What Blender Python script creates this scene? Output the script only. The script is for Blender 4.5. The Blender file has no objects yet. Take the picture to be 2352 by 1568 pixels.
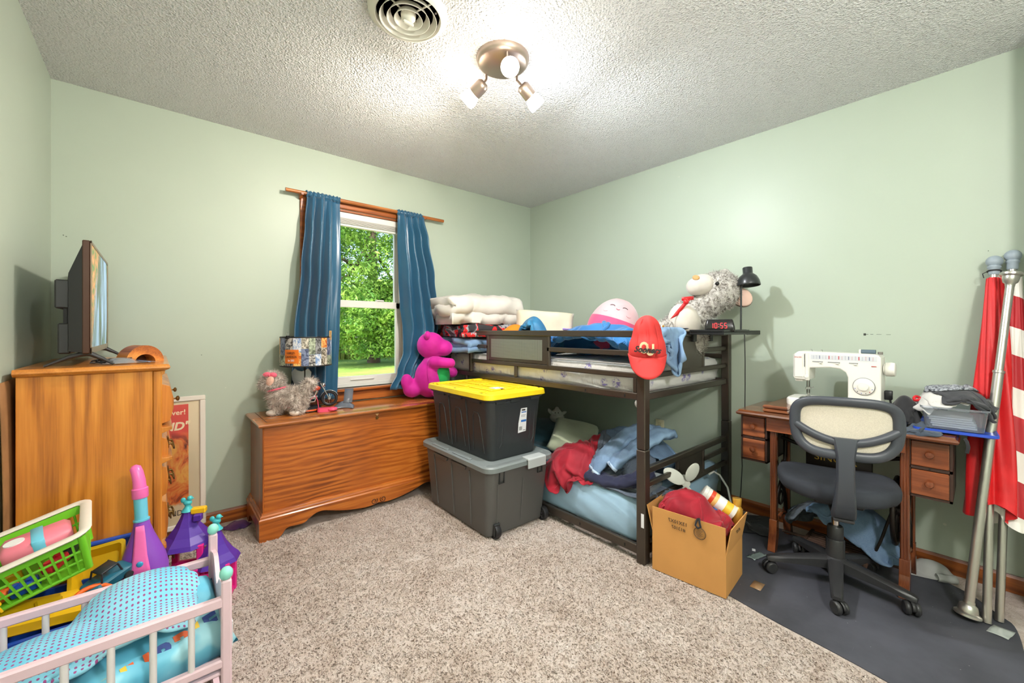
import bpy, math, random
import numpy as np
from mathutils import Vector, Matrix, Euler, noise

sc = bpy.context.scene
PI = math.pi
R = math.radians

# ------------------------------------------------------------------ camera
cam_d = bpy.data.cameras.new('camera')
cam_d.sensor_width = 36.0
cam_d.lens = 939.0 / 2352.0 * 36.0
cam_d.shift_y = -25.0 / 2352.0
cam_d.clip_start = 0.02
cam_d.clip_end = 300
cam = bpy.data.objects.new('camera', cam_d)
sc.collection.objects.link(cam)
cam.location = (0, 0, 1.177)
cam.rotation_euler = (R(90), 0, R(-41))
sc.camera = cam

# ------------------------------------------------------------------ world, sun, exposure
w = bpy.data.worlds.new('world')
sc.world = w
w.use_nodes = True
nt = w.node_tree
bg = nt.nodes['Background']
sky = nt.nodes.new('ShaderNodeTexSky')
sky.sky_type = 'NISHITA'
sky.sun_disc = False
sky.sun_elevation = R(48)
sky.sun_rotation = R(215)
sky.air_density = 1.0
sky.dust_density = 2.0
nt.links.new(sky.outputs[0], bg.inputs[0])
bg.inputs[1].default_value = 0.34

sun_d = bpy.data.lights.new('sun', 'SUN')
sun_d.energy = 4.6
sun_d.angle = R(0.6)
sun_d.color = (1.0, 0.95, 0.86)
sun = bpy.data.objects.new('sun', sun_d)
sc.collection.objects.link(sun)
sun.rotation_euler = Vector((0.45, 0.62, -0.72)).to_track_quat('-Z', 'Y').to_euler()
sun.location = (0, 0, 12)

sc.view_settings.view_transform = 'Standard'
sc.view_settings.look = 'None'
sc.view_settings.gamma = 1.0
sc.view_settings.use_curve_mapping = False
sc.view_settings.exposure = 0.75

BULB_W = 44.0       # each spot head
GLOW_W = 2.4        # light each frosted shade scatters all round
FILL_W = 62.0       # added fill lamp behind the camera
# ------------------------------------------------------------------ helpers
def lin(c):
    if isinstance(c, str):
        c = c.lstrip('#')
        c = tuple(int(c[i:i + 2], 16) for i in (0, 2, 4))
    if max(c[:3]) > 1.0:
        c = tuple(x / 255.0 for x in c)
    return tuple((x / 12.92 if x <= 0.04045 else ((x + 0.055) / 1.055) ** 2.4) for x in c[:3]) + (1.0,)

def link(o, parent=None):
    sc.collection.objects.link(o)
    if parent is not None:
        o.parent = parent
    return o

def tag(o, label=None, cat=None, group=None, kind=None):
    if label: o['label'] = label
    if cat: o['category'] = cat
    if group: o['group'] = group
    if kind: o['kind'] = kind
    return o

def empty(name, loc=(0, 0, 0), rot=(0, 0, 0), label=None, cat=None, group=None, kind=None, scale=None):
    o = bpy.data.objects.new(name, None)
    o.empty_display_size = 0.05
    sc.collection.objects.link(o)
    o.location = loc
    o.rotation_euler = rot
    if scale: o.scale = scale
    return tag(o, label, cat, group, kind)

def copy_tree(o, parent=None):
    c = o.copy()
    sc.collection.objects.link(c)
    c.parent = parent
    for ch in list(o.children):
        copy_tree(ch, c)
    return c

class MB:
    def __init__(s):
        s.v = []; s.f = []; s.m = []
    def add(s, vs, fs, mi=0, M=None):
        b = len(s.v)
        if M is not None:
            vs = [tuple(M @ Vector(p)) for p in vs]
        s.v.extend([tuple(p) for p in vs])
        s.f.extend([tuple(i + b for i in f) for f in fs])
        s.m.extend([mi] * len(fs))
        return s
    def box(s, lo, hi, bev=0.0, mi=0, M=None):
        x0, y0, z0 = lo; x1, y1, z1 = hi
        if bev <= 0:
            vs = [(x0, y0, z0), (x1, y0, z0), (x1, y1, z0), (x0, y1, z0), (x0, y0, z1), (x1, y0, z1), (x1, y1, z1), (x0, y1, z1)]
            fs = [(0, 3, 2, 1), (4, 5, 6, 7), (0, 1, 5, 4), (1, 2, 6, 5), (2, 3, 7, 6), (3, 0, 4, 7)]
            return s.add(vs, fs, mi, M)
        b = min(bev, (x1 - x0) / 2.01, (y1 - y0) / 2.01, (z1 - z0) / 2.01)
        vs = []; idx = {}
        c = ((x0, x1), (y0, y1), (z0, z1))
        for i in (0, 1):
            for j in (0, 1):
                for k in (0, 1):
                    p = [c[0][i], c[1][j], c[2][k]]
                    d = [b if i == 0 else -b, b if j == 0 else -b, b if k == 0 else -b]
                    for a in range(3):
                        q = [p[t] + (0 if t == a else d[t]) for t in range(3)]
                        idx[(i, j, k, a)] = len(vs); vs.append(tuple(q))
        fs = []
        def quad(a, n, vals):
            pass
        I = lambda i, j, k, a: idx[(i, j, k, a)]
        fs.append((I(0,0,0,0), I(0,0,1,0), I(0,1,1,0), I(0,1,0,0))); fs.append((I(1,0,0,0), I(1,1,0,0), I(1,1,1,0), I(1,0,1,0)))
        fs.append((I(0,0,0,1), I(1,0,0,1), I(1,0,1,1), I(0,0,1,1))); fs.append((I(0,1,0,1), I(0,1,1,1), I(1,1,1,1), I(1,1,0,1)))
        fs.append((I(0,0,0,2), I(0,1,0,2), I(1,1,0,2), I(1,0,0,2))); fs.append((I(0,0,1,2), I(1,0,1,2), I(1,1,1,2), I(0,1,1,2)))
        for j in (0, 1):
            for k in (0, 1):
                fs.append((I(0,j,k,1), I(1,j,k,1), I(1,j,k,2), I(0,j,k,2)))
        for i in (0, 1):
            for k in (0, 1):
                fs.append((I(i,0,k,0), I(i,1,k,0), I(i,1,k,2), I(i,0,k,2)))
        for i in (0, 1):
            for j in (0, 1):
                fs.append((I(i,j,0,0), I(i,j,1,0), I(i,j,1,1), I(i,j,0,1)))
        for i in (0, 1):
            for j in (0, 1):
                for k in (0, 1):
                    fs.append((I(i,j,k,0), I(i,j,k,1), I(i,j,k,2)))
        return s.add(vs, fs, mi, M)
    def cyl(s, p0, p1, r0, r1=None, n=16, cap=True, mi=0):
        r1 = r0 if r1 is None else r1
        p0 = Vector(p0); p1 = Vector(p1)
        q = (p1 - p0).to_track_quat('Z', 'Y').to_matrix()
        vs = []
        for p, r in ((p0, r0), (p1, r1)):
            for i in range(n):
                a = 2 * PI * i / n
                vs.append(tuple(p + q @ Vector((r * math.cos(a), r * math.sin(a), 0))))
        fs = [(i, (i + 1) % n, n + (i + 1) % n, n + i) for i in range(n)]
        if cap:
            fs.append(tuple(reversed(range(n)))); fs.append(tuple(range(n, 2 * n)))
        return s.add(vs, fs, mi)
    def tube(s, pts, r, n=8, closed=False, cap=True, mi=0, flat=None):
        pts = [Vector(p) for p in pts]
        m = len(pts)
        rr = r if isinstance(r, (list, tuple)) else [r] * m
        vs = []; up = None
        for i in range(m):
            if closed:
                t = pts[(i + 1) % m] - pts[i - 1]
            else:
                t = pts[min(i + 1, m - 1)] - pts[max(i - 1, 0)]
            if t.length < 1e-9: t = Vector((0, 0, 1))
            t.normalize()
            if up is None:
                up = Vector((0, 0, 1)) if abs(t.z) < 0.9 else Vector((1, 0, 0))
            a = t.cross(up)
            if a.length < 1e-6: a = t.orthogonal()
            a.normalize(); b = a.cross(t).normalized(); up = b
            for k in range(n):
                an = 2 * PI * k / n
                ca, sa = math.cos(an) * rr[i], math.sin(an) * rr[i]
                if flat: ca *= flat[0]; sa *= flat[1]
                vs.append(tuple(pts[i] + a * ca + b * sa))
        fs = []
        for i in range(m if closed else m - 1):
            j = (i + 1) % m
            for k in range(n):
                fs.append((i * n + k, i * n + (k + 1) % n, j * n + (k + 1) % n, j * n + k))
        if cap and not closed:
            fs.append(tuple(reversed(range(n)))); fs.append(tuple(range((m - 1) * n, m * n)))
        return s.add(vs, fs, mi)
    def lathe(s, prof, n=24, M=None, mi=0, cap=True, a0=0.0, a1=2 * PI):
        full = abs(a1 - a0 - 2 * PI) < 1e-6
        k = n if full else n + 1
        vs = []
        for (r, z) in prof:
            for i in range(k):
                a = a0 + (a1 - a0) * i / n
                vs.append((r * math.cos(a), r * math.sin(a), z))
        fs = []
        for j in range(len(prof) - 1):
            for i in range(n):
                i2 = (i + 1) % k
                fs.append((j * k + i, j * k + i2, (j + 1) * k + i2, (j + 1) * k + i))
        if cap and full:
            if prof[0][0] > 1e-6: fs.append(tuple(reversed(range(k))))
            if prof[-1][0] > 1e-6: fs.append(tuple(range((len(prof) - 1) * k, len(prof) * k)))
        return s.add(vs, fs, mi, M)
    def ball(s, c, r, nu=20, nv=12, M=None, mi=0):
        if not isinstance(r, (tuple, list)): r = (r, r, r)
        vs = [(0, 0, -1)]
        for j in range(1, nv):
            t = -PI / 2 + PI * j / nv
            for i in range(nu):
                a = 2 * PI * i / nu
                vs.append((math.cos(t) * math.cos(a), math.cos(t) * math.sin(a), math.sin(t)))
        vs.append((0, 0, 1))
        fs = [(0, 1 + (i + 1) % nu, 1 + i) for i in range(nu)]
        for j in range(nv - 2):
            for i in range(nu):
                a = 1 + j * nu + i; b = 1 + j * nu + (i + 1) % nu
                fs.append((a, b, b + nu, a + nu))
        L = len(vs) - 1; o = 1 + (nv - 2) * nu
        fs += [(o + i, o + (i + 1) % nu, L) for i in range(nu)]
        MM = Matrix.Translation(c) @ (M if M is not None else Matrix.Identity(4)) @ Matrix.Diagonal((r[0], r[1], r[2], 1))
        return s.add(vs, fs, mi, MM)
    def prism(s, poly, axis, d0, d1, mi=0, M=None):
        """extrude a 2D polygon along axis; poly coords are the other two axes in order"""
        n = len(poly)
        def P(p, d):
            if axis == 'x': return (d, p[0], p[1])
            if axis == 'y': return (p[0], d, p[1])
            return (p[0], p[1], d)
        vs = [P(p, d0) for p in poly] + [P(p, d1) for p in poly]
        fs = [tuple(reversed(range(n))), tuple(range(n, 2 * n))]
        fs += [(i, (i + 1) % n, n + (i + 1) % n, n + i) for i in range(n)]
        return s.add(vs, fs, mi, M)
    def grid(s, P, mi=0, closed_u=False, flip=False):
        """P[j][i] points"""
        nv = len(P); nu = len(P[0])
        vs = [tuple(p) for row in P for p in row]
        fs = []
        for j in range(nv - 1):
            for i in range(nu if closed_u else nu - 1):
                a = j * nu + i; b = j * nu + (i + 1) % nu
                q = (a, b, b + nu, a + nu)
                fs.append(tuple(reversed(q)) if flip else q)
        return s.add(vs, fs, mi)
    def build(s, name, mat, parent=None, smooth=None, loc=None, rot=None, sub=0, solid=0.0, bevel=0.0, weld=False, fix=True):
        me = bpy.data.meshes.new(name)
        me.from_pydata(s.v, [], s.f)
        mats = mat if isinstance(mat, (list, tuple)) else [mat]
        for m in mats: me.materials.append(m)
        if len(mats) > 1:
            me.polygons.foreach_set('material_index', s.m)
        if fix or weld:
            import bmesh
            bm = bmesh.new(); bm.from_mesh(me)
            if weld: bmesh.ops.remove_doubles(bm, verts=bm.verts, dist=1e-5)
            bmesh.ops.recalc_face_normals(bm, faces=bm.faces)
            bm.to_mesh(me); bm.free()
        if smooth is not None:
            me.polygons.foreach_set('use_smooth', [True] * len(me.polygons))
            if smooth < 179:
                me.set_sharp_from_angle(angle=R(smooth))
        me.update()
        o = bpy.data.objects.new(name, me)
        link(o, parent)
        if loc is not None: o.location = loc
        if rot is not None: o.rotation_euler = rot
        if bevel > 0:
            b = o.modifiers.new('bevel', 'BEVEL'); b.width = bevel; b.segments = 2; b.limit_method = 'ANGLE'; b.angle_limit = R(40)
        if solid > 0:
            b = o.modifiers.new('solid', 'SOLIDIFY'); b.thickness = solid; b.offset = 0
        if sub > 0:
            b = o.modifiers.new('sub', 'SUBSURF'); b.levels = sub; b.render_levels = sub
        return o

def rrect(w, d, r, n=5):
    """rounded rectangle outline centred on 0"""
    pts = []
    for cx, cy, a in ((w / 2 - r, d / 2 - r, 0), (-w / 2 + r, d / 2 - r, 90), (-w / 2 + r, -d / 2 + r, 180), (w / 2 - r, -d / 2 + r, 270)):
        for i in range(n + 1):
            t = R(a + 90 * i / n)
            pts.append((cx + r * math.cos(t), cy + r * math.sin(t)))
    return pts

def loft(mb, sections, mi=0, cap0=True, cap1=True):
    """sections: list of equal-length closed rings of 3D points"""
    n = len(sections[0]); vs = [p for sct in sections for p in sct]
    fs = []
    for j in range(len(sections) - 1):
        for i in range(n):
            fs.append((j * n + i, j * n + (i + 1) % n, (j + 1) * n + (i + 1) % n, (j + 1) * n + i))
    if cap0: fs.append(tuple(reversed(range(n))))
    if cap1: fs.append(tuple(range((len(sections) - 1) * n, len(sections) * n)))
    return mb.add(vs, fs, mi)

def blob(name, balls, mat, parent=None, voxel=0.01, smooth_it=6, loc=None, rot=None, tubes=()):
    """ellipsoids (centre, radii[, euler]) and tapering tubes fused into one continuous skin"""
    mb = MB()
    for b in balls:
        M = Euler([R(a) for a in b[2]]).to_matrix().to_4x4() if len(b) > 2 else None
        mb.ball(b[0], b[1], 20, 12, M)
    for pts, rr in tubes:
        mb.tube(pts, rr, 12)
        mb.ball(pts[0], rr[0], 12, 8); mb.ball(pts[-1], rr[-1], 12, 8)
    o = mb.build(name, mat, parent, smooth=180, loc=loc, rot=rot)
    m = o.modifiers.new('remesh', 'REMESH'); m.mode = 'VOXEL'; m.voxel_size = voxel; m.use_smooth_shade = True
    s = o.modifiers.new('smooth', 'SMOOTH'); s.factor = 0.5; s.iterations = smooth_it
    return o

def text(body, size, parent, mat, loc, rot, name='lettering', ext=0.0006, align='CENTER', font_shear=0.0, sx=1.0, bold=0.0):
    cu = bpy.data.curves.new(name, 'FONT')
    cu.body = body; cu.size = size; cu.align_x = align; cu.align_y = 'CENTER'
    cu.extrude = ext; cu.shear = font_shear; cu.offset = bold
    cu.materials.append(mat)
    cu.resolution_u = 3
    tmp = bpy.data.objects.new('tmp_text', cu)
    sc.collection.objects.link(tmp)
    bpy.context.view_layer.update()
    dg = bpy.context.evaluated_depsgraph_get()
    me = bpy.data.meshes.new_from_object(tmp.evaluated_get(dg))
    me.name = name
    bpy.data.objects.remove(tmp, do_unlink=True)
    o = bpy.data.objects.new(name, me)
    link(o, parent)
    o.location = loc; o.rotation_euler = rot
    o.scale = (sx, 1, 1)
    return o

# ------------------------------------------------------------------ cloth: position-based dynamics over a height field
class Heap:
    """height field that cloths fall on; each laid cloth raises it"""
    def __init__(s, x0, y0, x1, y1, base, cell=0.02):
        s.x0, s.y0, s.c = x0, y0, cell
        s.nx = int((x1 - x0) / cell) + 2; s.ny = int((y1 - y0) / cell) + 2
        xs = x0 + np.arange(s.nx) * cell; ys = y0 + np.arange(s.ny) * cell
        X_, Y_ = np.meshgrid(xs, ys, indexing='ij')
        s.H = base(X_, Y_) if callable(base) else np.full((s.nx, s.ny), float(base))
    def __call__(s, x, y):
        fx = np.clip((x - s.x0) / s.c, 0, s.nx - 1.001); fy = np.clip((y - s.y0) / s.c, 0, s.ny - 1.001)
        i = fx.astype(int); j = fy.astype(int); u = fx - i; v = fy - j
        return (s.H[i, j] * (1 - u) * (1 - v) + s.H[i + 1, j] * u * (1 - v) + s.H[i, j + 1] * (1 - u) * v + s.H[i + 1, j + 1] * u * v)
    def bump(s, cx, cy, rx, ry, h, p=2.0):
        xs = s.x0 + np.arange(s.nx) * s.c; ys = s.y0 + np.arange(s.ny) * s.c
        X_, Y_ = np.meshgrid(xs, ys, indexing='ij')
        q = np.clip(1 - (np.abs((X_ - cx) / rx) ** p + np.abs((Y_ - cy) / ry) ** p), 0, 1)
        s.H = np.maximum(s.H, np.where(q > 0, s.H.min() * 0 + h[0] + h[1] * np.sqrt(q), -9))
        return s
    def lay(s, P):
        P = P.reshape(-1, 3)
        i = np.clip(((P[:, 0] - s.x0) / s.c + 0.5).astype(int), 0, s.nx - 1); j = np.clip(((P[:, 1] - s.y0) / s.c + 0.5).astype(int), 0, s.ny - 1)
        np.maximum.at(s.H, (i, j), P[:, 2])

def cloth(w_, h_, centre, hf, rot=0.0, squeeze=0.75, nu=44, nv=44, steps=110, iters=7, seed=1, z0=None, rough=0.05, thick=0.004, fric=0.35, waves=3.0, bend=0.5, fold=0):
    """a w x h cloth dropped, crumpled by squeeze, onto the height field hf; returns (nv, nu, 3)"""
    rg = np.random.default_rng(seed)
    u = np.linspace(-0.5, 0.5, nu); v = np.linspace(-0.5, 0.5, nv)
    U, V_ = np.meshgrid(u, v)
    sq = squeeze if isinstance(squeeze, (tuple, list)) else (squeeze, squeeze)
    x = U * w_ * sq[0]; y = V_ * h_ * sq[1]
    ph = rg.random(8) * 6.28
    zz = np.zeros_like(x)
    for k in range(5):
        a = rg.random() * PI; f = waves * (0.7 + 0.7 * k) * 2 * PI
        zz += rough / (1 + 0.5 * k) * np.sin((U * math.cos(a) + V_ * math.sin(a)) * f + ph[k])
    x += 0.6 * rough * np.sin(V_ * 9 + ph[5]); y += 0.6 * rough * np.sin(U * 9 + ph[6])
    ca, sa = math.cos(R(rot)), math.sin(R(rot))
    P = np.stack([centre[0] + x * ca - y * sa, centre[1] + x * sa + y * ca, zz], axis=2)
    top = hf(P[..., 0], P[..., 1]).max()
    P[..., 2] += (top + 0.06 + rough) if z0 is None else z0
    Q = P.copy()
    lu, lv = w_ / (nu - 1), h_ / (nv - 1); ld = math.hypot(lu, lv)
    cons = []
    for du, dv, L, st in ((1, 0, lu, 1.0), (0, 1, lv, 1.0), (1, 1, ld, 0.6), (-1, 1, ld, 0.6), (2, 0, 2 * lu, bend), (0, 2, 2 * lv, bend)):
        m = max(abs(du), abs(dv)) * 2
        for s0 in range(m):
            if dv == 0:
                ia = np.arange(nu - du)[(np.arange(nu - du) // du) % 2 == s0] if s0 < 2 else []
                if len(ia): cons.append(((slice(None), ia), (slice(None), ia + du), L, st, du == 2))
            else:
                ja = np.arange(nv - dv)[(np.arange(nv - dv) // dv) % 2 == s0] if s0 < 2 else []
                if not len(ja): continue
                if du == 0: A = np.ix_(ja, np.arange(nu)); B = np.ix_(ja + dv, np.arange(nu))
                elif du > 0: A = np.ix_(ja, np.arange(nu - du)); B = np.ix_(ja + dv, np.arange(du, nu))
                else: A = np.ix_(ja, np.arange(-du, nu)); B = np.ix_(ja + dv, np.arange(nu + du))
                cons.append((A, B, L, st, dv == 2))
    for _ in range(steps):
        vel = (P - Q) * 0.93
        vel[..., 2] -= 0.0022
        np.clip(vel, -0.03, 0.03, out=vel)
        Q = P.copy(); P = P + vel
        for _k in range(iters):
            for A, B, L, st, only_push in cons:
                d = P[B] - P[A]
                l = np.sqrt((d * d).sum(-1, keepdims=True)) + 1e-9
                c = (l - L) / l
                if only_push: c = np.minimum(c, 0) * 0.6
                d = d * c * (0.5 * st)
                P[A] += d; P[B] -= d
        g = hf(P[..., 0], P[..., 1]) + thick
        hit = P[..., 2] < g
        P[..., 2] = np.where(hit, g, P[..., 2])
        for a in (0, 1):
            P[..., a] = np.where(hit, P[..., a] - (P[..., a] - Q[..., a]) * fric, P[..., a])
    return P

def wrinkle(P, amp=0.012, freq=9.0, seed=1.0, ax=(1.0, 1.0)):
    """sharp soft folds on a laid cloth"""
    Q = P.copy()
    for j in range(P.shape[0]):
        for i in range(P.shape[1]):
            x, y, z = P[j, i]
            wx = x * freq * ax[0] + 1.4 * noise.noise((x * 4, y * 4, seed)); wy = y * freq * ax[1] + 1.4 * noise.noise((x * 4, y * 4, seed + 7))
            r = 1 - abs(noise.noise((wx, wy, seed * 2.3))) * 2.2
            Q[j, i, 2] = z + amp * (max(0.0, r) ** 2.2 - 0.25)
    return Q

def cloth_obj(name, P, m, label=None, cat='clothing', group=None, parent=None, solid=0.005, sub=1, heap=None):
    if heap is not None: heap.lay(P)
    base = Vector(P.reshape(-1, 3).mean(axis=0)); base.z = float(P[..., 2].min())
    if parent is not None: base = Vector((0, 0, 0))
    rows = (P - np.array(base)).tolist()
    o = MB().grid(rows).build(name, m, parent, smooth=180, solid=solid, sub=sub, fix=False)
    if parent is None: o.location = base
    return tag(o, label, cat if label else None, group)

def fur(name, src_pts, src_nrm, count, length, width, m, parent, seed=1, droop=0.3, rand=0.5):
    """tufts of pile: thin tapered blades, too many to count"""
    rg = np.random.default_rng(seed)
    S = np.asarray(src_pts, float); N = np.asarray(src_nrm, float)
    i = rg.integers(0, len(S), count)
    p = S[i] + rg.normal(size=(count, 3)) * width * 0.8
    d = N[i] + rg.normal(size=(count, 3)) * rand + np.array([0, 0, -droop]); d /= np.linalg.norm(d, axis=1)[:, None]
    t = np.cross(d, rg.normal(size=(count, 3))); t /= np.linalg.norm(t, axis=1)[:, None]
    L = length * (0.5 + rg.random((count, 1)))
    V = np.stack([p - t * width, p + t * width, p + d * L], axis=1).reshape(-1, 3)
    me = bpy.data.meshes.new(name); me.from_pydata(V.tolist(), [], np.arange(count * 3).reshape(-1, 3).tolist())
    me.materials.append(m)
    o = bpy.data.objects.new(name, me); link(o, parent); o['kind'] = 'stuff'
    return o

def surf_samples(o):
    """vertices and normals of an object's evaluated mesh, in its own space"""
    bpy.context.view_layer.update()
    ev = o.evaluated_get(bpy.context.evaluated_depsgraph_get())
    me = ev.to_mesh()
    v = np.empty(len(me.vertices) * 3); n_ = np.empty(len(me.vertices) * 3)
    me.vertices.foreach_get('co', v); me.vertices.foreach_get('normal', n_)
    ev.to_mesh_clear()
    return v.reshape(-1, 3), n_.reshape(-1, 3)

# ------------------------------------------------------------------ materials
MATS = {}
def mat(name, color, rough=0.5, metal=0.0, var=0.0, vscale=8.0, bump=0.0, bscale=60.0, bdist=0.002, stretch=(1, 1, 1), col2=None,
        sheen=0.0, coat=0.0, trans=0.0, alpha=1.0, emit=None, estr=0.0, sss=0.0, spec=None, bdetail=3.0, ior=None, low=0.35, high=0.65):
    if name in MATS: return MATS[name]
    m = bpy.data.materials.new(name); m.use_nodes = True
    n = m.node_tree; b = n.nodes['Principled BSDF']
    b.inputs['Base Color'].default_value = lin(color)
    b.inputs['Roughness'].default_value = rough
    b.inputs['Metallic'].default_value = metal
    if spec is not None: b.inputs['Specular IOR Level'].default_value = spec
    if sheen: b.inputs['Sheen Weight'].default_value = sheen; b.inputs['Sheen Roughness'].default_value = 0.4
    if coat: b.inputs['Coat Weight'].default_value = coat; b.inputs['Coat Roughness'].default_value = 0.12
    if trans: b.inputs['Transmission Weight'].default_value = trans
    if ior: b.inputs['IOR'].default_value = ior
    if alpha < 1: b.inputs['Alpha'].default_value = alpha
    if sss: b.inputs['Subsurface Weight'].default_value = sss; b.inputs['Subsurface Radius'].default_value = (0.02, 0.02, 0.02)
    if emit is not None:
        b.inputs['Emission Color'].default_value = lin(emit); b.inputs['Emission Strength'].default_value = estr
    if var > 0 or col2 is not None or bump > 0:
        tc = n.nodes.new('ShaderNodeTexCoord'); mp = n.nodes.new('ShaderNodeMapping')
        mp.inputs['Scale'].default_value = stretch
        n.links.new(tc.outputs['Object'], mp.inputs['Vector'])
    if var > 0 or col2 is not None:
        nz = n.nodes.new('ShaderNodeTexNoise'); nz.inputs['Scale'].default_value = vscale; nz.inputs['Detail'].default_value = 5
        n.links.new(mp.outputs[0], nz.inputs['Vector'])
        rp = n.nodes.new('ShaderNodeValToRGB')
        c = lin(color)
        c2 = lin(col2) if col2 is not None else tuple(x * (1 - var) for x in c[:3]) + (1,)
        rp.color_ramp.elements[0].position = low; rp.color_ramp.elements[1].position = high
        rp.color_ramp.elements[0].color = c2
        rp.color_ramp.elements[1].color = c if col2 is not None else tuple(min(1, x * (1 + var * 0.5)) for x in c[:3]) + (1,)
        n.links.new(nz.outputs['Fac'], rp.inputs[0]); n.links.new(rp.outputs[0], b.inputs['Base Color'])
    if bump > 0:
        nb = n.nodes.new('ShaderNodeTexNoise'); nb.inputs['Scale'].default_value = bscale; nb.inputs['Detail'].default_value = bdetail
        n.links.new(mp.outputs[0], nb.inputs['Vector'])
        bp = n.nodes.new('ShaderNodeBump'); bp.inputs['Strength'].default_value = bump; bp.inputs['Distance'].default_value = bdist
        n.links.new(nb.outputs['Fac'], bp.inputs['Height']); n.links.new(bp.outputs[0], b.inputs['Normal'])
    MATS[name] = m
    return m

class NT:
    """small node-graph helper"""
    def __init__(s, name):
        s.m = bpy.data.materials.new(name); s.m.use_nodes = True
        s.n = s.m.node_tree; s.b = s.n.nodes['Principled BSDF']
        MATS[name] = s.m
    def node(s, t, **kw):
        n = s.n.nodes.new(t)
        for k, v in kw.items(): setattr(n, k, v)
        return n
    def link(s, a, b): s.n.links.new(a, b)
    def coord(s, scale=(1, 1, 1), rot=(0, 0, 0), loc=(0, 0, 0), out='Object'):
        tc = s.node('ShaderNodeTexCoord'); mp = s.node('ShaderNodeMapping')
        mp.inputs['Scale'].default_value = scale; mp.inputs['Rotation'].default_value = rot; mp.inputs['Location'].default_value = loc
        s.link(tc.outputs[out], mp.inputs[0]); return mp.outputs[0]
    def noise(s, vec, scale, detail=4, rough=0.5, dist=0.0, out='Fac'):
        n = s.node('ShaderNodeTexNoise'); n.inputs['Scale'].default_value = scale; n.inputs['Detail'].default_value = detail
        n.inputs['Roughness'].default_value = rough; n.inputs['Distortion'].default_value = dist
        s.link(vec, n.inputs['Vector']); return n.outputs[out]
    def voro(s, vec, scale, feat='F1', out='Distance', rnd=1.0):
        n = s.node('ShaderNodeTexVoronoi'); n.feature = feat; n.inputs['Scale'].default_value = scale; n.inputs['Randomness'].default_value = rnd
        s.link(vec, n.inputs['Vector']); return n.outputs[out]
    def wave(s, vec, scale, dist, detail=2, dscale=1.0, direction='Z', kind='BANDS'):
        n = s.node('ShaderNodeTexWave'); n.wave_type = kind
        if kind == 'BANDS': n.bands_direction = direction
        else: n.rings_direction = direction
        n.inputs['Scale'].default_value = scale; n.inputs['Distortion'].default_value = dist
        n.inputs['Detail'].default_value = detail; n.inputs['Detail Scale'].default_value = dscale
        s.link(vec, n.inputs['Vector']); return n.outputs['Fac']
    def ramp(s, fac, stops, interp='LINEAR'):
        n = s.node('ShaderNodeValToRGB'); cr = n.color_ramp; cr.interpolation = interp
        while len(cr.elements) < len(stops): cr.elements.new(0.5)
        for e, (p, c) in zip(cr.elements, stops):
            e.position = p; e.color = lin(c) if not isinstance(c, float) else (c, c, c, 1)
        s.link(fac, n.inputs[0]); return n.outputs[0]
    def mix(s, fac, a, b, blend='MIX'):
        n = s.node('ShaderNodeMix'); n.data_type = 'RGBA'; n.blend_type = blend
        for sock, v in ((n.inputs[0], fac), (n.inputs[6], a), (n.inputs[7], b)):
            if hasattr(v, 'is_linked') or hasattr(v, 'links'): s.link(v, sock)
            elif isinstance(v, (int, float)): sock.default_value = v
            else: sock.default_value = lin(v)
        return n.outputs[2]
    def math(s, op, a, b=0.0):
        n = s.node('ShaderNodeMath'); n.operation = op
        for sock, v in ((n.inputs[0], a), (n.inputs[1], b)):
            if isinstance(v, (int, float)): sock.default_value = v
            else: s.link(v, sock)
        return n.outputs[0]
    def bump(s, h, strength=0.5, dist=0.003):
        n = s.node('ShaderNodeBump'); n.inputs['Strength'].default_value = strength; n.inputs['Distance'].default_value = dist
        s.link(h, n.inputs['Height']); s.link(n.outputs[0], s.b.inputs['Normal'])
    def base(s, c): s.link(c, s.b.inputs['Base Color'])
    def set(s, rough=None, metal=None, **kw):
        if rough is not None: s.b.inputs['Roughness'].default_value = rough
        if metal is not None: s.b.inputs['Metallic'].default_value = metal
        for k, v in kw.items(): s.b.inputs[k].default_value = v

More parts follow.
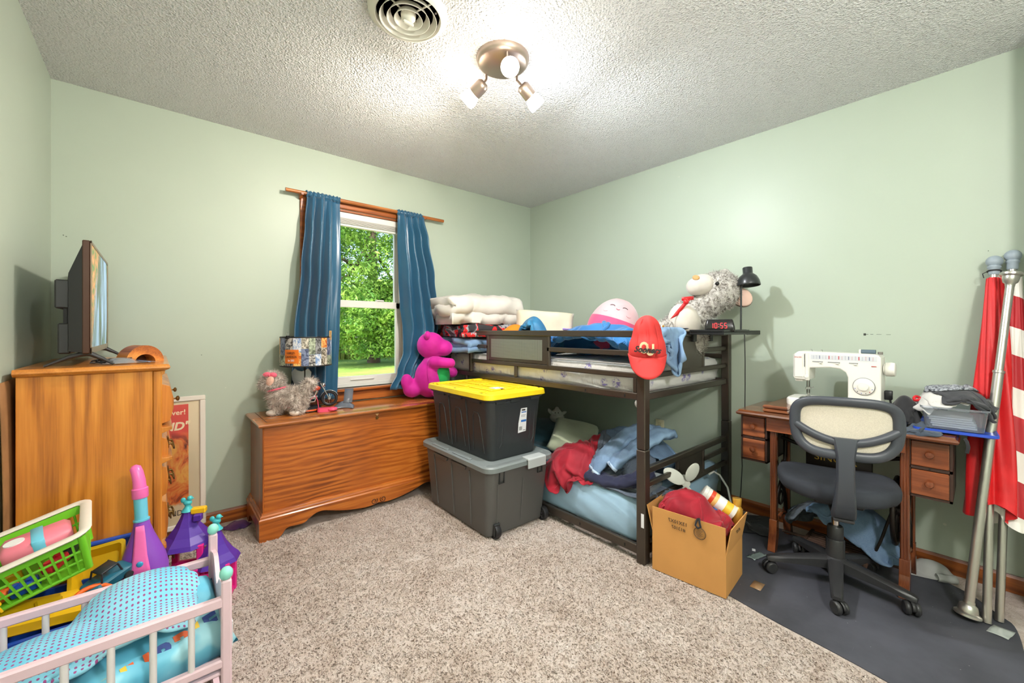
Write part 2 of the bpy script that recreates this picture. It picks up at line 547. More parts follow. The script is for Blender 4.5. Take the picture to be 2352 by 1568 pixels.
def wood(name, light, mid, dark, axis='x', rough=0.35, coat=0.25, grain=1.0, knots=0.0, seed=0.0, figure=0.35):
    """oak / pine: long figure along axis, fine pores, a few knots"""
    t = NT(name)
    st = {'x': (0.35, 2.2, 2.2), 'y': (2.2, 0.35, 2.2), 'z': (2.2, 2.2, 0.35)}[axis]
    v = t.coord(st, loc=(seed, seed * 1.7, seed * 0.6))
    fig = t.wave(v, 3.2 * grain, 13.0, 3, 1.1, direction={'x': 'Z', 'y': 'Z', 'z': 'X'}[axis])
    st2 = {'x': (2.0, 60, 60), 'y': (60, 2.0, 60), 'z': (60, 60, 2.0)}[axis]
    v2 = t.coord(st2)
    fine = t.noise(v2, 3.0, 4)
    big = t.noise(t.coord((1, 1, 1)), 2.2, 3)
    patch = t.ramp(t.noise(t.coord((1, 1, 1), loc=(seed, 0, 2.0)), 1.7, 2), [(0.42, 0.0), (0.60, 1.0)])
    figm = t.math('MULTIPLY', t.math('SUBTRACT', fig, 0.5), t.math('ADD', t.math('MULTIPLY', patch, figure), figure * 0.3))
    f = t.math('ADD', figm, t.math('ADD', t.math('MULTIPLY', fine, 0.45), t.math('MULTIPLY', big, 0.55)))
    col = t.ramp(f, [(0.22, dark), (0.50, mid), (0.78, light)])
    if knots > 0:
        kv = t.coord({'x': (0.5, 1, 1), 'y': (1, 0.5, 1), 'z': (1, 1, 0.5)}[axis], loc=(seed + 0.3, 0, 0))
        k = t.voro(kv, 3.0)
        kn = t.ramp(k, [(0.0, 0.8), (0.10, 0.45), (0.2, 0.0)])
        col = t.mix(kn, col, dark)
    t.base(col)
    t.bump(fine, 0.12, 0.001)
    t.set(rough)
    t.b.inputs['Coat Weight'].default_value = coat; t.b.inputs['Coat Roughness'].default_value = 0.15
    return t.m
# ------------------------------------------------------------------ room dimensions (metres)
XL, XR, YB, YF, ZC = -0.40, 2.911, 3.062, -1.30, 2.44
T = 0.14
WX0, WX1, WZ0, WZ1 = 0.80, 1.54, 0.755, 2.06      # window opening

# wall paint: sage green, satin
def wall_mat():
    t = NT('sage_wall_paint')
    v = t.coord()
    big = t.noise(v, 0.9, 3)
    col = t.ramp(big, [(0.3, (176, 187, 171)), (0.7, (184, 195, 179))])
    sp = t.voro(t.coord(loc=(0.37, 0.2, 0.61)), 2.3)
    spots = t.ramp(sp, [(0.0, 1.0), (0.012, 1.0), (0.016, 0.0)])
    t.base(t.mix(t.math('MULTIPLY', spots, 0.45), col, (225, 222, 205)))
    orange = t.noise(v, 160, 2)
    t.bump(orange, 0.10, 0.001)
    t.set(0.42)
    t.b.inputs['Specular IOR Level'].default_value = 0.38
    return t.m
WALL = wall_mat()

def popcorn():
    t = NT('popcorn_ceiling')
    v = t.coord()
    a = t.noise(v, 95, 3, 0.6, 0.3)
    b = t.voro(v, 120)
    h = t.math('ADD', a, t.math('MULTIPLY', b, 0.6))
    pit = t.ramp(h, [(0.40, (206, 205, 204)), (0.60, (244, 244, 245))])
    t.base(pit)
    t.bump(h, 1.0, 0.018)
    t.set(0.95)
    return t.m

def carpet():
    t = NT('beige_carpet')
    v = t.coord()
    big = t.noise(v, 3.2, 4, 0.6)
    mid = t.noise(v, 20, 4, 0.7, 0.6)
    fin = t.noise(v, 170, 3, 0.8)
    f = t.math('ADD', t.math('MULTIPLY', big, 0.30), t.math('ADD', t.math('MULTIPLY', mid, 0.40), t.math('MULTIPLY', fin, 0.35)))
    t.base(t.ramp(f, [(0.36, (186, 165, 150)), (0.52, (224, 208, 197)), (0.68, (243, 233, 226))]))
    h = t.math('ADD', t.math('MULTIPLY', mid, 0.9), fin)
    t.bump(h, 0.8, 0.016)
    t.set(1.0)
    t.b.inputs['Specular IOR Level'].default_value = 0.05
    return t.m
CARPET = carpet()
TRIM = wood('stained_trim_wood', (190, 110, 48), (158, 84, 34), (110, 56, 24), 'x', 0.35, 0.3)
TRIM_Y = wood('stained_trim_wood_run', (172, 98, 44), (142, 76, 32), (100, 50, 22), 'y', 0.35, 0.3)

def structure(mb, name, m, **kw):
    return tag(mb.build(name, m, **kw), kind='structure')

structure(MB().box((XL - T, YF - T, -0.12), (XR + T, YB + T, 0.0)), 'floor', CARPET)
structure(MB().box((XL - T, YF - T, ZC), (XR + T, YB + T, ZC + 0.12)), 'ceiling', popcorn())
mb = MB()
mb.box((XL - T, YB, 0), (WX0, YB + T, ZC)); mb.box((WX1, YB, 0), (XR + T, YB + T, ZC))
mb.box((WX0, YB, 0), (WX1, YB + T, WZ0)); mb.box((WX0, YB, WZ1), (WX1, YB + T, ZC))
structure(mb, 'wall_back', WALL)
structure(MB().box((XR, -0.175, 0), (XR + T, YB, ZC)), 'wall_right', WALL)
structure(MB().box((XL - T, YF, 0), (XL, YB, ZC)), 'wall_left', WALL)
# the wall beside the camera and the alcove the photographer stands in
mb = MB()
mb.box((2.62, -0.275, 0), (XR + T, -0.175, ZC)); mb.box((2.62, YF, 0), (2.72, -0.275, ZC)); mb.box((XL - T, YF - T, 0), (2.72, YF, ZC))
structure(mb, 'wall_front', WALL)
# baseboards with an eased top edge
def board(name, prof_axis, d0, d1, face, sgn, m, h=0.078, t=0.014):
    p = [(0, 0), (t, 0), (t, h - 0.012), (t * 0.45, h), (0, h)]
    mb = MB()
    if prof_axis == 'y':   # runs along y on the right wall
        mb.prism([(face + sgn * a, b) for a, b in p], 'y', d0, d1)
    else:
        mb.prism([(face + sgn * a, b) for a, b in p], 'x', d0, d1)
    return structure(mb, name, m)
board('baseboard_right', 'y', -0.175, YB, XR, -1, TRIM_Y)
board('baseboard_left', 'y', YF, YB, XL, 1, TRIM_Y)
board('baseboard_back', 'x', XL, XR, YB, -1, TRIM)
board('baseboard_front', 'x', 2.62, XR, -0.175, 1, TRIM)

# ------------------------------------------------------------------ window
VINYL = mat('white_vinyl', (226, 224, 218), 0.35)
WIN = tag(empty('window_1', (0, 0, 0)), 'white vinyl sash window in a stained wood casing between blue curtains', None, None, 'structure')
def wpart(mb, name, m, **kw): return mb.build(name, m, WIN, **kw)
y0, y1 = YB + 0.05, YB + 0.12
mb = MB()
mb.box((WX0, y0, WZ0), (WX0 + 0.045, y1, WZ1)); mb.box((WX1 - 0.045, y0, WZ0), (WX1, y1, WZ1))
mb.box((WX0, y0, WZ1 - 0.045), (WX1, y1, WZ1)); mb.box((WX0, y0, WZ0), (WX1, y1, WZ0 + 0.03))
wpart(mb, 'window_frame', VINYL, bevel=0.003)
# lower sash, in front
a0, a1 = WX0 + 0.045, WX1 - 0.045
ls = MB()
ls.box((a0, y0 + 0.004, WZ0 + 0.03), (a0 + 0.032, y0 + 0.034, 1.40)); ls.box((a1 - 0.032, y0 + 0.004, WZ0 + 0.03), (a1, y0 + 0.034, 1.40))
ls.box((a0, y0 + 0.004, WZ0 + 0.03), (a1, y0 + 0.034, WZ0 + 0.078)); ls.box((a0, y0 + 0.004, 1.352), (a1, y0 + 0.034, 1.405))
low = wpart(ls, 'lower_sash', VINYL, bevel=0.003)
lift = MB().box((1.10, y0 - 0.006, WZ0 + 0.048), (1.28, y0 + 0.006, WZ0 + 0.056), 0.002)
lift.build('lift_rail', VINYL, low)
MB().box((1.30, y0 - 0.004, 1.405), (1.36, y0 + 0.03, 1.417), 0.003).build('sash_lock', VINYL, low)
us = MB()
us.box((a0, y0 + 0.036, 1.36), (a0 + 0.03, y0 + 0.066, WZ1 - 0.045)); us.box((a1 - 0.03, y0 + 0.036, 1.36), (a1, y0 + 0.066, WZ1 - 0.045))
us.box((a0, y0 + 0.036, WZ1 - 0.082), (a1, y0 + 0.066, WZ1 - 0.045)); us.box((a0, y0 + 0.036, 1.36), (a1, y0 + 0.066, 1.39))
wpart(us, 'upper_sash', VINYL, bevel=0.003)
GLASS = NT('window_glass')
tr = GLASS.node('ShaderNodeBsdfTransparent'); gl = GLASS.node('ShaderNodeBsdfGlossy'); gl.inputs['Roughness'].default_value = 0.02
fr = GLASS.node('ShaderNodeFresnel'); fr.inputs[0].default_value = 1.25
mx = GLASS.node('ShaderNodeMixShader')
GLASS.link(fr.outputs[0], mx.inputs[0]); GLASS.link(tr.outputs[0], mx.inputs[1]); GLASS.link(gl.outputs[0], mx.inputs[2])
GLASS.link(mx.outputs[0], GLASS.n.nodes['Material Output'].inputs[0])
GLASS = GLASS.m
wpart(MB().box((a0 + 0.03, y0 + 0.017, WZ0 + 0.076), (a1 - 0.03, y0 + 0.021, 1.354)), 'pane', GLASS)
wpart(MB().box((a0 + 0.028, y0 + 0.049, 1.388), (a1 - 0.028, y0 + 0.053, WZ1 - 0.08)), 'pane', GLASS)
# raised blind tucked under the head: headrail and a few stacked slats
wpart(MB().box((WX0 + 0.02, YB + 0.008, 2.0), (WX1 - 0.02, YB + 0.04, 2.045), 0.004), 'blind_headrail', VINYL)
for k in range(5):
    wpart(MB().box((WX0 + 0.025, YB + 0.006, 1.965 + 0.007 * k), (WX1 - 0.025, YB + 0.042, 1.968 + 0.007 * k)), 'blind_slat', VINYL)
wpart(MB().box((WX0 + 0.022, YB + 0.007, 1.945), (WX1 - 0.022, YB + 0.041, 1.961), 0.004), 'blind_bottom_rail', VINYL)
# wood casing, jamb liner, stool and apron
mb = MB()
mb.box((WX0 - 0.062, YB - 0.018, WZ0 - 0.004), (WX0 - 0.002, YB, WZ1 + 0.06), 0.004)
wpart(mb, 'casing', TRIM)
wpart(MB().box((WX1 + 0.002, YB - 0.018, WZ0 - 0.004), (WX1 + 0.062, YB, WZ1 + 0.06), 0.004), 'casing', TRIM)
wpart(MB().box((WX0 - 0.062, YB - 0.019, WZ1 + 0.002), (WX1 + 0.062, YB, WZ1 + 0.062), 0.005), 'casing', TRIM)
wpart(MB().box((WX0 - 0.07, YB - 0.045, WZ0 - 0.02), (WX1 + 0.07, YB + 0.05, WZ0), 0.005), 'stool', TRIM)
wpart(MB().box((WX0 - 0.06, YB - 0.016, WZ0 - 0.095), (WX1 + 0.06, YB, WZ0 - 0.02), 0.004), 'apron', TRIM)
mb = MB()
mb.box((WX0, YB, WZ0), (WX0 + 0.012, YB + 0.05, WZ1)); mb.box((WX1 - 0.012, YB, WZ0), (WX1, YB + 0.05, WZ1)); mb.box((WX0, YB, WZ1 - 0.012), (WX1, YB + 0.05, WZ1))
wpart(mb, 'jamb', TRIM)

# ------------------------------------------------------------------ outdoors
def leaf_mat(name, c1, c2):
    t = NT(name)
    nz = t.noise(t.coord(), 1.4, 4)
    col = t.ramp(nz, [(0.35, c1), (0.65, c2)])
    t.base(col)
    t.set(0.5)
    tl = t.node('ShaderNodeBsdfTranslucent'); t.link(col, tl.inputs[0])
    ms = t.node('ShaderNodeMixShader'); ms.inputs[0].default_value = 0.42
    t.link(t.b.outputs[0], ms.inputs[1]); t.link(tl.outputs[0], ms.inputs[2])
    t.link(ms.outputs[0], t.n.nodes['Material Output'].inputs[0])
    return t.m
LEAF1 = leaf_mat('oak_leaf', (84, 138, 52), (172, 204, 96))
LEAF2 = leaf_mat('far_leaf', (70, 116, 58), (128, 164, 84))
BARK = mat('bark', (92, 76, 62), 0.9, bump=0.6, bscale=20, bdist=0.03)
GZ = -0.7
gm = NT('lawn')
gv = gm.coord()
gm.base(gm.ramp(gm.noise(gv, 0.5, 6, 0.7), [(0.35, (120, 158, 62)), (0.55, (156, 186, 84)), (0.7, (190, 194, 110))]))
gm.bump(gm.noise(gv, 9, 5), 0.6, 0.15); gm.set(0.9)
tag(MB().box((-25, YB + T + 0.02, GZ - 0.2), (60, 90, GZ)).build('lawn', gm.m), 'sunlit green lawn beyond the window', None, None, 'structure')

def leaves(rng, centres, radii, per, size, sq=0.75):
    k = len(centres)
    c = np.repeat(np.asarray(centres), per, axis=0); r = np.repeat(np.asarray(radii), per)[:, None]
    n = len(c)
    d = rng.normal(size=(n, 3)); d /= np.linalg.norm(d, axis=1)[:, None]
    rad = rng.random((n, 1)) ** 0.45
    p = c + d * rad * r * np.array([1, 1, sq])
    nrm = d * 0.6 + rng.normal(size=(n, 3)) * 0.6 + np.array([0, 0, 0.5]); nrm /= np.linalg.norm(nrm, axis=1)[:, None]
    t = np.cross(nrm, rng.normal(size=(n, 3))); t /= np.linalg.norm(t, axis=1)[:, None]
    b = np.cross(nrm, t)
    s = size * (0.6 + 0.8 * rng.random((n, 1)))
    V = np.stack([p - t * s, p + b * s * 0.42, p + t * s, p - b * s * 0.42], axis=1)
    V[:, 1] += nrm * s * 0.15; V[:, 3] += nrm * s * 0.15
    return V.reshape(-1, 3)
def leaf_object(name, V, m, parent):
    n = len(V) // 4
    me = bpy.data.meshes.new(name)
    me.from_pydata(V.tolist(), [], np.arange(n * 4).reshape(-1, 4).tolist())
    me.materials.append(m)
    o = bpy.data.objects.new(name, me); link(o, parent)
    o['kind'] = 'stuff'
    return o
rng = np.random.default_rng(5)
def tree(loc, h, cr, ch, label, leafm, ncl, per, size, low=None, name='tree', drop=0.0):
    root = empty(name, loc, label=label, cat='tree', group='trees beyond the window')
    tr = MB()
    tr.tube([(0, 0, -0.1), (0.05, 0, h * 0.2), (-0.05, 0.05, h * 0.5), (0, 0, h * 0.85)], [0.38, 0.30, 0.22, 0.06], 10)
    tr.build('trunk', BARK, root, smooth=60)
    cs = []; rs = []
    while len(cs) < ncl:
        d = rng.normal(size=3); d /= np.linalg.norm(d)
        q = d * (0.55 + 0.45 * rng.random()) * np.array([cr, cr, ch])
        cs.append(q + np.array([0, 0, h * 0.52])); rs.append(0.7 + 0.9 * rng.random())
    for q in (low or []):
        cs.append(np.array(q)); rs.append(0.8)
    for k in range(7):
        c = cs[k * 3]
        mb = MB(); mb.tube([(0, 0, h * (0.25 + 0.06 * k)), tuple(np.array(c) * 0.5 + np.array([0, 0, h * 0.22])), tuple(c)], [0.12, 0.08, 0.03], 7)
        mb.build('branch', BARK, root, smooth=60)
    leaf_object('foliage', leaves(rng, cs, rs, per, size), leafm, root)
    return root
# the oak that fills the window, about 15 m away, its boughs hanging nearly to the grass
oak_low = [(0.6 + 1.9 * a, -5.6 + b, 0.5 + 1.5 * c) for a, b, c in ((-0.9, 0, 1.6), (0, .2, 1.3), (.6, -.2, .7), (1.2, 0, .35), (1.8, .3, .5), (2.4, .4, .9), (-1.7, .5, 1.8), (0.3, -.3, 2.0), (1.5, 0, 1.4), (-2.6, 0.2, 2.1), (2.2, -.4, 1.7))] + [(-6 + 1.1 * (k % 12), -4.6 + 0.7 * (k % 3), 2.2 + 0.75 * (k // 12) + 0.5 * math.sin(k * 2.1)) for k in range(48)] + [(-1.8 + 0.6 * (k % 7), -2.6 - 0.25 * (k % 2), 1.0 + 1.0 * (k // 7)) for k in range(28)]
tree((9.6, 23.4, GZ), 13.5, 7.6, 6.4, 'tall bright green leafy oak filling the window view', LEAF1, 420, 260, 0.105, oak_low, 'oak_tree')
for k, (x, y, h) in enumerate(((-1.0, 42, 9), (11.5, 45, 11), (23.5, 43, 9.5), (35, 45, 10))):
    tree((x, y, GZ), h, 4.6, h * 0.42, ['distant tree at the edge of the field furthest toward the curtain with the lamp', 'tall distant tree standing behind the oak',
          'distant rounded tree seen low past the oak boughs', 'distant tree at the far end of the field'][k], LEAF2, 90, 130, 0.22)
# long grass strip at the field edge: countless blades
gp = []
n = 14000
px_ = rng.random(n) * 30 - 1; py_ = 27 + rng.random(n) * 7
V = np.zeros((n, 4, 3)); hgt = 0.5 + 0.7 * rng.random(n); ang = rng.random(n) * PI
V[:, 0] = np.stack([px_, py_, np.full(n, GZ)], 1); V[:, 1] = V[:, 0] + np.stack([0.05 * np.cos(ang), 0.05 * np.sin(ang), hgt * 0], 1)
V[:, 2] = V[:, 0] + np.stack([0.1 * np.cos(ang) + 0.02, 0.1 * np.sin(ang), hgt], 1); V[:, 3] = V[:, 0] + np.stack([-0.02 + 0 * ang, 0 * ang, hgt * 0.7], 1)
o = leaf_object('tall_grass', V.reshape(-1, 3), mat('dry_grass', (186, 182, 92), 0.8, var=0.3, vscale=0.7, col2=(120, 150, 60)), None)
tag(o, 'band of tall yellow green grass at the field edge under the trees', None, None, 'stuff')

# ------------------------------------------------------------------ curtain rod and curtains
OAKROD = wood('rod_oak', (196, 126, 62), (168, 98, 42), (120, 66, 28), 'x', 0.4, 0.2)
rod = empty('curtain_rod', (0.639, 3.005, 2.106), label='round wooden curtain rod mounted above the window', cat='curtain rod')
MB().cyl((0, 0, 0), (1.2, 0, 0), 0.0125, n=16).build('dowel', OAKROD, rod, smooth=40)
for x in (0.10, 1.02):
    mb = MB(); mb.prism([(0.052, -0.035), (0.052, 0.02), (0.0, -0.012), (-0.014, -0.002), (-0.014, -0.016), (0.01, -0.022)], 'x', x - 0.008, x + 0.008)
    mb.build('bracket', TRIM, rod, bevel=0.001)

SATIN = NT('blue_satin')
sv = SATIN.coord()
SATIN.base(SATIN.ramp(SATIN.noise(sv, 2.0, 3), [(0.3, (34, 84, 118)), (0.7, (44, 102, 134))]))
SATIN.bump(SATIN.noise(SATIN.coord((300, 300, 30)), 4, 2), 0.06, 0.0006)
SATIN.set(0.30); SATIN.b.inputs['Sheen Weight'].default_value = 0.35; SATIN.b.inputs['Anisotropic'].default_value = 0.4
tl = SATIN.node('ShaderNodeBsdfTranslucent'); tl.inputs[0].default_value = lin((70, 150, 165))
ms = SATIN.node('ShaderNodeMixShader'); ms.inputs[0].default_value = 0.14
SATIN.link(SATIN.b.outputs[0], ms.inputs[1]); SATIN.link(tl.outputs[0], ms.inputs[2]); SATIN.link(ms.outputs[0], SATIN.n.nodes['Material Output'].inputs[0])
SATIN = SATIN.m

def interp(keys, z, i):
    """keys sorted by descending z, smooth interpolation"""
    for a, b in zip(keys, keys[1:]):
        if a[0] >= z >= b[0]:
            t = (a[0] - z) / (a[0] - b[0]); t = t * t * (3 - 2 * t)
            return a[i] + (b[i] - a[i]) * t
    return keys[-1][i] if z < keys[-1][0] else keys[0][i]

def curtain(name, keys, folds, seed, label, flat_from=None):
    """keys: (z, x_left, x_right, y, fold depth)"""
    rnd = random.Random(seed)
    ph = [rnd.uniform(-0.4, 0.4) for _ in range(40)]
    nu, nv = 110, 70
    ztop, zbot = keys[0][0], keys[-1][0]
    P = []
    for j in range(nv):
        z = ztop + (zbot - ztop) * j / (nv - 1)
        xl, xr, yy, am = (interp(keys, z, i) for i in (1, 2, 3, 4))
        row = []
        for i in range(nu):
            u = i / (nu - 1)
            drift = 0.35 * math.sin(1.7 * z + seed)
            uu = u + 0.035 * math.sin(5 * u + 2.2 * z + seed)
            a = 2 * PI * folds * uu + drift
            wgt = 1.0
            if flat_from is not None:
                lo, hi, side = flat_from
                f = (u - lo) / (hi - lo)
                f = min(1, max(0, f)); f = f * f * (3 - 2 * f)
                wgt = 1 - f if side > 0 else f
                wgt = 0.12 + 0.88 * wgt
            sharp = math.sin(a) + 0.28 * math.sin(2 * a + 1.0 + ph[int(u * 20)] * 0.2)
            y = yy + am * sharp * wgt + 0.010 * math.sin(3.1 * z + 7 * u + seed)
            x = xl + (xr - xl) * (u + 0.018 * math.cos(a) * wgt)
            row.append((x, y, z))
        P.append(row)
    root = empty(name, (0.5 * (keys[0][1] + keys[0][2]), 3.0, keys[-1][0]), label=label, cat='curtain', group='blue curtains at the window')
    off = Vector(root.location)
    P = [[tuple(Vector(p) - off) for p in row] for row in P]
    MB().grid(P).build('panel', SATIN, root, smooth=180, solid=0.0025)
    # shirred rod pocket
    xl, xr = keys[0][1], keys[0][2]
    ring = []
    for i in range(60):
        u = i / 59
        cx = xl + (xr - xl) * u
        r = 0.0175 + 0.0035 * math.sin(2 * PI * folds * 2.2 * u + seed) + 0.0015 * math.sin(97 * u)
        ring.append([tuple(Vector((cx + 0.003 * math.sin(k * 2 + 9 * u), 3.005 + r * math.cos(2 * PI * k / 14), 2.106 + 1.15 * r * math.sin(2 * PI * k / 14))) - off) for k in range(14)])
    MB().grid(ring, closed_u=True).build('rod_pocket', SATIN, root, smooth=180)
    return root
curtain('curtain', [(2.094, .765, .985, 2.995, .011), (1.9, .745, .985, 2.985, .028), (1.6, .715, .985, 2.975, .036), (1.17, .672, .972, 2.972, .040), (0.9, .665, .96, 2.972, .040), (0.70, .66, .955, 2.972, .038)],
        4.0, 1.3, 'blue satin curtain hanging straight behind the lamp', (0.62, 0.78, 1))
curtain('curtain', [(2.094, 1.418, 1.637, 2.995, .011), (1.9, 1.42, 1.665, 2.985, .028), (1.6, 1.43, 1.71, 2.972, .036), (1.38, 1.44, 1.74, 2.965, .038), (1.2, 1.455, 1.76, 2.955, .040), (1.02, 1.44, 1.68, 2.93, .028), (0.86, 1.37, 1.60, 2.90, .022), (0.735, 1.30, 1.555, 2.885, .016)],
        3.7, 4.1, 'blue satin curtain swept aside onto the chest beside the magenta plush', None)

# ------------------------------------------------------------------ ceiling vent
CREAM = mat('cream_enamel', (226, 224, 212), 0.35)
vent = empty('ceiling_vent', (0.756, 1.498, ZC), label='round white ceiling vent with concentric louvre rings', cat='vent')
MB().lathe([(0.155, -0.001), (0.154, -0.008), (0.140, -0.020), (0.128, -0.024), (0.124, -0.020), (0.122, -0.002)], 48, cap=False).build('flange', CREAM, vent, smooth=50)
MB().lathe([(0.0, -0.0015), (0.124, -0.0015)], 32).build('duct', mat('duct_dark', (112, 86, 60), 0.6), vent)
for r in (0.110, 0.082, 0.054):
    MB().lathe([(r, -0.030), (r + 0.002, -0.030), (r - 0.012, -0.004), (r - 0.014, -0.004), (r, -0.030)], 40, cap=False).build('louvre_ring', CREAM, vent, smooth=50)
MB().lathe([(0.0, -0.034), (0.020, -0.032), (0.028, -0.022), (0.030, -0.006)], 24).build('hub', CREAM, vent, smooth=50)
for a in (20, 110, 200, 290):
    M = Matrix.Rotation(R(a), 4, 'Z')
    MB().box((0.02, -0.0025, -0.012), (0.122, 0.0025, -0.008), M=M).build('spoke', CREAM, vent)
MB().box((-0.022, -0.006, -0.046), (0.022, 0.006, -0.034), 0.003).build('damper_knob', CREAM, vent)
for a in (215, 305):
    MB().cyl((0.118 * math.cos(R(a)), 0.118 * math.sin(R(a)), -0.026), (0.118 * math.cos(R(a)), 0.118 * math.sin(R(a)), -0.022), 0.004, n=10).build('screw', mat('screw_steel', (150, 150, 145), 0.3, 1.0), vent)

# ------------------------------------------------------------------ ceiling light with three spot heads
NICKEL = mat('brushed_nickel', (176, 160, 148), 0.38, 0.85)
fx = empty('ceiling_light', (1.211, 1.459, ZC), label='brushed nickel ceiling light with three lit frosted spot heads', cat='ceiling light')
MB().lathe([(0.122, 0.0), (0.122, -0.012), (0.116, -0.026), (0.104, -0.034), (0.0, -0.040)], 48).build('canopy', NICKEL, fx, smooth=50)
def frosted(name, c, s):
    return mat(name, (250, 245, 238), 0.4, emit=c, estr=s)
FW = frosted('frosted_glass_warm', (255, 232, 204), 14.0)
FC = frosted('frosted_glass_cool', (238, 244, 255), 14.0)
heads = [((-0.015, 0.105, -0.034), (-0.05, 0.095, -0.105), (-0.30, 0.80, -0.52), FW, (1.0, 0.90, 0.80)),
         ((0.100, 0.013, -0.034), (0.115, -0.022, -0.105), (0.74, -0.16, -0.64), FC, (0.90, 0.95, 1.0)),
         ((-0.045, -0.085, -0.034), (-0.030, -0.078, -0.080), (-0.45, -0.62, -0.62), FW, (1.0, 0.93, 0.85))]
for stem0, piv, d, gm_, lc in heads:
    d = Vector(d).normalized()
    p = Vector(piv)
    arm = MB(); arm.tube([stem0, (stem0[0], stem0[1], stem0[2] - 0.022), tuple(p - d * 0.004)], 0.0055, 8)
    arm.build('arm', NICKEL, fx, smooth=60)
    M = Matrix.Translation(p) @ d.to_track_quat('Z', 'Y').to_matrix().to_4x4()
    hd = MB().lathe([(0.0, -0.020), (0.020, -0.019), (0.029, -0.009), (0.031, 0.004), (0.031, 0.048), (0.028, 0.050)], 24, M).build('socket_cup', NICKEL, fx, smooth=50)
    MB().lathe([(0.026, 0.044), (0.031, 0.055), (0.038, 0.076), (0.040, 0.094), (0.037, 0.106), (0.0, 0.110)], 24, M).build('glass_shade', gm_, hd, smooth=60)
    ld = bpy.data.lights.new('bulb', 'SPOT'); ld.energy = BULB_W; ld.color = lc; ld.shadow_soft_size = 0.03; ld.spot_size = R(176); ld.spot_blend = 0.75
    lo = bpy.data.objects.new('bulb', ld); link(lo, fx); lo.location = p + d * 0.118
    gd = bpy.data.lights.new('glow', 'POINT'); gd.energy = GLOW_W; gd.color = lc; gd.shadow_soft_size = 0.04
    go = bpy.data.objects.new('glow', gd); link(go, fx); go.location = p + d * 0.15
    lo.rotation_euler = (d + Vector((0, 0, -0.35))).to_track_quat('-Z', 'Y').to_euler()

# added fill lamp, unseen behind the camera, to even out the room light
fill_root = empty('fill_light', (0.75, -0.75, ZC), label='added opal globe fill lamp, unseen in the alcove behind the camera', cat='ceiling light')
MB().lathe([(0.07, 0.0), (0.07, -0.02), (0.05, -0.03)], 24).build('canopy', NICKEL, fill_root, smooth=50)
MB().lathe([(0.05, -0.03), (0.11, -0.06), (0.13, -0.11), (0.10, -0.17), (0.0, -0.19)], 28).build('globe', mat('fill_globe', (250, 248, 244), 0.4, emit=(255, 246, 236), estr=4.0), fill_root, smooth=60)
ld = bpy.data.lights.new('fill_bulb', 'POINT'); ld.energy = FILL_W; ld.color = (1.0, 0.97, 0.93); ld.shadow_soft_size = 0.12
lo = bpy.data.objects.new('fill_bulb', ld); link(lo, fill_root); lo.location = (0, 0, -0.34)
# carpet pile: short tufts, too many to count
rg = np.random.default_rng(12)
n = 230000
x = rg.random(n) * (XR - XL - 0.06) + XL + 0.03; y = rg.random(n) ** 1.25 * (YB - 0.0) - 0.10
keep = ~((x > 1.785 + 0.135 * (y + 0.1)) & (y < 0.99)) & ~((x > 1.9) & (y > 1.15)) & ~((x < 0.0) & (y > 2.2)) & ~((x > 0.44) & (x < 1.78) & (y > 2.64))
x = x[keep]; y = y[keep]; n = len(x)
a = rg.random(n) * 2 * PI; hgt = 0.003 + 0.004 * rg.random(n); wd = 0.0022 + 0.002 * rg.random(n)
lx = rg.normal(size=n) * 0.0045; ly = rg.normal(size=n) * 0.0045
z0 = np.zeros(n)
V = np.stack([np.stack([x - wd * np.cos(a), y - wd * np.sin(a), z0], 1), np.stack([x + wd * np.cos(a), y + wd * np.sin(a), z0], 1), np.stack([x + lx + 0.6 * wd * np.cos(a), y + ly + 0.6 * wd * np.sin(a), hgt], 1), np.stack([x + lx - 0.6 * wd * np.cos(a), y + ly - 0.6 * wd * np.sin(a), hgt], 1)], 1).reshape(-1, 3)
tag(leaf_object('carpet_pile', V, CARPET, None), 'short beige carpet pile covering the open floor', None, None, 'stuff')

# scuffs and nail holes in the paint
WR = bpy.data.objects['wall_right']
SC = mat('dark_scuff', (70, 72, 66), 0.8)
for y, z, l_, h_ in ((0.415, 1.150, 0.010, 0.012), (0.405, 1.156, 0.012, 0.002), (0.385, 1.156, 0.012, 0.002), (0.352, 1.156, 0.020, 0.0015), (0.315, 1.1555, 0.018, 0.0015), (-0.02, 1.545, 0.003, 0.003)):
    MB().box((XR - 0.0012, y, z), (XR + 0.0004, y + l_, z + h_)).build('scuff', SC, WR)
WB2 = bpy.data.objects['wall_back']
for x, z in ((-0.36, 1.66), (-0.35, 1.655), (0.20, 1.03)):
    MB().box((x, YB - 0.0012, z), (x + 0.005, YB + 0.0004, z + 0.003)).build('nail_hole', SC, WB2)
# ------------------------------------------------------------------ pine dresser against the left wall
PINE = wood('honey_pine', (222, 146, 58), (202, 124, 42), (150, 84, 28), 'z', 0.32, 0.35, grain=0.8, knots=0.9, seed=1.3)
PINE_T = wood('honey_pine_top', (220, 148, 66), (200, 124, 46), (156, 88, 32), 'y', 0.28, 0.45, grain=0.8)
BRASS = mat('aged_brass', (134, 104, 58), 0.35, 0.9)
dr = empty('dresser', (-0.372, 2.20, 0), label='tall honey pine dresser with brass pulls and a television on top', cat='dresser')
W, D, Hh = 0.395, 0.76, 1.04           # depth into the room, length along the wall, height
b = MB()
b.box((0.0, 0.012, 0.07), (W - 0.035, 0.03, Hh - 0.028)); b.build('side_panel', PINE, dr, bevel=0.002)
MB().box((0.0, D - 0.03, 0.07), (W - 0.035, D - 0.012, Hh - 0.028)).build('side_panel', PINE, dr, bevel=0.002)
MB().box((0.0, 0.03, 0.07), (0.01, D - 0.03, Hh - 0.028)).build('back_panel', PINE, dr)
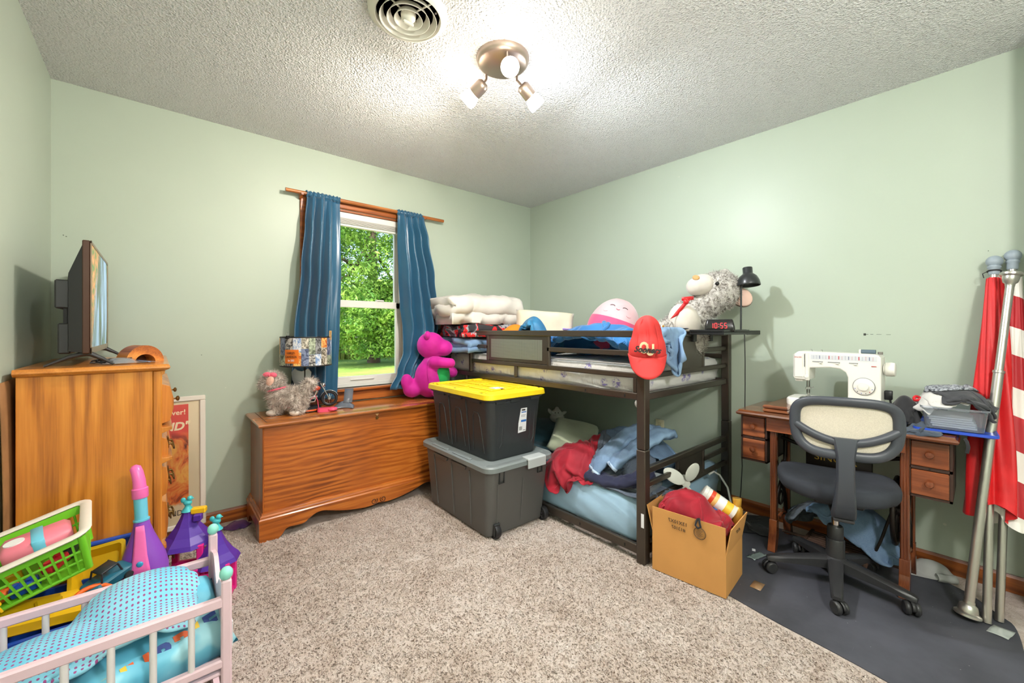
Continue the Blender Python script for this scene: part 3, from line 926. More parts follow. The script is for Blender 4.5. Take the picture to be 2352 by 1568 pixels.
for y in (0.010, D - 0.045):
    MB().box((W - 0.034, y, 0.07), (W - 0.006, y + 0.035, Hh - 0.028), 0.003).build('face_stile', PINE, dr)
# top with an ogee edge
p = [(0.0, 0.0), (0.0, 0.0)]
tp = MB()
secs = []
for o_, z in ((0.004, Hh - 0.028), (0.020, Hh - 0.020), (0.024, Hh - 0.014), (0.022, Hh - 0.006), (0.016, Hh)):
    x0, x1, y0_, y1_ = -0.005, W - 0.004 + o_, 0.012 - o_, D - 0.012 + o_
    secs.append([(x0, y0_, z), (x1, y0_, z), (x1, y1_, z), (x0, y1_, z)])
loft(tp, secs); tp.build('top', PINE_T, dr, smooth=40)
# crown moulding under the top front and its corbel end
MB().prism([(W - 0.03, Hh - 0.028), (W + 0.004, Hh - 0.028), (W + 0.002, Hh - 0.040), (W - 0.012, Hh - 0.050), (W - 0.018, Hh - 0.064), (W - 0.03, Hh - 0.064)], 'y', 0.012, D - 0.012).build('crown_moulding', PINE, dr, bevel=0.001)
# base plinth and feet
MB().box((0.0, 0.004, 0.05), (W + 0.004, D - 0.004, 0.10), 0.004).build('plinth', PINE, dr)
for x in (0.01, W - 0.06):
    for y in (0.01, D - 0.07):
        MB().prism([(y, 0.0), (y + 0.05, 0.0), (y + 0.06, 0.05), (y, 0.05)], 'x', x, x + 0.05).build('foot', PINE, dr, bevel=0.003)
# drawers: a bombe top drawer, then four, each with brass bail pulls
zs = [(0.785, 0.955, 0.032), (0.625, 0.735, 0.014), (0.48, 0.615, 0.014), (0.30, 0.47, 0.014), (0.115, 0.29, 0.014)]
for k, (z0, z1, bulge) in enumerate(zs):
    m_ = MB()
    prof = [(W - 0.012, z0), (W + bulge * 0.6, z0 + 0.012), (W + bulge, (z0 + z1) / 2 - 0.02), (W + bulge, (z0 + z1) / 2 + 0.02), (W + bulge * 0.6, z1 - 0.012), (W - 0.012, z1)]
    m_.prism([(a, c) for a, c in prof], 'y', 0.05, D - 0.05)
    dw = m_.build('drawer', PINE, dr, bevel=0.002)
    if k == 0:
        for y in (0.2, D - 0.2):
            MB().lathe([(0.004, 0), (0.004, 0.012), (0.011, 0.016), (0.012, 0.022), (0.006, 0.026), (0.0, 0.027)], 16,
                       Matrix.Translation((W + bulge - 0.002, y, (z0 + z1) / 2)) @ Matrix.Rotation(R(90), 4, 'Y')).build('knob', BRASS, dw, smooth=50)
    else:
        for y in (0.09, D - 0.17):
            zc = (z0 + z1) / 2 + 0.012; xx = W + bulge
            mm = MB()
            mm.prism([(y - 0.004, zc - 0.016), (y + 0.084, zc - 0.016), (y + 0.095, zc), (y + 0.07, zc + 0.022), (y + 0.01, zc + 0.022), (y - 0.015, zc)], 'x', xx - 0.002, xx + 0.003)
            for yy in (y + 0.005, y + 0.075):
                mm.cyl((xx, yy, zc), (xx + 0.014, yy, zc), 0.005, n=8)
            mm.tube([(xx + 0.012, y + 0.005, zc), (xx + 0.018, y + 0.003, zc - 0.014), (xx + 0.02, y + 0.018, zc - 0.026), (xx + 0.02, y + 0.062, zc - 0.026), (xx + 0.018, y + 0.077, zc - 0.014), (xx + 0.012, y + 0.075, zc)], 0.0035, 8)
            mm.build('bail_pull', BRASS, dw, smooth=50)
# moulded divider rails between drawers
for z in (0.745, 0.620):
    MB().prism([(W - 0.03, z), (W + 0.026, z + 0.022), (W + 0.026, z + 0.034), (W - 0.03, z + 0.034)], 'y', 0.012, D - 0.012).build('divider_rail', PINE, dr, bevel=0.002)

# thin brown board slipped behind the dresser
bp = MB()
bp.grid([[(-0.396 + 0.014 * math.sin(PI * j / 12) * 0.6, 2.155 + 0.3 * i, 0.0 + 1.0 * j / 12) for i in range(2)] for j in range(13)])
tag(bp.build('cardboard_sheet', mat('brown_board', (150, 104, 62), 0.8, var=0.2), smooth=180, solid=0.004), 'thin brown board slipped between the dresser and the wall', 'board')

# ------------------------------------------------------------------ oak blanket chest under the window
OAK = wood('chest_oak', (200, 118, 46), (176, 94, 32), (124, 62, 22), 'x', 0.3, 0.4, grain=1.5, knots=0.0, seed=0.4, figure=0.42)
OAK_T = wood('chest_oak_top', (202, 130, 60), (178, 104, 42), (130, 70, 28), 'x', 0.16, 0.7, grain=1.2, seed=2.2)
OAK_S = wood('chest_oak_side', (180, 98, 36), (150, 78, 28), (100, 50, 18), 'z', 0.3, 0.4, grain=1.1, seed=3.2)
chx, chy, CL, CD = 0.425, 2.615, 1.365, 0.41
ch = empty('blanket_chest', (chx, chy, 0), label='long oak blanket chest with scalloped base standing under the window', cat='chest')
bd = MB(); bd.box((0.028, 0.03, 0.09), (CL - 0.028, CD, 0.632)); bd.build('body', [OAK], ch, bevel=0.003)
MB().box((0.022, 0.028, 0.15), (0.029, CD, 0.628), 0.002).build('end_panel', OAK_S, ch)
MB().box((CL - 0.029, 0.028, 0.15), (CL - 0.022, CD, 0.628), 0.002).build('end_panel', OAK_S, ch)
tp = MB(); secs = []
for o_, z in ((0.010, 0.632), (0.0, 0.638), (-0.003, 0.646), (0.0, 0.653), (0.008, 0.656)):
    secs.append([(o_, o_, z), (CL - o_, o_, z), (CL - o_, CD + 0.02, z), (o_, CD + 0.02, z)])
loft(tp, secs); tp.build('lid', OAK_T, ch, smooth=40)
grv = MB()
for lo, hi in (((0.045, 0.040, 0.6555), (CL - 0.045, 0.043, 0.6568)), ((0.045, 0.040, 0.6555), (0.048, CD, 0.6568)), ((CL - 0.048, 0.040, 0.6555), (CL - 0.045, CD, 0.6568))):
    grv.box(lo, hi)
grv.build('inlay_groove', mat('dark_groove', (64, 30, 12), 0.5), ch)
# base moulding (stepped) and scalloped skirt
def mould(pts, name='base_moulding'):
    mb = MB(); secs = []
    for o_, z in pts:
        secs.append([(o_, o_, z), (CL - o_, o_, z), (CL - o_, CD + 0.01, z), (o_, CD + 0.01, z)])
    loft(mb, secs); return mb.build(name, OAK, ch, smooth=35)
mould([(0.0, 0.108), (0.0, 0.122), (0.006, 0.128), (0.007, 0.136), (0.014, 0.142), (0.016, 0.150), (0.024, 0.154)])
def skirt(L, foot, dip):
    """outline of the front skirt: feet at both ends, ogee scallops, a centre drop"""
    pts = [(0, 0.112), (0, 0.0), (foot * 0.62, 0.0)]
    half = L / 2
    key = [(foot * 0.62, 0.0), (foot * 0.78, 0.02), (foot * 0.86, 0.042), (foot, 0.05), (foot * 1.25, 0.046), (foot * 1.55, 0.046), (foot * 1.7, 0.066), (foot * 1.95, 0.088), (foot * 2.25, 0.092),
           (half - dip * 1.35, 0.066), (half - dip * 0.9, 0.046), (half - dip * 0.45, 0.034), (half - dip * 0.12, 0.036), (half, 0.046)]
    out = []
    for a, c in zip(key, key[1:]):
        for k in range(4):
            t = k / 4; out.append((a[0] + (c[0] - a[0]) * t, a[1] + (c[1] - a[1]) * t))
    # smooth
    for _ in range(3):
        out = [out[0]] + [((out[i - 1][0] + 2 * out[i][0] + out[i + 1][0]) / 4, (out[i - 1][1] + 2 * out[i][1] + out[i + 1][1]) / 4) for i in range(1, len(out) - 1)] + [out[-1]]
    left = pts + out[1:]
    right = [(L - x, z) for x, z in reversed(left)]
    return left + right[1:]
poly = skirt(CL - 0.004, 0.15, 0.20)
mb = MB()
n = len(poly)
# strip quads between the outline and the top edge keep the concave face clean
top = [(x, 0.112) for x, z in poly]
for y in (0.002, 0.022):
    vs = [(x + 0.002, y, z) for x, z in poly] + [(x + 0.002, y, z) for x, z in top]
    mb.add(vs, [(i, i + 1, n + i + 1, n + i) for i in range(1, n - 2)])
vs = [(x + 0.002, 0.002, z) for x, z in poly] + [(x + 0.002, 0.022, z) for x, z in poly]
mb.add(vs, [(i, i + 1, n + i + 1, n + i) for i in range(n - 1)])
mb.build('skirt', OAK, ch, fix=True)
for xx in (0.002, CL - 0.022):
    mb = MB(); mb.prism([(0.022, 0.112), (0.022, 0.0), (0.075, 0.0), (0.10, 0.04), (0.14, 0.06), (CD - 0.12, 0.06), (CD - 0.08, 0.04), (CD - 0.055, 0.0), (CD, 0.0), (CD, 0.112)], 'x', xx, xx + 0.02)
    mb.build('side_skirt', OAK_S, ch)
for sx in (-1, 1):
    mb = MB(); pts = []
    for k in range(26):
        a = k / 25 * 2.6 * PI; r = 0.022 * (1 - 0.72 * k / 25)
        pts.append((CL / 2 + sx * (0.030 + r * math.cos(a + PI * 0.8)), 0.0005, 0.060 + r * math.sin(a + PI * 0.8)))
    mb.tube(pts, 0.0022, 6); mb.build('carved_scroll', mat('dark_groove', (64, 30, 12)), ch, smooth=60)
lk = MB(); lk.cyl((CL / 2, 0.024, 0.598), (CL / 2, 0.031, 0.598), 0.010, n=16); lk.cyl((CL / 2, 0.020, 0.598), (CL / 2, 0.026, 0.598), 0.005, n=12)
lk.build('lock', BRASS, ch, smooth=40)
MB().prism([(CL / 2 - 0.013, 0.626), (CL / 2 + 0.013, 0.626), (CL / 2 + 0.006, 0.618), (CL / 2, 0.611), (CL / 2 - 0.006, 0.618)], 'y', 0.0255, 0.0305).build('veneer_chip', mat('pale_chip', (222, 176, 120), 0.8), ch)

# ------------------------------------------------------------------ storage totes
GREY = mat('grey_tote_plastic', (92, 92, 90), 0.5, bump=0.05, bscale=500)
BLACKP = mat('black_tote_plastic', (48, 52, 54), 0.42, bump=0.08, bscale=500)
LIDG = mat('grey_lid_plastic', (120, 128, 128), 0.45)
LATCH = mat('latch_grey', (176, 182, 182), 0.4)
def ring(w_, d_, r_, z): return [(x, y, z) for x, y in rrect(w_, d_, r_)]
g = empty('storage_tote', (1.622, 2.145, 0), (0, 0, R(-1.5)), label='large grey wheeled storage tote with a grey lid, under the yellow lidded one', cat='tote')
mb = MB()
loft(mb, [ring(0.42, 0.66, 0.03, 0.012), ring(0.43, 0.68, 0.04, 0.03), ring(0.475, 0.75, 0.05, 0.385), ring(0.485, 0.76, 0.05, 0.39)], cap1=False)
body = mb.build('body', GREY, g, smooth=40)
lid = MB()
loft(lid, [ring(0.505, 0.79, 0.055, 0.388), ring(0.515, 0.80, 0.06, 0.392), ring(0.515, 0.80, 0.06, 0.416), ring(0.50, 0.785, 0.055, 0.424), ring(0.44, 0.72, 0.05, 0.424), ring(0.425, 0.70, 0.045, 0.416), ring(0.40, 0.68, 0.04, 0.416)], cap0=False)
lid = lid.build('lid', LIDG, g, smooth=40)
for x, y, a in ((-0.235, -0.10, 90), (-0.235, 0.16, 90), (0.235, -0.1, 90), (0.235, 0.16, 90)):
    M = Matrix.Translation((x, y, 0.424)) @ Matrix.Rotation(R(a), 4, 'Z')
    MB().box((-0.095, -0.012, -0.002), (0.095, 0.012, 0.007), 0.004, M=M).build('raised_rib', LIDG, lid)
for y, sgn in ((-0.405, -1), (0.405, 1)):
    lt = MB(); lt.prism([(y - sgn * 0.05, 0.420), (y - sgn * 0.05, 0.432), (y + sgn * 0.006, 0.430), (y + sgn * 0.012, 0.424), (y + sgn * 0.012, 0.372), (y + sgn * 0.003, 0.370), (y + sgn * 0.002, 0.418)], 'x', 0.02, 0.16)
    lt.build('latch', LATCH, g, bevel=0.003)
# vertical panel ribs on the long faces, hand-hold brackets on the ends
for x, sgn in ((-0.2265, -1), (0.2265, 1)):
    for y in (-0.17, 0.02, 0.22):
        mb = MB(); mb.tube([(sgn * 0.2155, y, 0.035), (sgn * 0.2375, y * 1.08, 0.36)], 0.005, 6); mb.build('rib', GREY, body, smooth=60)
    for y in (-0.07, 0.14):
        mb = MB(); mb.prism([(y - 0.085, 0.375), (y + 0.085, 0.375), (y + 0.07, 0.352), (y - 0.07, 0.352)], 'x', sgn * 0.234, sgn * 0.246)
        mb.build('lip_gusset', GREY, body, bevel=0.002)
for x in (-0.145, 0.15):
    mb = MB(); mb.box((x - 0.02, -0.378, 0.315), (x - 0.012, -0.352, 0.39), 0.002); mb.box((x + 0.012, -0.378, 0.315), (x + 0.020, -0.352, 0.39), 0.002)
    mb.box((x - 0.012, -0.372, 0.315), (x + 0.012, -0.352, 0.321))
    mb.build('handle_bracket', mat('dark_slot', (44, 46, 46), 0.5), body)
for x in (-0.155, 0.02):
    mb = MB(); mb.tube([(x, -0.342, 0.05), (x * 1.1, -0.368, 0.31)], 0.004, 6); mb.build('rib', GREY, body, smooth=60)
WHEEL = mat('black_wheel', (36, 36, 38), 0.45)
for x in (-0.165, 0.205):
    wh = MB()
    M = Matrix.Translation((x, -0.338, 0.042)) @ Matrix.Rotation(R(90), 4, 'Y')
    wh.lathe([(0.0, -0.018), (0.010, -0.018), (0.012, -0.013), (0.030, -0.013), (0.034, -0.018), (0.040, -0.016), (0.042, -0.010), (0.042, 0.010), (0.040, 0.016), (0.034, 0.018), (0.0, 0.018)], 28, M)
    wo = wh.build('wheel', WHEEL, g, smooth=35)
    sp = MB()
    for k in range(3):
        a = 2 * PI * k / 3
        sp.tube([(x - 0.0145, -0.338 + 0.012 * math.cos(a), 0.042 + 0.012 * math.sin(a)), (x - 0.0145, -0.338 + 0.03 * math.cos(a), 0.042 + 0.03 * math.sin(a))], 0.006, 6)
    sp.build('spoke', WHEEL, wo)
MB().box((-0.185, -0.36, 0.02), (-0.142, -0.325, 0.088), 0.004).build('wheel_well', mat('dark_slot', (44, 46, 46)), g)

yb = empty('storage_tote', (1.640, 2.17, 0.4165), (0, 0, R(-1.0)), label='black storage tote with a bright yellow lid stacked on the grey one', cat='tote')
mb = MB()
loft(mb, [ring(0.35, 0.61, 0.03, 0.0), ring(0.36, 0.625, 0.04, 0.012), ring(0.425, 0.68, 0.05, 0.345), ring(0.445, 0.70, 0.05, 0.352), ring(0.445, 0.70, 0.05, 0.362)], cap1=True)
body = mb.build('body', BLACKP, yb, smooth=40)
YEL = mat('yellow_plastic', (240, 208, 30), 0.4, var=0.05)
lid = MB()
loft(lid, [ring(0.465, 0.715, 0.05, 0.362), ring(0.475, 0.725, 0.05, 0.366), ring(0.470, 0.72, 0.05, 0.392), ring(0.455, 0.705, 0.045, 0.398), ring(0.43, 0.68, 0.04, 0.398), ring(0.42, 0.67, 0.04, 0.388)])
lid = lid.build('lid', YEL, yb, smooth=40)
for (lo, hi) in (((-0.17, -0.30, 0.387), (0.17, -0.24, 0.394)), ((-0.19, -0.20, 0.387), (-0.12, 0.26, 0.395)), ((-0.09, -0.20, 0.387), (-0.01, 0.05, 0.396)), ((0.02, -0.20, 0.387), (0.10, 0.05, 0.396)),
                 ((0.13, -0.20, 0.387), (0.20, 0.26, 0.395)), ((-0.09, 0.08, 0.387), (-0.01, 0.30, 0.397)), ((0.02, 0.08, 0.387), (0.10, 0.30, 0.397)), ((-0.18, 0.285, 0.387), (-0.11, 0.325, 0.402)), ((0.12, 0.285, 0.387), (0.19, 0.325, 0.402))):
    MB().box(lo, hi, 0.005).build('raised_panel', YEL, lid)
for x, y in ((-0.21, 0.3), (-0.215, 0.02), (-0.215, -0.27), (0.215, -0.3), (0.215, 0.3)):
    MB().box((x - 0.004, y - 0.008, 0.3975), (x + 0.004, y + 0.008, 0.3988)).build('slot', mat('dark_slot', (44, 46, 46)), lid)
LABELW = mat('white_label', (232, 234, 236), 0.5)
st = MB().box((-0.045, -0.185, 0.3968), (0.025, -0.115, 0.3975)).build('sticker', LABELW, lid)
for x0_, y0_, x1_, y1_ in ((-0.038, -0.172, -0.030, -0.130), (-0.022, -0.165, -0.004, -0.155), (-0.020, -0.140, 0.0, -0.132), (0.008, -0.160, 0.018, -0.140)):
    MB().box((x0_, y0_, 0.3974), (x1_, y1_, 0.3978)).build('sticker_print', mat('label_blue', (40, 110, 190)), lid)
# tapered recessed channels on the long face and flutes on the end
for x, sgn in ((-0.19, -1), (0.19, 1)):
    for y in (-0.20, 0.0, 0.20):
        def fx_(z): return sgn * (0.18 + 0.0325 * (z - 0.012) / 0.333)
        mb = MB(); pts = [(fx_(0.04), y - 0.055, 0.04), (fx_(0.25), y - 0.035, 0.25), (fx_(0.275), y - 0.02, 0.275), (fx_(0.275), y + 0.02, 0.275), (fx_(0.25), y + 0.035, 0.25), (fx_(0.04), y + 0.055, 0.04)]
        mb.tube(pts, 0.0045, 6); mb.build('channel', BLACKP, body, smooth=60)
    for y in (-0.1, 0.1):
        mb = MB(); mb.tube([(fx_(0.02), y, 0.02), (fx_(0.34), y, 0.34)], 0.006, 6); mb.build('rib', BLACKP, body, smooth=60)
    for y in (-0.2, 0.0, 0.2):
        MB().box((min(sgn * 0.205, sgn * 0.223), y - 0.06, 0.335), (max(sgn * 0.205, sgn * 0.223), y + 0.06, 0.352), 0.002).build('lip_gusset', BLACKP, body)
for x in (-0.12, 0.13):
    mb = MB(); mb.tube([(x - 0.018, -0.333, 0.33), (x - 0.016, -0.318, 0.10), (x, -0.315, 0.07), (x + 0.016, -0.318, 0.10), (x + 0.018, -0.333, 0.33)], 0.005, 6)
    mb.build('flute', BLACKP, body, smooth=60)
for x in (-0.13, -0.02, 0.14):
    MB().box((x - 0.035, -0.349, 0.335), (x + 0.035, -0.332, 0.352), 0.002).build('lip_gusset', BLACKP, body)
# product label on the end
def end_y(z): return -0.3125 - 0.0275 * (z - 0.012) / 0.333 - 0.002
lb = MB()
pts = [(0.016, 0.14), (0.080, 0.145), (0.080, 0.29), (0.030, 0.29), (0.016, 0.20)]
lb.add([(x, end_y(z) - 0.0006, z) for x, z in pts], [(0, 1, 2, 3, 4)]); lab = lb.build('product_label', LABELW, yb)
tilt = R(90) - math.atan(0.0275 / 0.333)
INK = mat('black_ink', (30, 30, 32), 0.6)
LBL = mat('label_blue', (40, 110, 190))
for x0_, x1_, z_, h_, m_ in ((0.038, 0.066, 0.274, 0.009, INK), (0.036, 0.074, 0.262, 0.006, LBL), (0.034, 0.072, 0.246, 0.002, INK), (0.034, 0.066, 0.238, 0.002, INK), (0.056, 0.076, 0.152, 0.003, INK)):
    MB().add([(x0_, end_y(z_) - 0.001, z_), (x1_, end_y(z_) - 0.001, z_), (x1_, end_y(z_ + h_) - 0.001, z_ + h_), (x0_, end_y(z_ + h_) - 0.001, z_ + h_)], [(0, 1, 2, 3)]).build('print', m_, lab)
bb = MB(); bb.add([(0.036, end_y(.205) - 0.001, .205), (0.078, end_y(.205) - 0.001, .205), (0.078, end_y(.218) - 0.001, .218), (0.036, end_y(.218) - 0.001, .218)], [(0, 1, 2, 3)])
bb.build('print', mat('label_blue', (40, 110, 190)), lab)
bb = MB()
for k in range(8):
    x = 0.024 + 0.003 * k
    bb.add([(x, end_y(.155) - 0.001, .155), (x + 0.0016, end_y(.155) - 0.001, .155), (x + 0.0016, end_y(.178) - 0.001, .178), (x, end_y(.178) - 0.001, .178)], [(0, 1, 2, 3)])
bb.build('barcode', INK, lab)

# ------------------------------------------------------------------ metal loft bed in the corner
BRZ = mat('bronze_metal', (88, 80, 72), 0.30, 0.7, bump=0.03, bscale=300)
bx0, bx1, by0, by1 = 1.86, 2.885, 1.127, 3.03
bed = empty('bunk_bed', (bx0, by0, 0), label='dark bronze metal bunk bed in the corner, piled with bedding and toys', cat='bunk bed')
LX, LY = bx1 - bx0, by1 - by0
def bar(name, lo, hi, bev=0.004, par=bed, m=BRZ): return MB().box(lo, hi, bev).build(name, m, par)
h = 0.025
for x, y, top_ in ((0, 0, 1.17), (LX, 0, 1.17), (0, LY, 0.95), (LX, LY, 1.17)):
    bar('post', (x - h, y - h, 0.003), (x + h, y + h, 0.575))
    bar('post', (x - h + 0.001, y - h + 0.001, 0.5765), (x + h - 0.001, y + h - 0.001, top_))
# side rails (long): upper deck rail, guard, lower rail; front at x=0, rear at x=LX
for x in (0, LX):
    bar('side_rail', (x - 0.012, h, 0.822), (x + 0.012, LY - h, 0.858))
    bar('side_rail', (x - 0.012, h, 0.038), (x + 0.012, LY - h, 0.085))
gy1 = 2.63 - by0
bar('guard_rail', (-0.014, h, 1.142), (0.014, gy1, 1.178))
bar('guard_rail', (-0.010, h, 0.932), (0.010, gy1, 0.960))
bar('guard_rail', (-0.010, h, 1.045), (0.010, 1.798 - by0, 1.074))
bar('guard_rail', (-0.010, 2.40 - by0, 1.045), (0.010, gy1, 1.072))
bar('guard_post', (-0.014, gy1 - 0.02, 0.858), (0.014, gy1 + 0.012, 1.178))
bar('guard_post', (-0.010, 2.395 - by0, 0.955), (0.010, 2.42 - by0, 1.145))
bar('guard_post', (-0.010, 1.775 - by0, 0.955), (0.010, 1.80 - by0, 1.145))
bar('guard_post', (-0.010, 2.085 - by0, 0.858), (0.010, 2.11 - by0, 0.935))
bar('guard_post', (-0.010, 0.03, 0.858), (0.010, 0.055, 0.935))
bar('ladder_post', (-0.012, LY - 0.36, 0.085), (0.012, LY - 0.335, 0.822))
for x in (LX,):
    bar('guard_rail', (x - 0.012, h, 1.142), (x + 0.012, LY - h, 1.178))
    bar('guard_rail', (x - 0.010, h, 0.99), (x + 0.010, LY - h, 1.02))
# perforated panel
def perforated():
    t = NT('perforated_steel')
    v = t.coord((1, 120, 120))
    d = t.voro(v, 1.0, rnd=0.0)
    t.base(t.ramp(d, [(0.28, (40, 40, 38)), (0.36, (150, 155, 145))]))
    t.set(0.4, 0.5)
    return t.m
pan = bar('perforated_panel', (-0.006, 1.80 - by0, 0.962), (0.002, 2.396 - by0, 1.143), 0.002, m=BRZ)
MB().box((-0.0075, 1.84 - by0, 0.985), (-0.0062, 2.365 - by0, 1.118)).build('perforation', perforated(), pan)
# end frames (near end y=0, far end y=LY)
for y in (0, LY):
    bar('end_rail', (h, y - 0.012, 0.822), (LX - h, y + 0.012, 0.858))
    bar('end_rail', (h, y - 0.010, 0.930), (LX - h, y + 0.010, 0.958))
    bar('end_rail', (h, y - 0.014, 1.142), (LX - h, y + 0.014, 1.176))
    bar('end_rail', (h, y - 0.012, 0.038), (LX - h, y + 0.012, 0.085))
    bar('end_rail', (h, y - 0.014, 0.447), (LX - h, y + 0.014, 0.480))
    bar('end_rail', (h, y - 0.010, 0.285), (LX - h, y + 0.010, 0.315))
    for z in (1.045, 0.375):
        bar('end_rail', (LX * 0.64, y - 0.010, z), (LX - h, y + 0.010, z + 0.028))
        bar('end_rail', (h, y - 0.010, z), (LX * 0.36, y + 0.010, z + 0.028))
    for z0, z1 in ((0.955, 1.145), (0.312, 0.450)):
        e = bar('end_panel', (LX * 0.36, y - 0.006, z0), (LX * 0.64, y + 0.006, z1), 0.002)
        bar('end_stile', (LX * 0.36 - 0.024, y - 0.010, z0), (LX * 0.36, y + 0.010, z1))
        bar('end_stile', (LX * 0.64, y - 0.010, z0), (LX * 0.64 + 0.024, y + 0.010, z1))
for yy, zz in ((0.36, 0.838), (0.10, 0.838), (0.40, 0.06), (0.10, 0.06)):
    MB().box((-0.0135, yy - 0.004, zz - 0.008), (-0.0118, yy + 0.004, zz + 0.008), 0.0008).build('bolt_hole', mat('hole_black', (12, 12, 12), 0.6), bed)
for k in range(6):
    y = 0.18 + k * 0.31
    bar('deck_slat', (0.012, y, 0.83), (LX - 0.012, y + 0.05, 0.842), 0.002)
    bar('deck_slat', (0.012, y, 0.05), (LX - 0.012, y + 0.05, 0.062), 0.002)
MB().box((-0.0262, -0.02, 0.19), (-0.0254, -0.004, 0.26)).build('care_label', LABELW, bed)

# mattresses
MAT_U = NT('unicorn_sheet')
v = MAT_U.coord((1, 1, 1))
cell = MAT_U.voro(v, 9.0)
shape = MAT_U.noise(v, 42, 3, 0.6, 1.5)
spot = MAT_U.math('MULTIPLY', MAT_U.ramp(cell, [(0.18, 1.0), (0.30, 0.0)]), MAT_U.ramp(shape, [(0.46, 0.0), (0.52, 1.0)]))
MAT_U.base(MAT_U.mix(spot, (216, 214, 212), (128, 118, 180)))
MAT_U.bump(MAT_U.noise(MAT_U.coord((1, 6, 1.4)), 5, 4), 0.5, 0.02); MAT_U.set(0.6)
SHEET = mat('light_blue_sheet', (166, 202, 228), 0.5, var=0.10, vscale=3, bump=0.25, bscale=6, bdist=0.02, sheen=0.2)
def mattress(name, lo, hi, m, label, seed=1):
    rnd = random.Random(seed)
    x0, y0_, z0 = lo; x1, y1_, z1 = hi
    n = 6
    mb = MB()
    w_, d_, hh = x1 - x0, y1_ - y0_, z1 - z0
    prof = [(0.0, 0.03), (0.01, 0.008), (0.03, 0.0), (hh * 0.5, -0.006), (hh - 0.035, 0.0), (hh - 0.012, 0.010), (hh, 0.04)]
    secs = []
    for z, ins in prof:
        pts = rrect(w_ - 2 * ins, d_ - 2 * ins, 0.05, 8)
        dense = []
        for a, c in zip(pts, pts[1:] + pts[:1]):
            L = math.hypot(c[0] - a[0], c[1] - a[1]); k = max(1, int(L / 0.05))
            for q in range(k): dense.append((a[0] + (c[0] - a[0]) * q / k, a[1] + (c[1] - a[1]) * q / k))
        secs.append([(x + 0.006 * noise.noise((x * 7, y * 7, z * 20 + seed)), y + 0.006 * noise.noise((x * 7, y * 7, z * 20 + 9 + seed)), z + (0.008 * noise.noise((x * 5, y * 5, seed)) if z > hh * 0.4 else 0)) for x, y in dense])
    loft(mb, secs)
    o = mb.build(name, m, smooth=60, loc=((x0 + x1) / 2, (y0_ + y1_) / 2, z0))
    return tag(o, label, 'mattress', 'bunk mattresses')
mattress('mattress', (1.885, 1.16, 0.8445), (2.865, 3.0, 1.0), MAT_U.m, 'upper bunk mattress in a white sheet printed with purple unicorns')
mattress('mattress', (1.885, 1.16, 0.0635), (2.865, 3.0, 0.30), SHEET, 'lower bunk mattress in a pale blue fitted sheet', 4)
# ------------------------------------------------------------------ rubber floor mat
mb = MB()
out = [(1.935, 0.86), (1.915, 0.72), (1.885, 0.56), (1.87, 0.38), (1.845, 0.20), (1.80, 0.02), (1.79, -0.10), (2.56, -0.105), (2.63, -0.04), (2.735, 0.03), (2.80, 0.14), (2.765, 0.27), (2.75, 0.40), (2.80, 0.62), (2.80, 0.80), (2.72, 0.95), (2.45, 0.985), (2.2, 0.97)]
# smooth the outline (Chaikin)
for _ in range(3):
    nn = []
    for a, c in zip(out, out[1:] + out[:1]):
        nn += [(a[0] * .75 + c[0] * .25, a[1] * .75 + c[1] * .25), (a[0] * .25 + c[0] * .75, a[1] * .25 + c[1] * .75)]
    out = nn
cx_ = sum(p[0] for p in out) / len(out); cy_ = sum(p[1] for p in out) / len(out)
def matz(x, y): return 0.0045
secs = [[(cx_ + (x - cx_) * k, cy_ + (y - cy_) * k, z) for x, y in out] for k, z in ((1.0, 0.001), (1.0, 0.004), (0.992, 0.0045))]
loft(mb, secs, cap0=True, cap1=True)
t = NT('black_rubber_mat')
v = t.coord()
a = t.noise(v, 2.5, 5, 0.6)
col = t.ramp(a, [(0.35, (58, 59, 66)), (0.65, (82, 83, 92))])
sp = t.voro(v, 26)
dots = t.ramp(sp, [(0.0, 1.0), (0.035, 1.0), (0.05, 0.0)])
lint = t.ramp(t.noise(t.coord((3, 40, 1), rot=(0, 0, 0.7)), 1.0, 2), [(0.74, 0.0), (0.78, 0.6)])
t.base(t.mix(t.math('MAXIMUM', t.math('MULTIPLY', dots, 0.8), lint), col, (150, 150, 152)))
t.set(0.62)
tag(mb.build('floor_mat', t.m, smooth=30), 'black rubber mat spread under the desk chair, flecked with lint', 'mat')

# ------------------------------------------------------------------ treadle sewing table
CHERRY = wood('cherry_wood', (146, 82, 48), (116, 60, 34), (70, 34, 18), 'z', 0.25, 0.5, grain=1.0, seed=1.1)
CHERRY_Y = wood('cherry_wood_top', (150, 92, 54), (120, 68, 38), (78, 40, 22), 'y', 0.18, 0.6, grain=0.9, seed=2.1)
CHERRY_L = wood('cherry_drawer_front', (166, 96, 56), (132, 70, 40), (84, 42, 24), 'y', 0.25, 0.5, grain=0.7, seed=0.2)
DKW = mat('dark_drawer_case', (62, 40, 32), 0.4, var=0.2, coat=0.3)
IRON = mat('cast_iron', (40, 34, 30), 0.45, 0.6, bump=0.15, bscale=120)
tb = empty('sewing_table', (2.43, 0.06, 0), label='antique treadle sewing table with wooden drawers against the wall', cat='sewing table')
TX, TY = 0.42, 0.84
def tpart(mb, name, m=CHERRY, par=tb, **kw): return mb.build(name, m, par, **kw)
mb = MB(); secs = []
for o_, z in ((0.014, 0.712), (0.004, 0.716), (0.0, 0.724), (0.004, 0.732), (0.010, 0.735), (0.012, 0.742)):
    secs.append([(o_, o_, z), (TX, o_, z), (TX, TY - o_, z), (o_, TY - o_, z)])
loft(mb, secs); tpart(mb, 'top', CHERRY_Y, smooth=35)
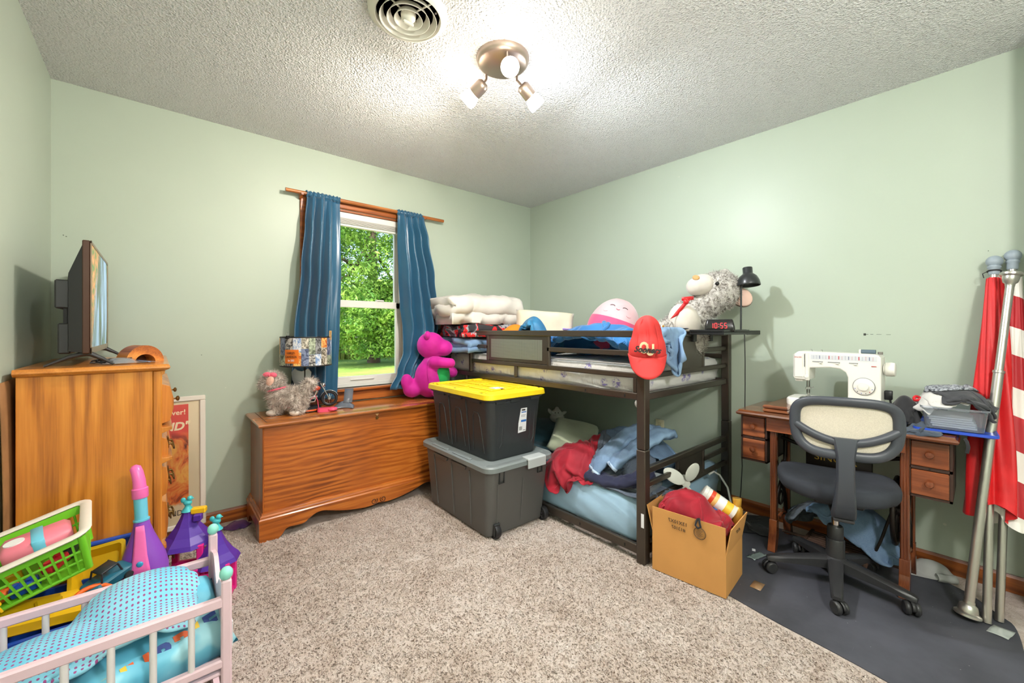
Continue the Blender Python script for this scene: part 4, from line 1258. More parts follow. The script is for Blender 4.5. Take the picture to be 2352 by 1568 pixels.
# folded leaf stacked at the machine well
for k in range(2):
    mb = MB(); secs = []
    z = 0.7425 + 0.019 * k
    for o_, dz in ((0.006, 0.0), (0.0, 0.004), (0.0, 0.012), (0.006, 0.018)):
        secs.append([(0.03 + o_, 0.60 + o_, z + dz), (TX, 0.60 + o_, z + dz), (TX, 0.715 - o_, z + dz), (0.03 + o_, 0.715 - o_, z + dz)])
    loft(mb, secs); tpart(mb, 'folding_leaf', CHERRY_Y, smooth=35)
mb = MB().box((0.04, 0.165, 0.743), (0.30, 0.205, 0.775), 0.004); tpart(mb, 'well_edge', CHERRY_Y)
# apron
tpart(MB().box((0.035, 0.16, 0.64), (0.05, 0.70, 0.712), 0.002), 'apron', CHERRY_L)
tpart(MB().box((0.05, 0.16, 0.66), (0.36, 0.175, 0.712)), 'apron_end'); tpart(MB().box((0.05, 0.685, 0.66), (0.36, 0.70, 0.712)), 'apron_end')
# drawer cases: two drawers each side
for y0_, y1_, z0 in ((0.705, 0.835, 0.455), (0.020, 0.155, 0.455)):
    cs = MB()
    cs.box((0.065, y0_, z0), (0.38, y0_ + 0.009, 0.712)); cs.box((0.065, y1_ - 0.009, z0), (0.38, y1_, 0.712))
    cs.box((0.065, y0_, z0), (0.38, y1_, z0 + 0.01)); cs.box((0.37, y0_, z0), (0.38, y1_, 0.712)); cs.box((0.065, y0_, 0.578), (0.38, y1_, 0.59)); cs.box((0.065, y0_, 0.70), (0.38, y1_, 0.712))
    case = tpart(cs, 'drawer_case', DKW)
    for zz in (z0 + 0.012, 0.592):
        d_ = MB().box((0.058, y0_ + 0.010, zz), (0.36, y1_ - 0.010, zz + 0.108), 0.003).build('drawer', CHERRY_L, tb)
        MB().lathe([(0.006, 0.0), (0.006, 0.006), (0.012, 0.010), (0.0155, 0.016), (0.012, 0.022), (0.0, 0.024)], 18,
                   Matrix.Translation((0.058, (y0_ + y1_) / 2, zz + 0.056)) @ Matrix.Rotation(R(-90), 4, 'Y')).build('knob', CHERRY, d_, smooth=50)
    MB().cyl((0.0655, (y0_ + y1_) / 2, 0.584), (0.0635, (y0_ + y1_) / 2, 0.584), 0.004, n=10).build('keyhole', mat('hole_black', (12, 12, 12)), case)
# wooden legs with moulded flutes and swelling feet, front and back at each end
for y in (0.165, 0.675):
    for x, f in ((0.075, -1), (0.30, 1)):
        mb = MB()
        mb.box((x - 0.014, y - 0.016, 0.16), (x + 0.014, y + 0.016, 0.712), 0.004)
        for dy in (-0.010, 0.0, 0.010):
            mb.cyl((x - 0.014, y + dy, 0.17), (x - 0.014, y + dy, 0.70), 0.0035, n=6)
        prof = [(x - 0.016, 0.165), (x + 0.016, 0.165), (x + 0.018, 0.15), (x + 0.020 + f * 0.004, 0.08), (x + 0.022 + f * 0.02, 0.03), (x + 0.018 + f * 0.03, 0.006), (x - 0.018 + f * 0.03, 0.006), (x - 0.020 + f * 0.022, 0.03), (x - 0.018 + f * 0.004, 0.10)]
        mb.prism(prof, 'y', y - 0.018, y + 0.018)
        tpart(mb, 'leg', CHERRY, bevel=0.002)
    mb = MB()
    mb.tube([(0.08, y, 0.12), (0.13, y, 0.15), (0.19, y, 0.16), (0.25, y, 0.15), (0.30, y, 0.12)], 0.010, 8); tpart(mb, 'leg_stretcher', CHERRY, smooth=60)
    # cast iron side with scrolls
    mb = MB()
    mb.tube([(0.10, y, 0.60), (0.12, y, 0.45), (0.19, y, 0.36), (0.26, y, 0.45), (0.28, y, 0.60)], 0.009, 8)
    mb.tube([(0.10, y, 0.14), (0.12, y, 0.26), (0.19, y, 0.34), (0.26, y, 0.26), (0.28, y, 0.14)], 0.009, 8)
    mb.tube([(0.19 + 0.035 * math.cos(a), y, 0.25 + 0.035 * math.sin(a)) for a in [k * 2 * PI / 14 for k in range(14)]], 0.006, 6, closed=True)
    mb.tube([(0.10, y, 0.62), (0.28, y, 0.62)], 0.010, 6)
    tpart(mb, 'iron_side', IRON, smooth=60)
# brace with the maker's letters, flywheel, rocker bar, pedal
mb = MB(); mb.tube([(0.20, 0.165, 0.585), (0.20, 0.29, 0.55), (0.20, 0.42, 0.545), (0.20, 0.55, 0.55), (0.20, 0.675, 0.585)], 0.010, 8)
mb.tube([(0.20, 0.165, 0.45), (0.20, 0.42, 0.40), (0.20, 0.675, 0.45)], 0.010, 8)
mb.box((0.194, 0.29, 0.43), (0.206, 0.56, 0.545), 0.003)
tpart(mb, 'iron_brace', IRON, smooth=60)
GOLD = mat('gold_paint', (196, 158, 72), 0.4, 0.6)
text('SINGER', 0.046, tb, GOLD, (0.192, 0.435, 0.515), (R(90), 0, R(-90)), 'lettering', 0.001, sx=1.15)
mb = MB()
mb.tube([(0.20, 0.215 + 0.0, 0.30)] * 1 + [(0.20, 0.215, 0.30)], 0.001, 4)
wh = MB(); pts = [(0.21 + 0.15 * math.cos(a), 0.205, 0.33 + 0.15 * math.sin(a)) for a in [k * 2 * PI / 36 for k in range(36)]]
wh.tube(pts, 0.010, 8, closed=True)
for k in range(6):
    a = k * PI / 3; wh.tube([(0.21 + 0.02 * math.cos(a), 0.205, 0.33 + 0.02 * math.sin(a)), (0.21 + 0.15 * math.cos(a), 0.205, 0.33 + 0.15 * math.sin(a))], 0.007, 6)
wh.cyl((0.21, 0.185, 0.33), (0.21, 0.225, 0.33), 0.024, n=14); tpart(wh, 'flywheel', IRON, smooth=50)
pd = MB()
for k in range(9):
    pd.box((0.09 + k * 0.026, 0.30, 0.062), (0.105 + k * 0.026, 0.56, 0.072), 0.002)
pd.box((0.085, 0.295, 0.060), (0.325, 0.31, 0.076), 0.002); pd.box((0.085, 0.55, 0.060), (0.325, 0.565, 0.076), 0.002)
pd.tube([(0.20, 0.17, 0.066), (0.20, 0.67, 0.066)], 0.008, 8)
tpart(pd, 'pedal', mat('rusty_pedal', (86, 62, 50), 0.7, 0.3, var=0.3))
mb = MB(); mb.tube([(0.15, 0.29, 0.075), (0.12, 0.25, 0.2), (0.17, 0.21, 0.36)], 0.006, 6); tpart(mb, 'pitman_rod', IRON, smooth=60)

# ------------------------------------------------------------------ sewing machine
MW = mat('ivory_plastic', (232, 230, 222), 0.32, coat=0.2)
MW2 = mat('ivory_plastic_shadow_line', (200, 198, 190), 0.4)
CHROME = mat('chrome', (210, 210, 212), 0.12, 1.0)
sm = empty('sewing_machine', (2.66, 0.50, 0.745), label='white electric sewing machine with stitch dial on the treadle table', cat='sewing machine')
# local: +y is the needle end, -x faces the room
def spart(mb, name, m=MW, **kw): return mb.build(name, m, sm, **kw)
bs = MB()
loft(bs, [[(x, y, z) for x, y in [(a * 1.0, c) for a, c in rrect(w_, d_, r_)]] for w_, d_, r_, z in ((0.17, 0.36, 0.02, 0.0), (0.175, 0.385, 0.02, 0.03), (0.178, 0.40, 0.025, 0.04), (0.178, 0.40, 0.025, 0.066), (0.166, 0.39, 0.025, 0.074))])
spart(bs, 'bed', smooth=40)
MB().box((-0.0895, 0.03, 0.04), (-0.0885, 0.0315, 0.070)).build('bed_seam', MW2, sm)
body = MB()
# column, arm and head share one silhouette (y,z), extruded in x
sil = [(-0.185, 0.074), (-0.185, 0.300), (-0.178, 0.312), (-0.16, 0.317), (0.145, 0.322), (0.158, 0.316), (0.165, 0.300), (0.172, 0.186), (0.165, 0.172), (0.100, 0.172), (0.098, 0.235), (0.010, 0.243), (-0.030, 0.238), (-0.052, 0.222), (-0.060, 0.198), (-0.060, 0.074)]
body.prism(sil, 'x', -0.062, 0.062)
bo = spart(body, 'arm_and_column', bevel=0.006)
hd = MB().box((-0.066, 0.120, 0.176), (0.05, 0.172, 0.312), 0.010); spart(hd, 'head_cover')
MB().box((-0.0668, 0.098, 0.168), (-0.052, 0.117, 0.318), 0.004).build('tension_cover', MW, sm)
MB().box((-0.064, 0.118, 0.240), (-0.0625, 0.1205, 0.308)).build('thread_slot', INK, sm)
spart(MB().box((-0.05, 0.130, 0.160), (0.03, 0.166, 0.178), 0.004), 'lamp_housing')
# presser bar, needle clamp, foot
pf = MB()
for y in (0.105, 0.115):
    pf.cyl((-0.03, y, 0.095), (-0.03, y, 0.175), 0.0028, n=8)
pf.box((-0.037, 0.100, 0.118), (-0.025, 0.121, 0.132), 0.002); pf.box((-0.05, 0.100, 0.082), (-0.02, 0.118, 0.086), 0.001); pf.box((-0.034, 0.105, 0.086), (-0.026, 0.114, 0.10), 0.001)
pf.tube([(-0.03, 0.105, 0.128), (-0.03, 0.09, 0.128), (-0.03, 0.088, 0.135)], 0.002, 6)
spart(pf, 'presser_foot', CHROME, smooth=40)
spart(MB().box((-0.075, 0.065, 0.0735), (0.0, 0.145, 0.0752), 0.0006), 'needle_plate', mat('steel_plate', (120, 122, 122), 0.3, 0.9))
# dial
M = Matrix.Translation((-0.062, -0.122, 0.160)) @ Matrix.Rotation(R(-90), 4, 'Y')
MB().lathe([(0.043, 0.0), (0.043, 0.003), (0.041, 0.004), (0.041, 0.0), (0.0, 0.0)], 40, M).build('dial_ring', mat('dial_grey', (150, 150, 150), 0.4), sm)
MB().lathe([(0.040, 0.0), (0.040, 0.006), (0.030, 0.010), (0.020, 0.011), (0.019, 0.018), (0.0, 0.019)], 40, M).build('stitch_dial', MW, sm, smooth=35)
for k, c in enumerate(((90, 110, 190), (190, 60, 60), (60, 60, 70), (90, 110, 190), (60, 60, 70), (90, 110, 190))):
    a = R(200 + k * 28)
    MB().box((-0.0712, -0.122 + 0.034 * math.cos(a) - 0.0015, 0.160 + 0.034 * math.sin(a) - 0.002), (-0.069, -0.122 + 0.034 * math.cos(a) + 0.0015, 0.160 + 0.034 * math.sin(a) + 0.002)).build('dial_mark', mat('mark_%d' % k, c, 0.5), sm)
M = Matrix.Translation((-0.062, 0.109, 0.190)) @ Matrix.Rotation(R(-90), 4, 'Y')
MB().lathe([(0.011, 0.0), (0.011, 0.006), (0.009, 0.008), (0.0, 0.008)], 20, M).build('tension_knob', MW, sm, smooth=40)
# hand wheel
M = Matrix.Translation((0.0, -0.187, 0.245)) @ Matrix.Rotation(R(90), 4, 'X')
MB().lathe([(0.0, 0.0), (0.026, 0.0), (0.027, 0.006), (0.033, 0.008), (0.034, 0.028), (0.032, 0.040), (0.029, 0.042), (0.0, 0.042)], 32, M).build('hand_wheel', MW, sm, smooth=35)
# stitch chart strip with its little patterns
MB().box((-0.0628, -0.170, 0.282), (-0.0621, 0.092, 0.306)).build('stitch_chart', mat('chart_grey', (206, 208, 212), 0.5), sm)
rnd = random.Random(3)
for k in range(19):
    y = 0.080 - 0.0131 * k
    c = (190, 60, 70) if k in (5, 6, 8, 9, 12, 14, 16, 18) else (120, 125, 150)
    mb = MB()
    if k % 3 == 0:
        for q in range(4):
            mb.tube([(-0.0632, y + 0.002, 0.286 + q * 0.0045), (-0.0632, y - 0.002, 0.288 + q * 0.0045)], 0.0005, 4)
    elif k % 3 == 1:
        mb.tube([(-0.0632, y + (0.002 if q % 2 else -0.002), 0.286 + q * 0.0026) for q in range(8)], 0.0005, 4)
    else:
        mb.box((-0.0634, y - 0.0018, 0.286), (-0.0630, y + 0.0018, 0.303))
    mb.build('stitch_mark', mat('chart_red' if c[0] > 150 else 'chart_blue', c, 0.5), sm)
for y0_, y1_ in ((0.04, 0.085), (-0.03, 0.02), (-0.10, -0.065)):
    MB().box((-0.0640, y0_, 0.268), (-0.0615, y1_, 0.273), 0.0006).build('slider_slot', mat('dial_grey', (150, 150, 150)), sm)
    MB().box((-0.069, y0_ + 0.004, 0.262), (-0.062, y0_ + 0.016, 0.2675), 0.001).build('slider', MW, sm)
MB().box((-0.0650, -0.168, 0.258), (-0.0615, -0.150, 0.261)).build('power_switch', mat('chart_red', (190, 60, 70)), sm)
text('SINGER', 0.010, sm, mat('chart_red', (190, 60, 70)), (-0.0665, 0.148, 0.29), (R(90), 0, R(-90)), 'lettering', 0.0004)
# spool and bobbin winder on top
MB().cyl((0.02, -0.10, 0.326), (0.02, -0.155, 0.326), 0.011, n=16).build('thread_spool', mat('slate_thread', (84, 100, 112), 0.7, bump=0.3, bscale=200), sm, smooth=40)
MB().box((0.005, -0.100, 0.315), (0.035, -0.092, 0.338), 0.003).build('spool_holder', MW, sm)
MB().cyl((0.02, -0.172, 0.315), (0.02, -0.172, 0.327), 0.010, n=14).build('bobbin_winder', mat('winder_grey', (120, 116, 110), 0.4), sm, smooth=40)
for y in (0.10, 0.055):
    mb = MB(); mb.tube([(0.0, y, 0.318), (0.0, y, 0.328), (0.004, y + 0.004, 0.330), (0.004, y + 0.010, 0.326)], 0.0016, 6); mb.build('thread_guide', CHROME, sm)
mb = MB(); mb.box((0.02, -0.215, 0.095), (0.045, -0.186, 0.14), 0.003); mb.tube([(0.032, -0.205, 0.10), (0.03, -0.212, 0.06), (0.02, -0.222, 0.03), (0.06, -0.235, 0.004), (0.12, -0.22, 0.003)], 0.004, 6)
mb.build('power_plug', mat('black_plastic', (34, 34, 36), 0.45), sm, smooth=50)

# ------------------------------------------------------------------ office chair
FRAME = mat('charcoal_plastic', (62, 66, 74), 0.42)
BASEP = mat('black_nylon', (48, 48, 50), 0.4)
FAB = NT('black_seat_fabric')
v = FAB.coord()
lint = FAB.ramp(FAB.noise(FAB.coord((5, 60, 5), rot=(0, 0, 1.1)), 1.2, 2), [(0.76, 0.0), (0.79, 0.7)])
FAB.base(FAB.mix(lint, FAB.ramp(FAB.noise(v, 8, 4), [(0.3, (42, 45, 52)), (0.7, (56, 60, 68))]), (170, 172, 175)))
FAB.bump(FAB.noise(v, 400, 2), 0.2, 0.001); FAB.set(0.9)
oc = empty('office_chair', (2.39, 0.45, 0.0045), (0, 0, R(17)), label='black mesh-back office chair rolled up to the sewing table', cat='office chair')
def cpart(mb, name, m=FRAME, par=None, **kw): return mb.build(name, m, par or oc, **kw)
# five-arm base and twin-wheel casters
cpart(MB().lathe([(0.045, 0.075), (0.05, 0.09), (0.05, 0.115), (0.036, 0.125), (0.036, 0.20), (0.033, 0.205), (0.033, 0.205)], 28), 'hub', BASEP, smooth=40)
cpart(MB().lathe([(0.028, 0.20), (0.031, 0.21), (0.031, 0.26), (0.027, 0.265), (0.0, 0.266)], 24), 'lift_cover', BASEP, smooth=40)
cpart(MB().cyl((0, 0, 0.25), (0, 0, 0.40), 0.0145, n=20), 'gas_lift', CHROME, smooth=40)
for k in range(5):
    a = R(175 + 72 * k)
    c, s_ = math.cos(a), math.sin(a)
    mb = MB(); secs = []
    for r, hw, z0, z1 in ((0.03, 0.030, 0.072, 0.122), (0.10, 0.026, 0.070, 0.112), (0.20, 0.023, 0.064, 0.094), (0.265, 0.021, 0.058, 0.080), (0.278, 0.016, 0.060, 0.074)):
        secs.append([(r * c - q * s_, r * s_ + q * c, z) for q, z in ((-hw, z0), (hw, z0), (hw, z1 - 0.008), (hw * 0.6, z1), (-hw * 0.6, z1), (-hw, z1 - 0.008))])
    loft(mb, secs); arm = cpart(mb, 'base_arm', BASEP, smooth=40)
    x, y = 0.255 * c, 0.255 * s_
    ca = a + R((40, -60, 100, 160, 20)[k])
    dx, dy = math.cos(ca), math.sin(ca)
    cs_ = MB()
    for sd in (-1, 1):
        Mw = Matrix.Translation((x + dx * 0.012 - dy * 0.015 * sd, y + dy * 0.012 + dx * 0.015 * sd, 0.0278)) @ Matrix.Rotation(ca, 4, 'Z') @ Matrix.Rotation(R(90), 4, 'X')
        cs_.lathe([(0.0, -0.010), (0.022, -0.010), (0.0265, -0.006), (0.0275, 0.0), (0.0265, 0.006), (0.022, 0.010), (0.0, 0.010)], 22, Mw)
    cs_.cyl((x, y, 0.03), (x, y, 0.066), 0.010, n=10)
    hood = MB()
    rows = []
    for i in range(9):
        an = PI * i / 8
        rows.append([(x + dx * (0.012 + 0.030 * math.cos(an)) - dy * q, y + dy * (0.012 + 0.030 * math.cos(an)) + dx * q, 0.029 + 0.028 * math.sin(an)) for q in (-0.006, 0.006)])
    hood.grid(rows)
    co = cpart(cs_, 'caster', BASEP, smooth=40)
    hood.build('caster_hood', BASEP, co, smooth=60, solid=0.003)
# seat: rounded waterfall cushion
mb = MB()
secs = []
for z, sc_, xo in ((0.415, 0.80, 0.0), (0.422, 0.91, 0.0), (0.44, 0.955, 0), (0.465, 0.965, 0), (0.482, 0.94, 0), (0.490, 0.83, 0), (0.486, 0.5, 0), (0.484, 0.1, 0)):
    ring_ = []
    for k in range(40):
        a = 2 * PI * k / 40
        e = 2.6
        cx = math.copysign(abs(math.cos(a)) ** (2 / e), math.cos(a)); sy = math.copysign(abs(math.sin(a)) ** (2 / e), math.sin(a))
        X_ = cx * 0.225 * sc_ + 0.02; Y_ = sy * 0.235 * sc_ * (1 - 0.06 * (X_ < -0.1))
        dz = -0.025 * max(0, (X_ - 0.12) / 0.12) ** 2 + 0.012 * (abs(Y_) / 0.23) ** 2
        ring_.append((X_, Y_, z + dz))
    secs.append(ring_)
loft(mb, secs); cpart(mb, 'seat', FAB.m, smooth=70)
cpart(MB().box((-0.12, -0.09, 0.392), (0.12, 0.09, 0.420), 0.008), 'tilt_plate', BASEP)
# back: outline, crossing band, post, mesh (local x back = -0.27)
def backpt(y, z):
    return (-0.262 - 0.05 * (1 - (y / 0.19) ** 2) * 0.6 + 0.03 * (0.78 - z), y, z)
ol = []
for k in range(56):
    a = 2 * PI * k / 56
    e = 4.6
    yy = math.copysign(abs(math.cos(a)) ** (2 / e), math.cos(a)) * 0.168
    zt = math.copysign(abs(math.sin(a)) ** (2 / e), math.sin(a))
    zz = 0.775 + (0.102 if zt > 0 else 0.118) * zt
    if zt < 0: yy *= (1 - 0.22 * (-zt) ** 2)
    ol.append(backpt(yy, zz + 0.006 * (1 - (yy / 0.18) ** 2)))
mb = MB(); mb.tube(ol, 0.020, 10, closed=True, flat=(1.0, 0.62)); cpart(mb, 'back_frame', FRAME, smooth=60)
band = [backpt(-0.166 + 0.332 * k / 20, 0.715 + 0.060 * ((k / 10 - 1) ** 2)) for k in range(21)]
mb = MB(); mb.tube(band, 0.019, 10, flat=(0.75, 0.9)); cpart(mb, 'lumbar_band', FRAME, smooth=60)
mb = MB(); secs = []
for z, hw, x, th in ((0.735, 0.045, -0.290, 0.012), (0.70, 0.036, -0.294, 0.014), (0.66, 0.030, -0.296, 0.016), (0.58, 0.029, -0.296, 0.017), (0.50, 0.033, -0.288, 0.020), (0.44, 0.038, -0.270, 0.024), (0.405, 0.040, -0.245, 0.026), (0.385, 0.038, -0.225, 0.02)):
    secs.append([(x - th, -hw * 0.8, z), (x - th * 0.5, -hw, z), (x + th, -hw, z), (x + th, hw, z), (x - th * 0.5, hw, z), (x - th, hw * 0.8, z)])
loft(mb, secs); cpart(mb, 'back_post', FRAME, smooth=40)
cpart(MB().box((-0.26, -0.035, 0.378), (-0.08, 0.035, 0.392), 0.004), 'post_bracket', BASEP)
MESH = NT('chair_mesh')
v = MESH.coord((1, 210, 210))
d = MESH.voro(v, 1.0, rnd=0.0)
hole = MESH.ramp(d, [(0.20, 1.0), (0.27, 0.0)])
MESH.base(MESH.ramp(MESH.noise(v, 2, 2), [(0.3, (196, 188, 172)), (0.7, (216, 208, 192))]))
MESH.set(0.7)
trn = MESH.node('ShaderNodeBsdfTransparent'); mxs = MESH.node('ShaderNodeMixShader')
MESH.link(hole, mxs.inputs[0]); MESH.link(MESH.b.outputs[0], mxs.inputs[1]); MESH.link(trn.outputs[0], mxs.inputs[2]); MESH.link(mxs.outputs[0], MESH.n.nodes['Material Output'].inputs[0])
rows = []
for j in range(17):
    zt = -1 + 2 * j / 16
    zz = 0.775 + (0.097 if zt > 0 else 0.113) * zt
    hw = 0.164 * (1 - abs(zt) ** 4.6) ** (1 / 4.6) * (1 - (0.22 * zt * zt if zt < 0 else 0))
    rows.append([tuple(Vector(backpt(-hw + 2 * hw * i / 20, zz + 0.005)) + Vector((0.006, 0, 0))) for i in range(21)])
mb = MB(); mb.grid(rows); cpart(mb, 'mesh_back', MESH.m, smooth=180)

# ------------------------------------------------------------------ cardboard box
CARD = mat('kraft_cardboard', (204, 148, 82), 0.85, var=0.08, vscale=4, bump=0.06, bscale=40)
CARD_E = mat('cardboard_edge', (176, 120, 62), 0.9)
bx = empty('cardboard_box', (1.877, 0.734, 0.0055), (0, 0, R(95.5 - 90)), label='open brown cardboard box of clothes beside the bunk bed post', cat='box')
# local: +y along the printed long face, +x away from the camera
BL, BW, BH, FL_ = 0.335, 0.252, 0.183, 0.125
th = 0.004
for name, lo, hi in (('long_side', (0, 0, 0), (th, BL, BH)), ('long_side', (BW - th, 0, 0), (BW, BL, BH)), ('short_side', (th, 0, 0), (BW - th, th, BH)), ('short_side', (th, BL - th, 0), (BW - th, BL, BH)), ('bottom', (th, th, 0), (BW - th, BL - th, th))):
    MB().box(lo, hi).build(name, CARD, bx)
def flap(name, a, c, lean):
    """a, c: base corners; lean: xy offset of the top edge"""
    a = Vector(a); c = Vector(c); l = Vector(lean)
    up = Vector((0, 0, math.sqrt(max(1e-6, FL_ ** 2 - l.length ** 2)))) + l
    t_ = (c - a).normalized(); n_ = t_.cross(up.normalized()) * th
    s_ = t_ * 0.0015
    v_ = [a + s_, c - s_, c - s_ + up, a + s_ + up]
    mb = MB(); mb.add([tuple(p) for p in v_] + [tuple(p + n_) for p in v_], [(0, 1, 2, 3), (7, 6, 5, 4), (0, 4, 5, 1), (1, 5, 6, 2), (2, 6, 7, 3), (3, 7, 4, 0)])
    return mb.build(name, CARD, bx)
f1 = flap('flap', (0, 0, BH), (0, BL, BH), (-0.004, 0, 0))
flap('flap', (BW, BL, BH), (BW, 0, BH), (0.02, 0, 0))
f2 = flap('flap', (BW, 0, BH), (0, 0, BH), (0, -0.022, 0))
flap('flap', (0, BL, BH), (BW, BL, BH), (0, 0.03, 0))
text('#13107', 0.021, bx, INK, (-0.0063, 0.205, BH + 0.058), (R(-88), R(180), R(-90)), 'lettering', 0.0003)
text('13X10X7', 0.023, bx, INK, (-0.0073, 0.208, BH + 0.086), (R(-88), R(180), R(-90)), 'lettering', 0.0003)
st = MB()
zc, yc = BH + 0.068, 0.108
for r, w_ in ((0.026, 0.0012), (0.022, 0.0006)):
    st.tube([(-0.0072 + 0.0 - 0.032 * ((zc + r * math.sin(a)) - zc) * 0, yc + r * math.cos(a), zc + r * math.sin(a)) for a in [k * 2 * PI / 32 for k in range(32)]], w_, 4, closed=True)
for k in range(9):
    z_ = zc - 0.016 + 0.004 * k; hw = 0.9 * math.sqrt(max(0, 0.0195 ** 2 - (z_ - zc) ** 2))
    st.tube([(-0.0072, yc - hw * (0.3 + 0.7 * ((k * 7) % 5) / 4), z_), (-0.0072, yc + hw, z_ + 0.001)], 0.0006, 4)
st.build('box_stamp', INK, bx)
text('#13107', 0.018, bx, INK, (0.118, -0.0175, BH + 0.08), (R(-80), R(180), 0), 'lettering', 0.0003)

# ------------------------------------------------------------------ flag poles and tension rod leaning on the wall
STEEL = mat('brushed_steel', (198, 194, 188), 0.28, 0.9)
BALL = mat('grey_ball', (150, 162, 172), 0.45)
REDF = mat('red_nylon', (206, 14, 22), 0.5, var=0.12, vscale=6, sheen=0.2)
def leaning(name, base, top, label, cat):
    b = Vector(base); t_ = Vector(top)
    o = empty(name, base, label=label, cat=cat)
    o.rotation_euler = (t_ - b).to_track_quat('Z', 'X').to_euler()
    return o, (t_ - b).length
def wrapped(name, pole, z0, z1, r0, r1, m, seed, side, folds=7):
    """flag furled round its pole: a rolled sleeve of deep soft folds hanging to one side"""
    rows = []
    nz = 46
    for j in range(nz):
        t_ = j / (nz - 1)
        z = z1 + (z0 - z1) * t_
        g_ = r0 + (r1 - r0) * (t_ ** 0.8)
        row = []
        for i in range(64):
            a = 2 * PI * i / 64
            f_ = 1 + 0.30 * t_ ** 0.5 * math.sin(folds * a + 2.5 * t_ + seed) + 0.16 * math.sin(3 * a + 4 * t_ + seed * 2) + 0.10 * math.sin(11 * a - 3 * t_)
            rr_ = max(0.0165, g_ * f_)
            row.append((rr_ * math.cos(a) * side[0] + side[1] * g_ * t_, rr_ * math.sin(a) * side[2] + side[3] * g_ * t_, z + (0.035 * math.sin(2 * a + seed) * t_ ** 4)))
        rows.append(row)
    mb = MB(); mb.grid(rows, closed_u=True)
    return mb.build(name, m, pole, smooth=180, fix=True)
pa, La = leaning('flag_pole', (2.515, -0.012, 0.006), (2.845, -0.035, 1.455), 'steel pole with a grey ball top and a furled plain red flag', 'flag')
MB().cyl((0, 0, 0), (0, 0, La - 0.01), 0.0135, n=18).build('pole', STEEL, pa, smooth=40)
MB().lathe([(0.014, La - 0.03), (0.018, La - 0.025), (0.018, La + 0.0), (0.022, La + 0.004), (0.022, La + 0.010), (0.018, La + 0.012)] + [(0.027 * math.cos(a), La + 0.034 + 0.027 * math.sin(a)) for a in [R(-50 + 14 * k) for k in range(11)]], 24).build('ball_finial', BALL, pa, smooth=50)
mb = MB(); mb.tube([(0.021 * math.cos(a), 0.021 * math.sin(a), La - 0.012) for a in [k * 2 * PI / 16 for k in range(16)]], 0.003, 6, closed=True); mb.tube([(0.0, -0.022, La - 0.012), (0.0, -0.034, La - 0.02), (0.0, -0.03, La - 0.04)], 0.002, 6)
mb.build('flag_ring', mat('black_plastic', (34, 34, 36)), pa)
wrapped('red_flag', pa, 0.43, La - 0.045, 0.024, 0.060, REDF, 1.2, (0.75, -0.25, 1.0, 0.15), 5)
pc, Lc = leaning('flag_pole', (2.565, -0.045, 0.006), (2.862, -0.088, 1.475), 'pole with a furled red and white striped flag at the frame edge', 'flag')
MB().cyl((0, 0, 0), (0, 0, Lc - 0.01), 0.013, n=18).build('pole', STEEL, pc, smooth=40)
MB().lathe([(0.014, Lc - 0.03), (0.018, Lc - 0.025), (0.018, Lc + 0.0), (0.022, Lc + 0.004), (0.022, Lc + 0.010), (0.018, Lc + 0.012)] + [(0.027 * math.cos(a), Lc + 0.034 + 0.027 * math.sin(a)) for a in [R(-50 + 14 * k) for k in range(11)]], 24).build('ball_finial', BALL, pc, smooth=50)
STR = NT('striped_flag')
wv = STR.node('ShaderNodeTexWave'); wv.wave_type = 'BANDS'; wv.bands_direction = 'Z'; wv.inputs['Scale'].default_value = 1.35; wv.inputs['Distortion'].default_value = 0.6; wv.inputs['Detail Scale'].default_value = 0.6
STR.link(STR.coord((1, 1, 1), rot=(R(24), 0, 0)), wv.inputs['Vector'])
STR.base(STR.ramp(wv.outputs['Fac'], [(0.0, (176, 18, 30)), (0.56, (232, 228, 220))], 'CONSTANT')); STR.set(0.55)
wrapped('striped_flag', pc, 0.40, Lc - 0.05, 0.028, 0.070, STR.m, 3.4, (0.55, -0.1, 0.95, 0.10), 4)
rb, Lr = leaning('tension_rod', (2.492, 0.040, 0.016), (2.765, -0.082, 1.425), 'telescoping steel tension rod with flared end cups leaning before the flags', 'rod')
MB().cyl((0, 0, 0.02), (0, 0, Lr * 0.70), 0.0160, n=20).build('outer_tube', STEEL, rb, smooth=40)
MB().cyl((0, 0, Lr * 0.70), (0, 0, Lr - 0.02), 0.0135, n=20).build('inner_tube', STEEL, rb, smooth=40)
MB().lathe([(0.0163, Lr * 0.70 - 0.006), (0.018, Lr * 0.70 - 0.004), (0.018, Lr * 0.70 + 0.006), (0.0135, Lr * 0.70 + 0.008)], 20).build('collar', STEEL, rb, smooth=40)
cup = [(0.017, 0.06), (0.018, 0.05), (0.026, 0.043), (0.030, 0.028), (0.031, 0.018), (0.040, 0.012), (0.041, 0.004), (0.036, 0.0), (0.0, 0.0)]
MB().lathe([(r, z) for r, z in cup], 28).build('end_cup', STEEL, rb, smooth=40)
MB().lathe([(r * 0.85, Lr - z) for r, z in cup], 28).build('end_cup', STEEL, rb, smooth=40)
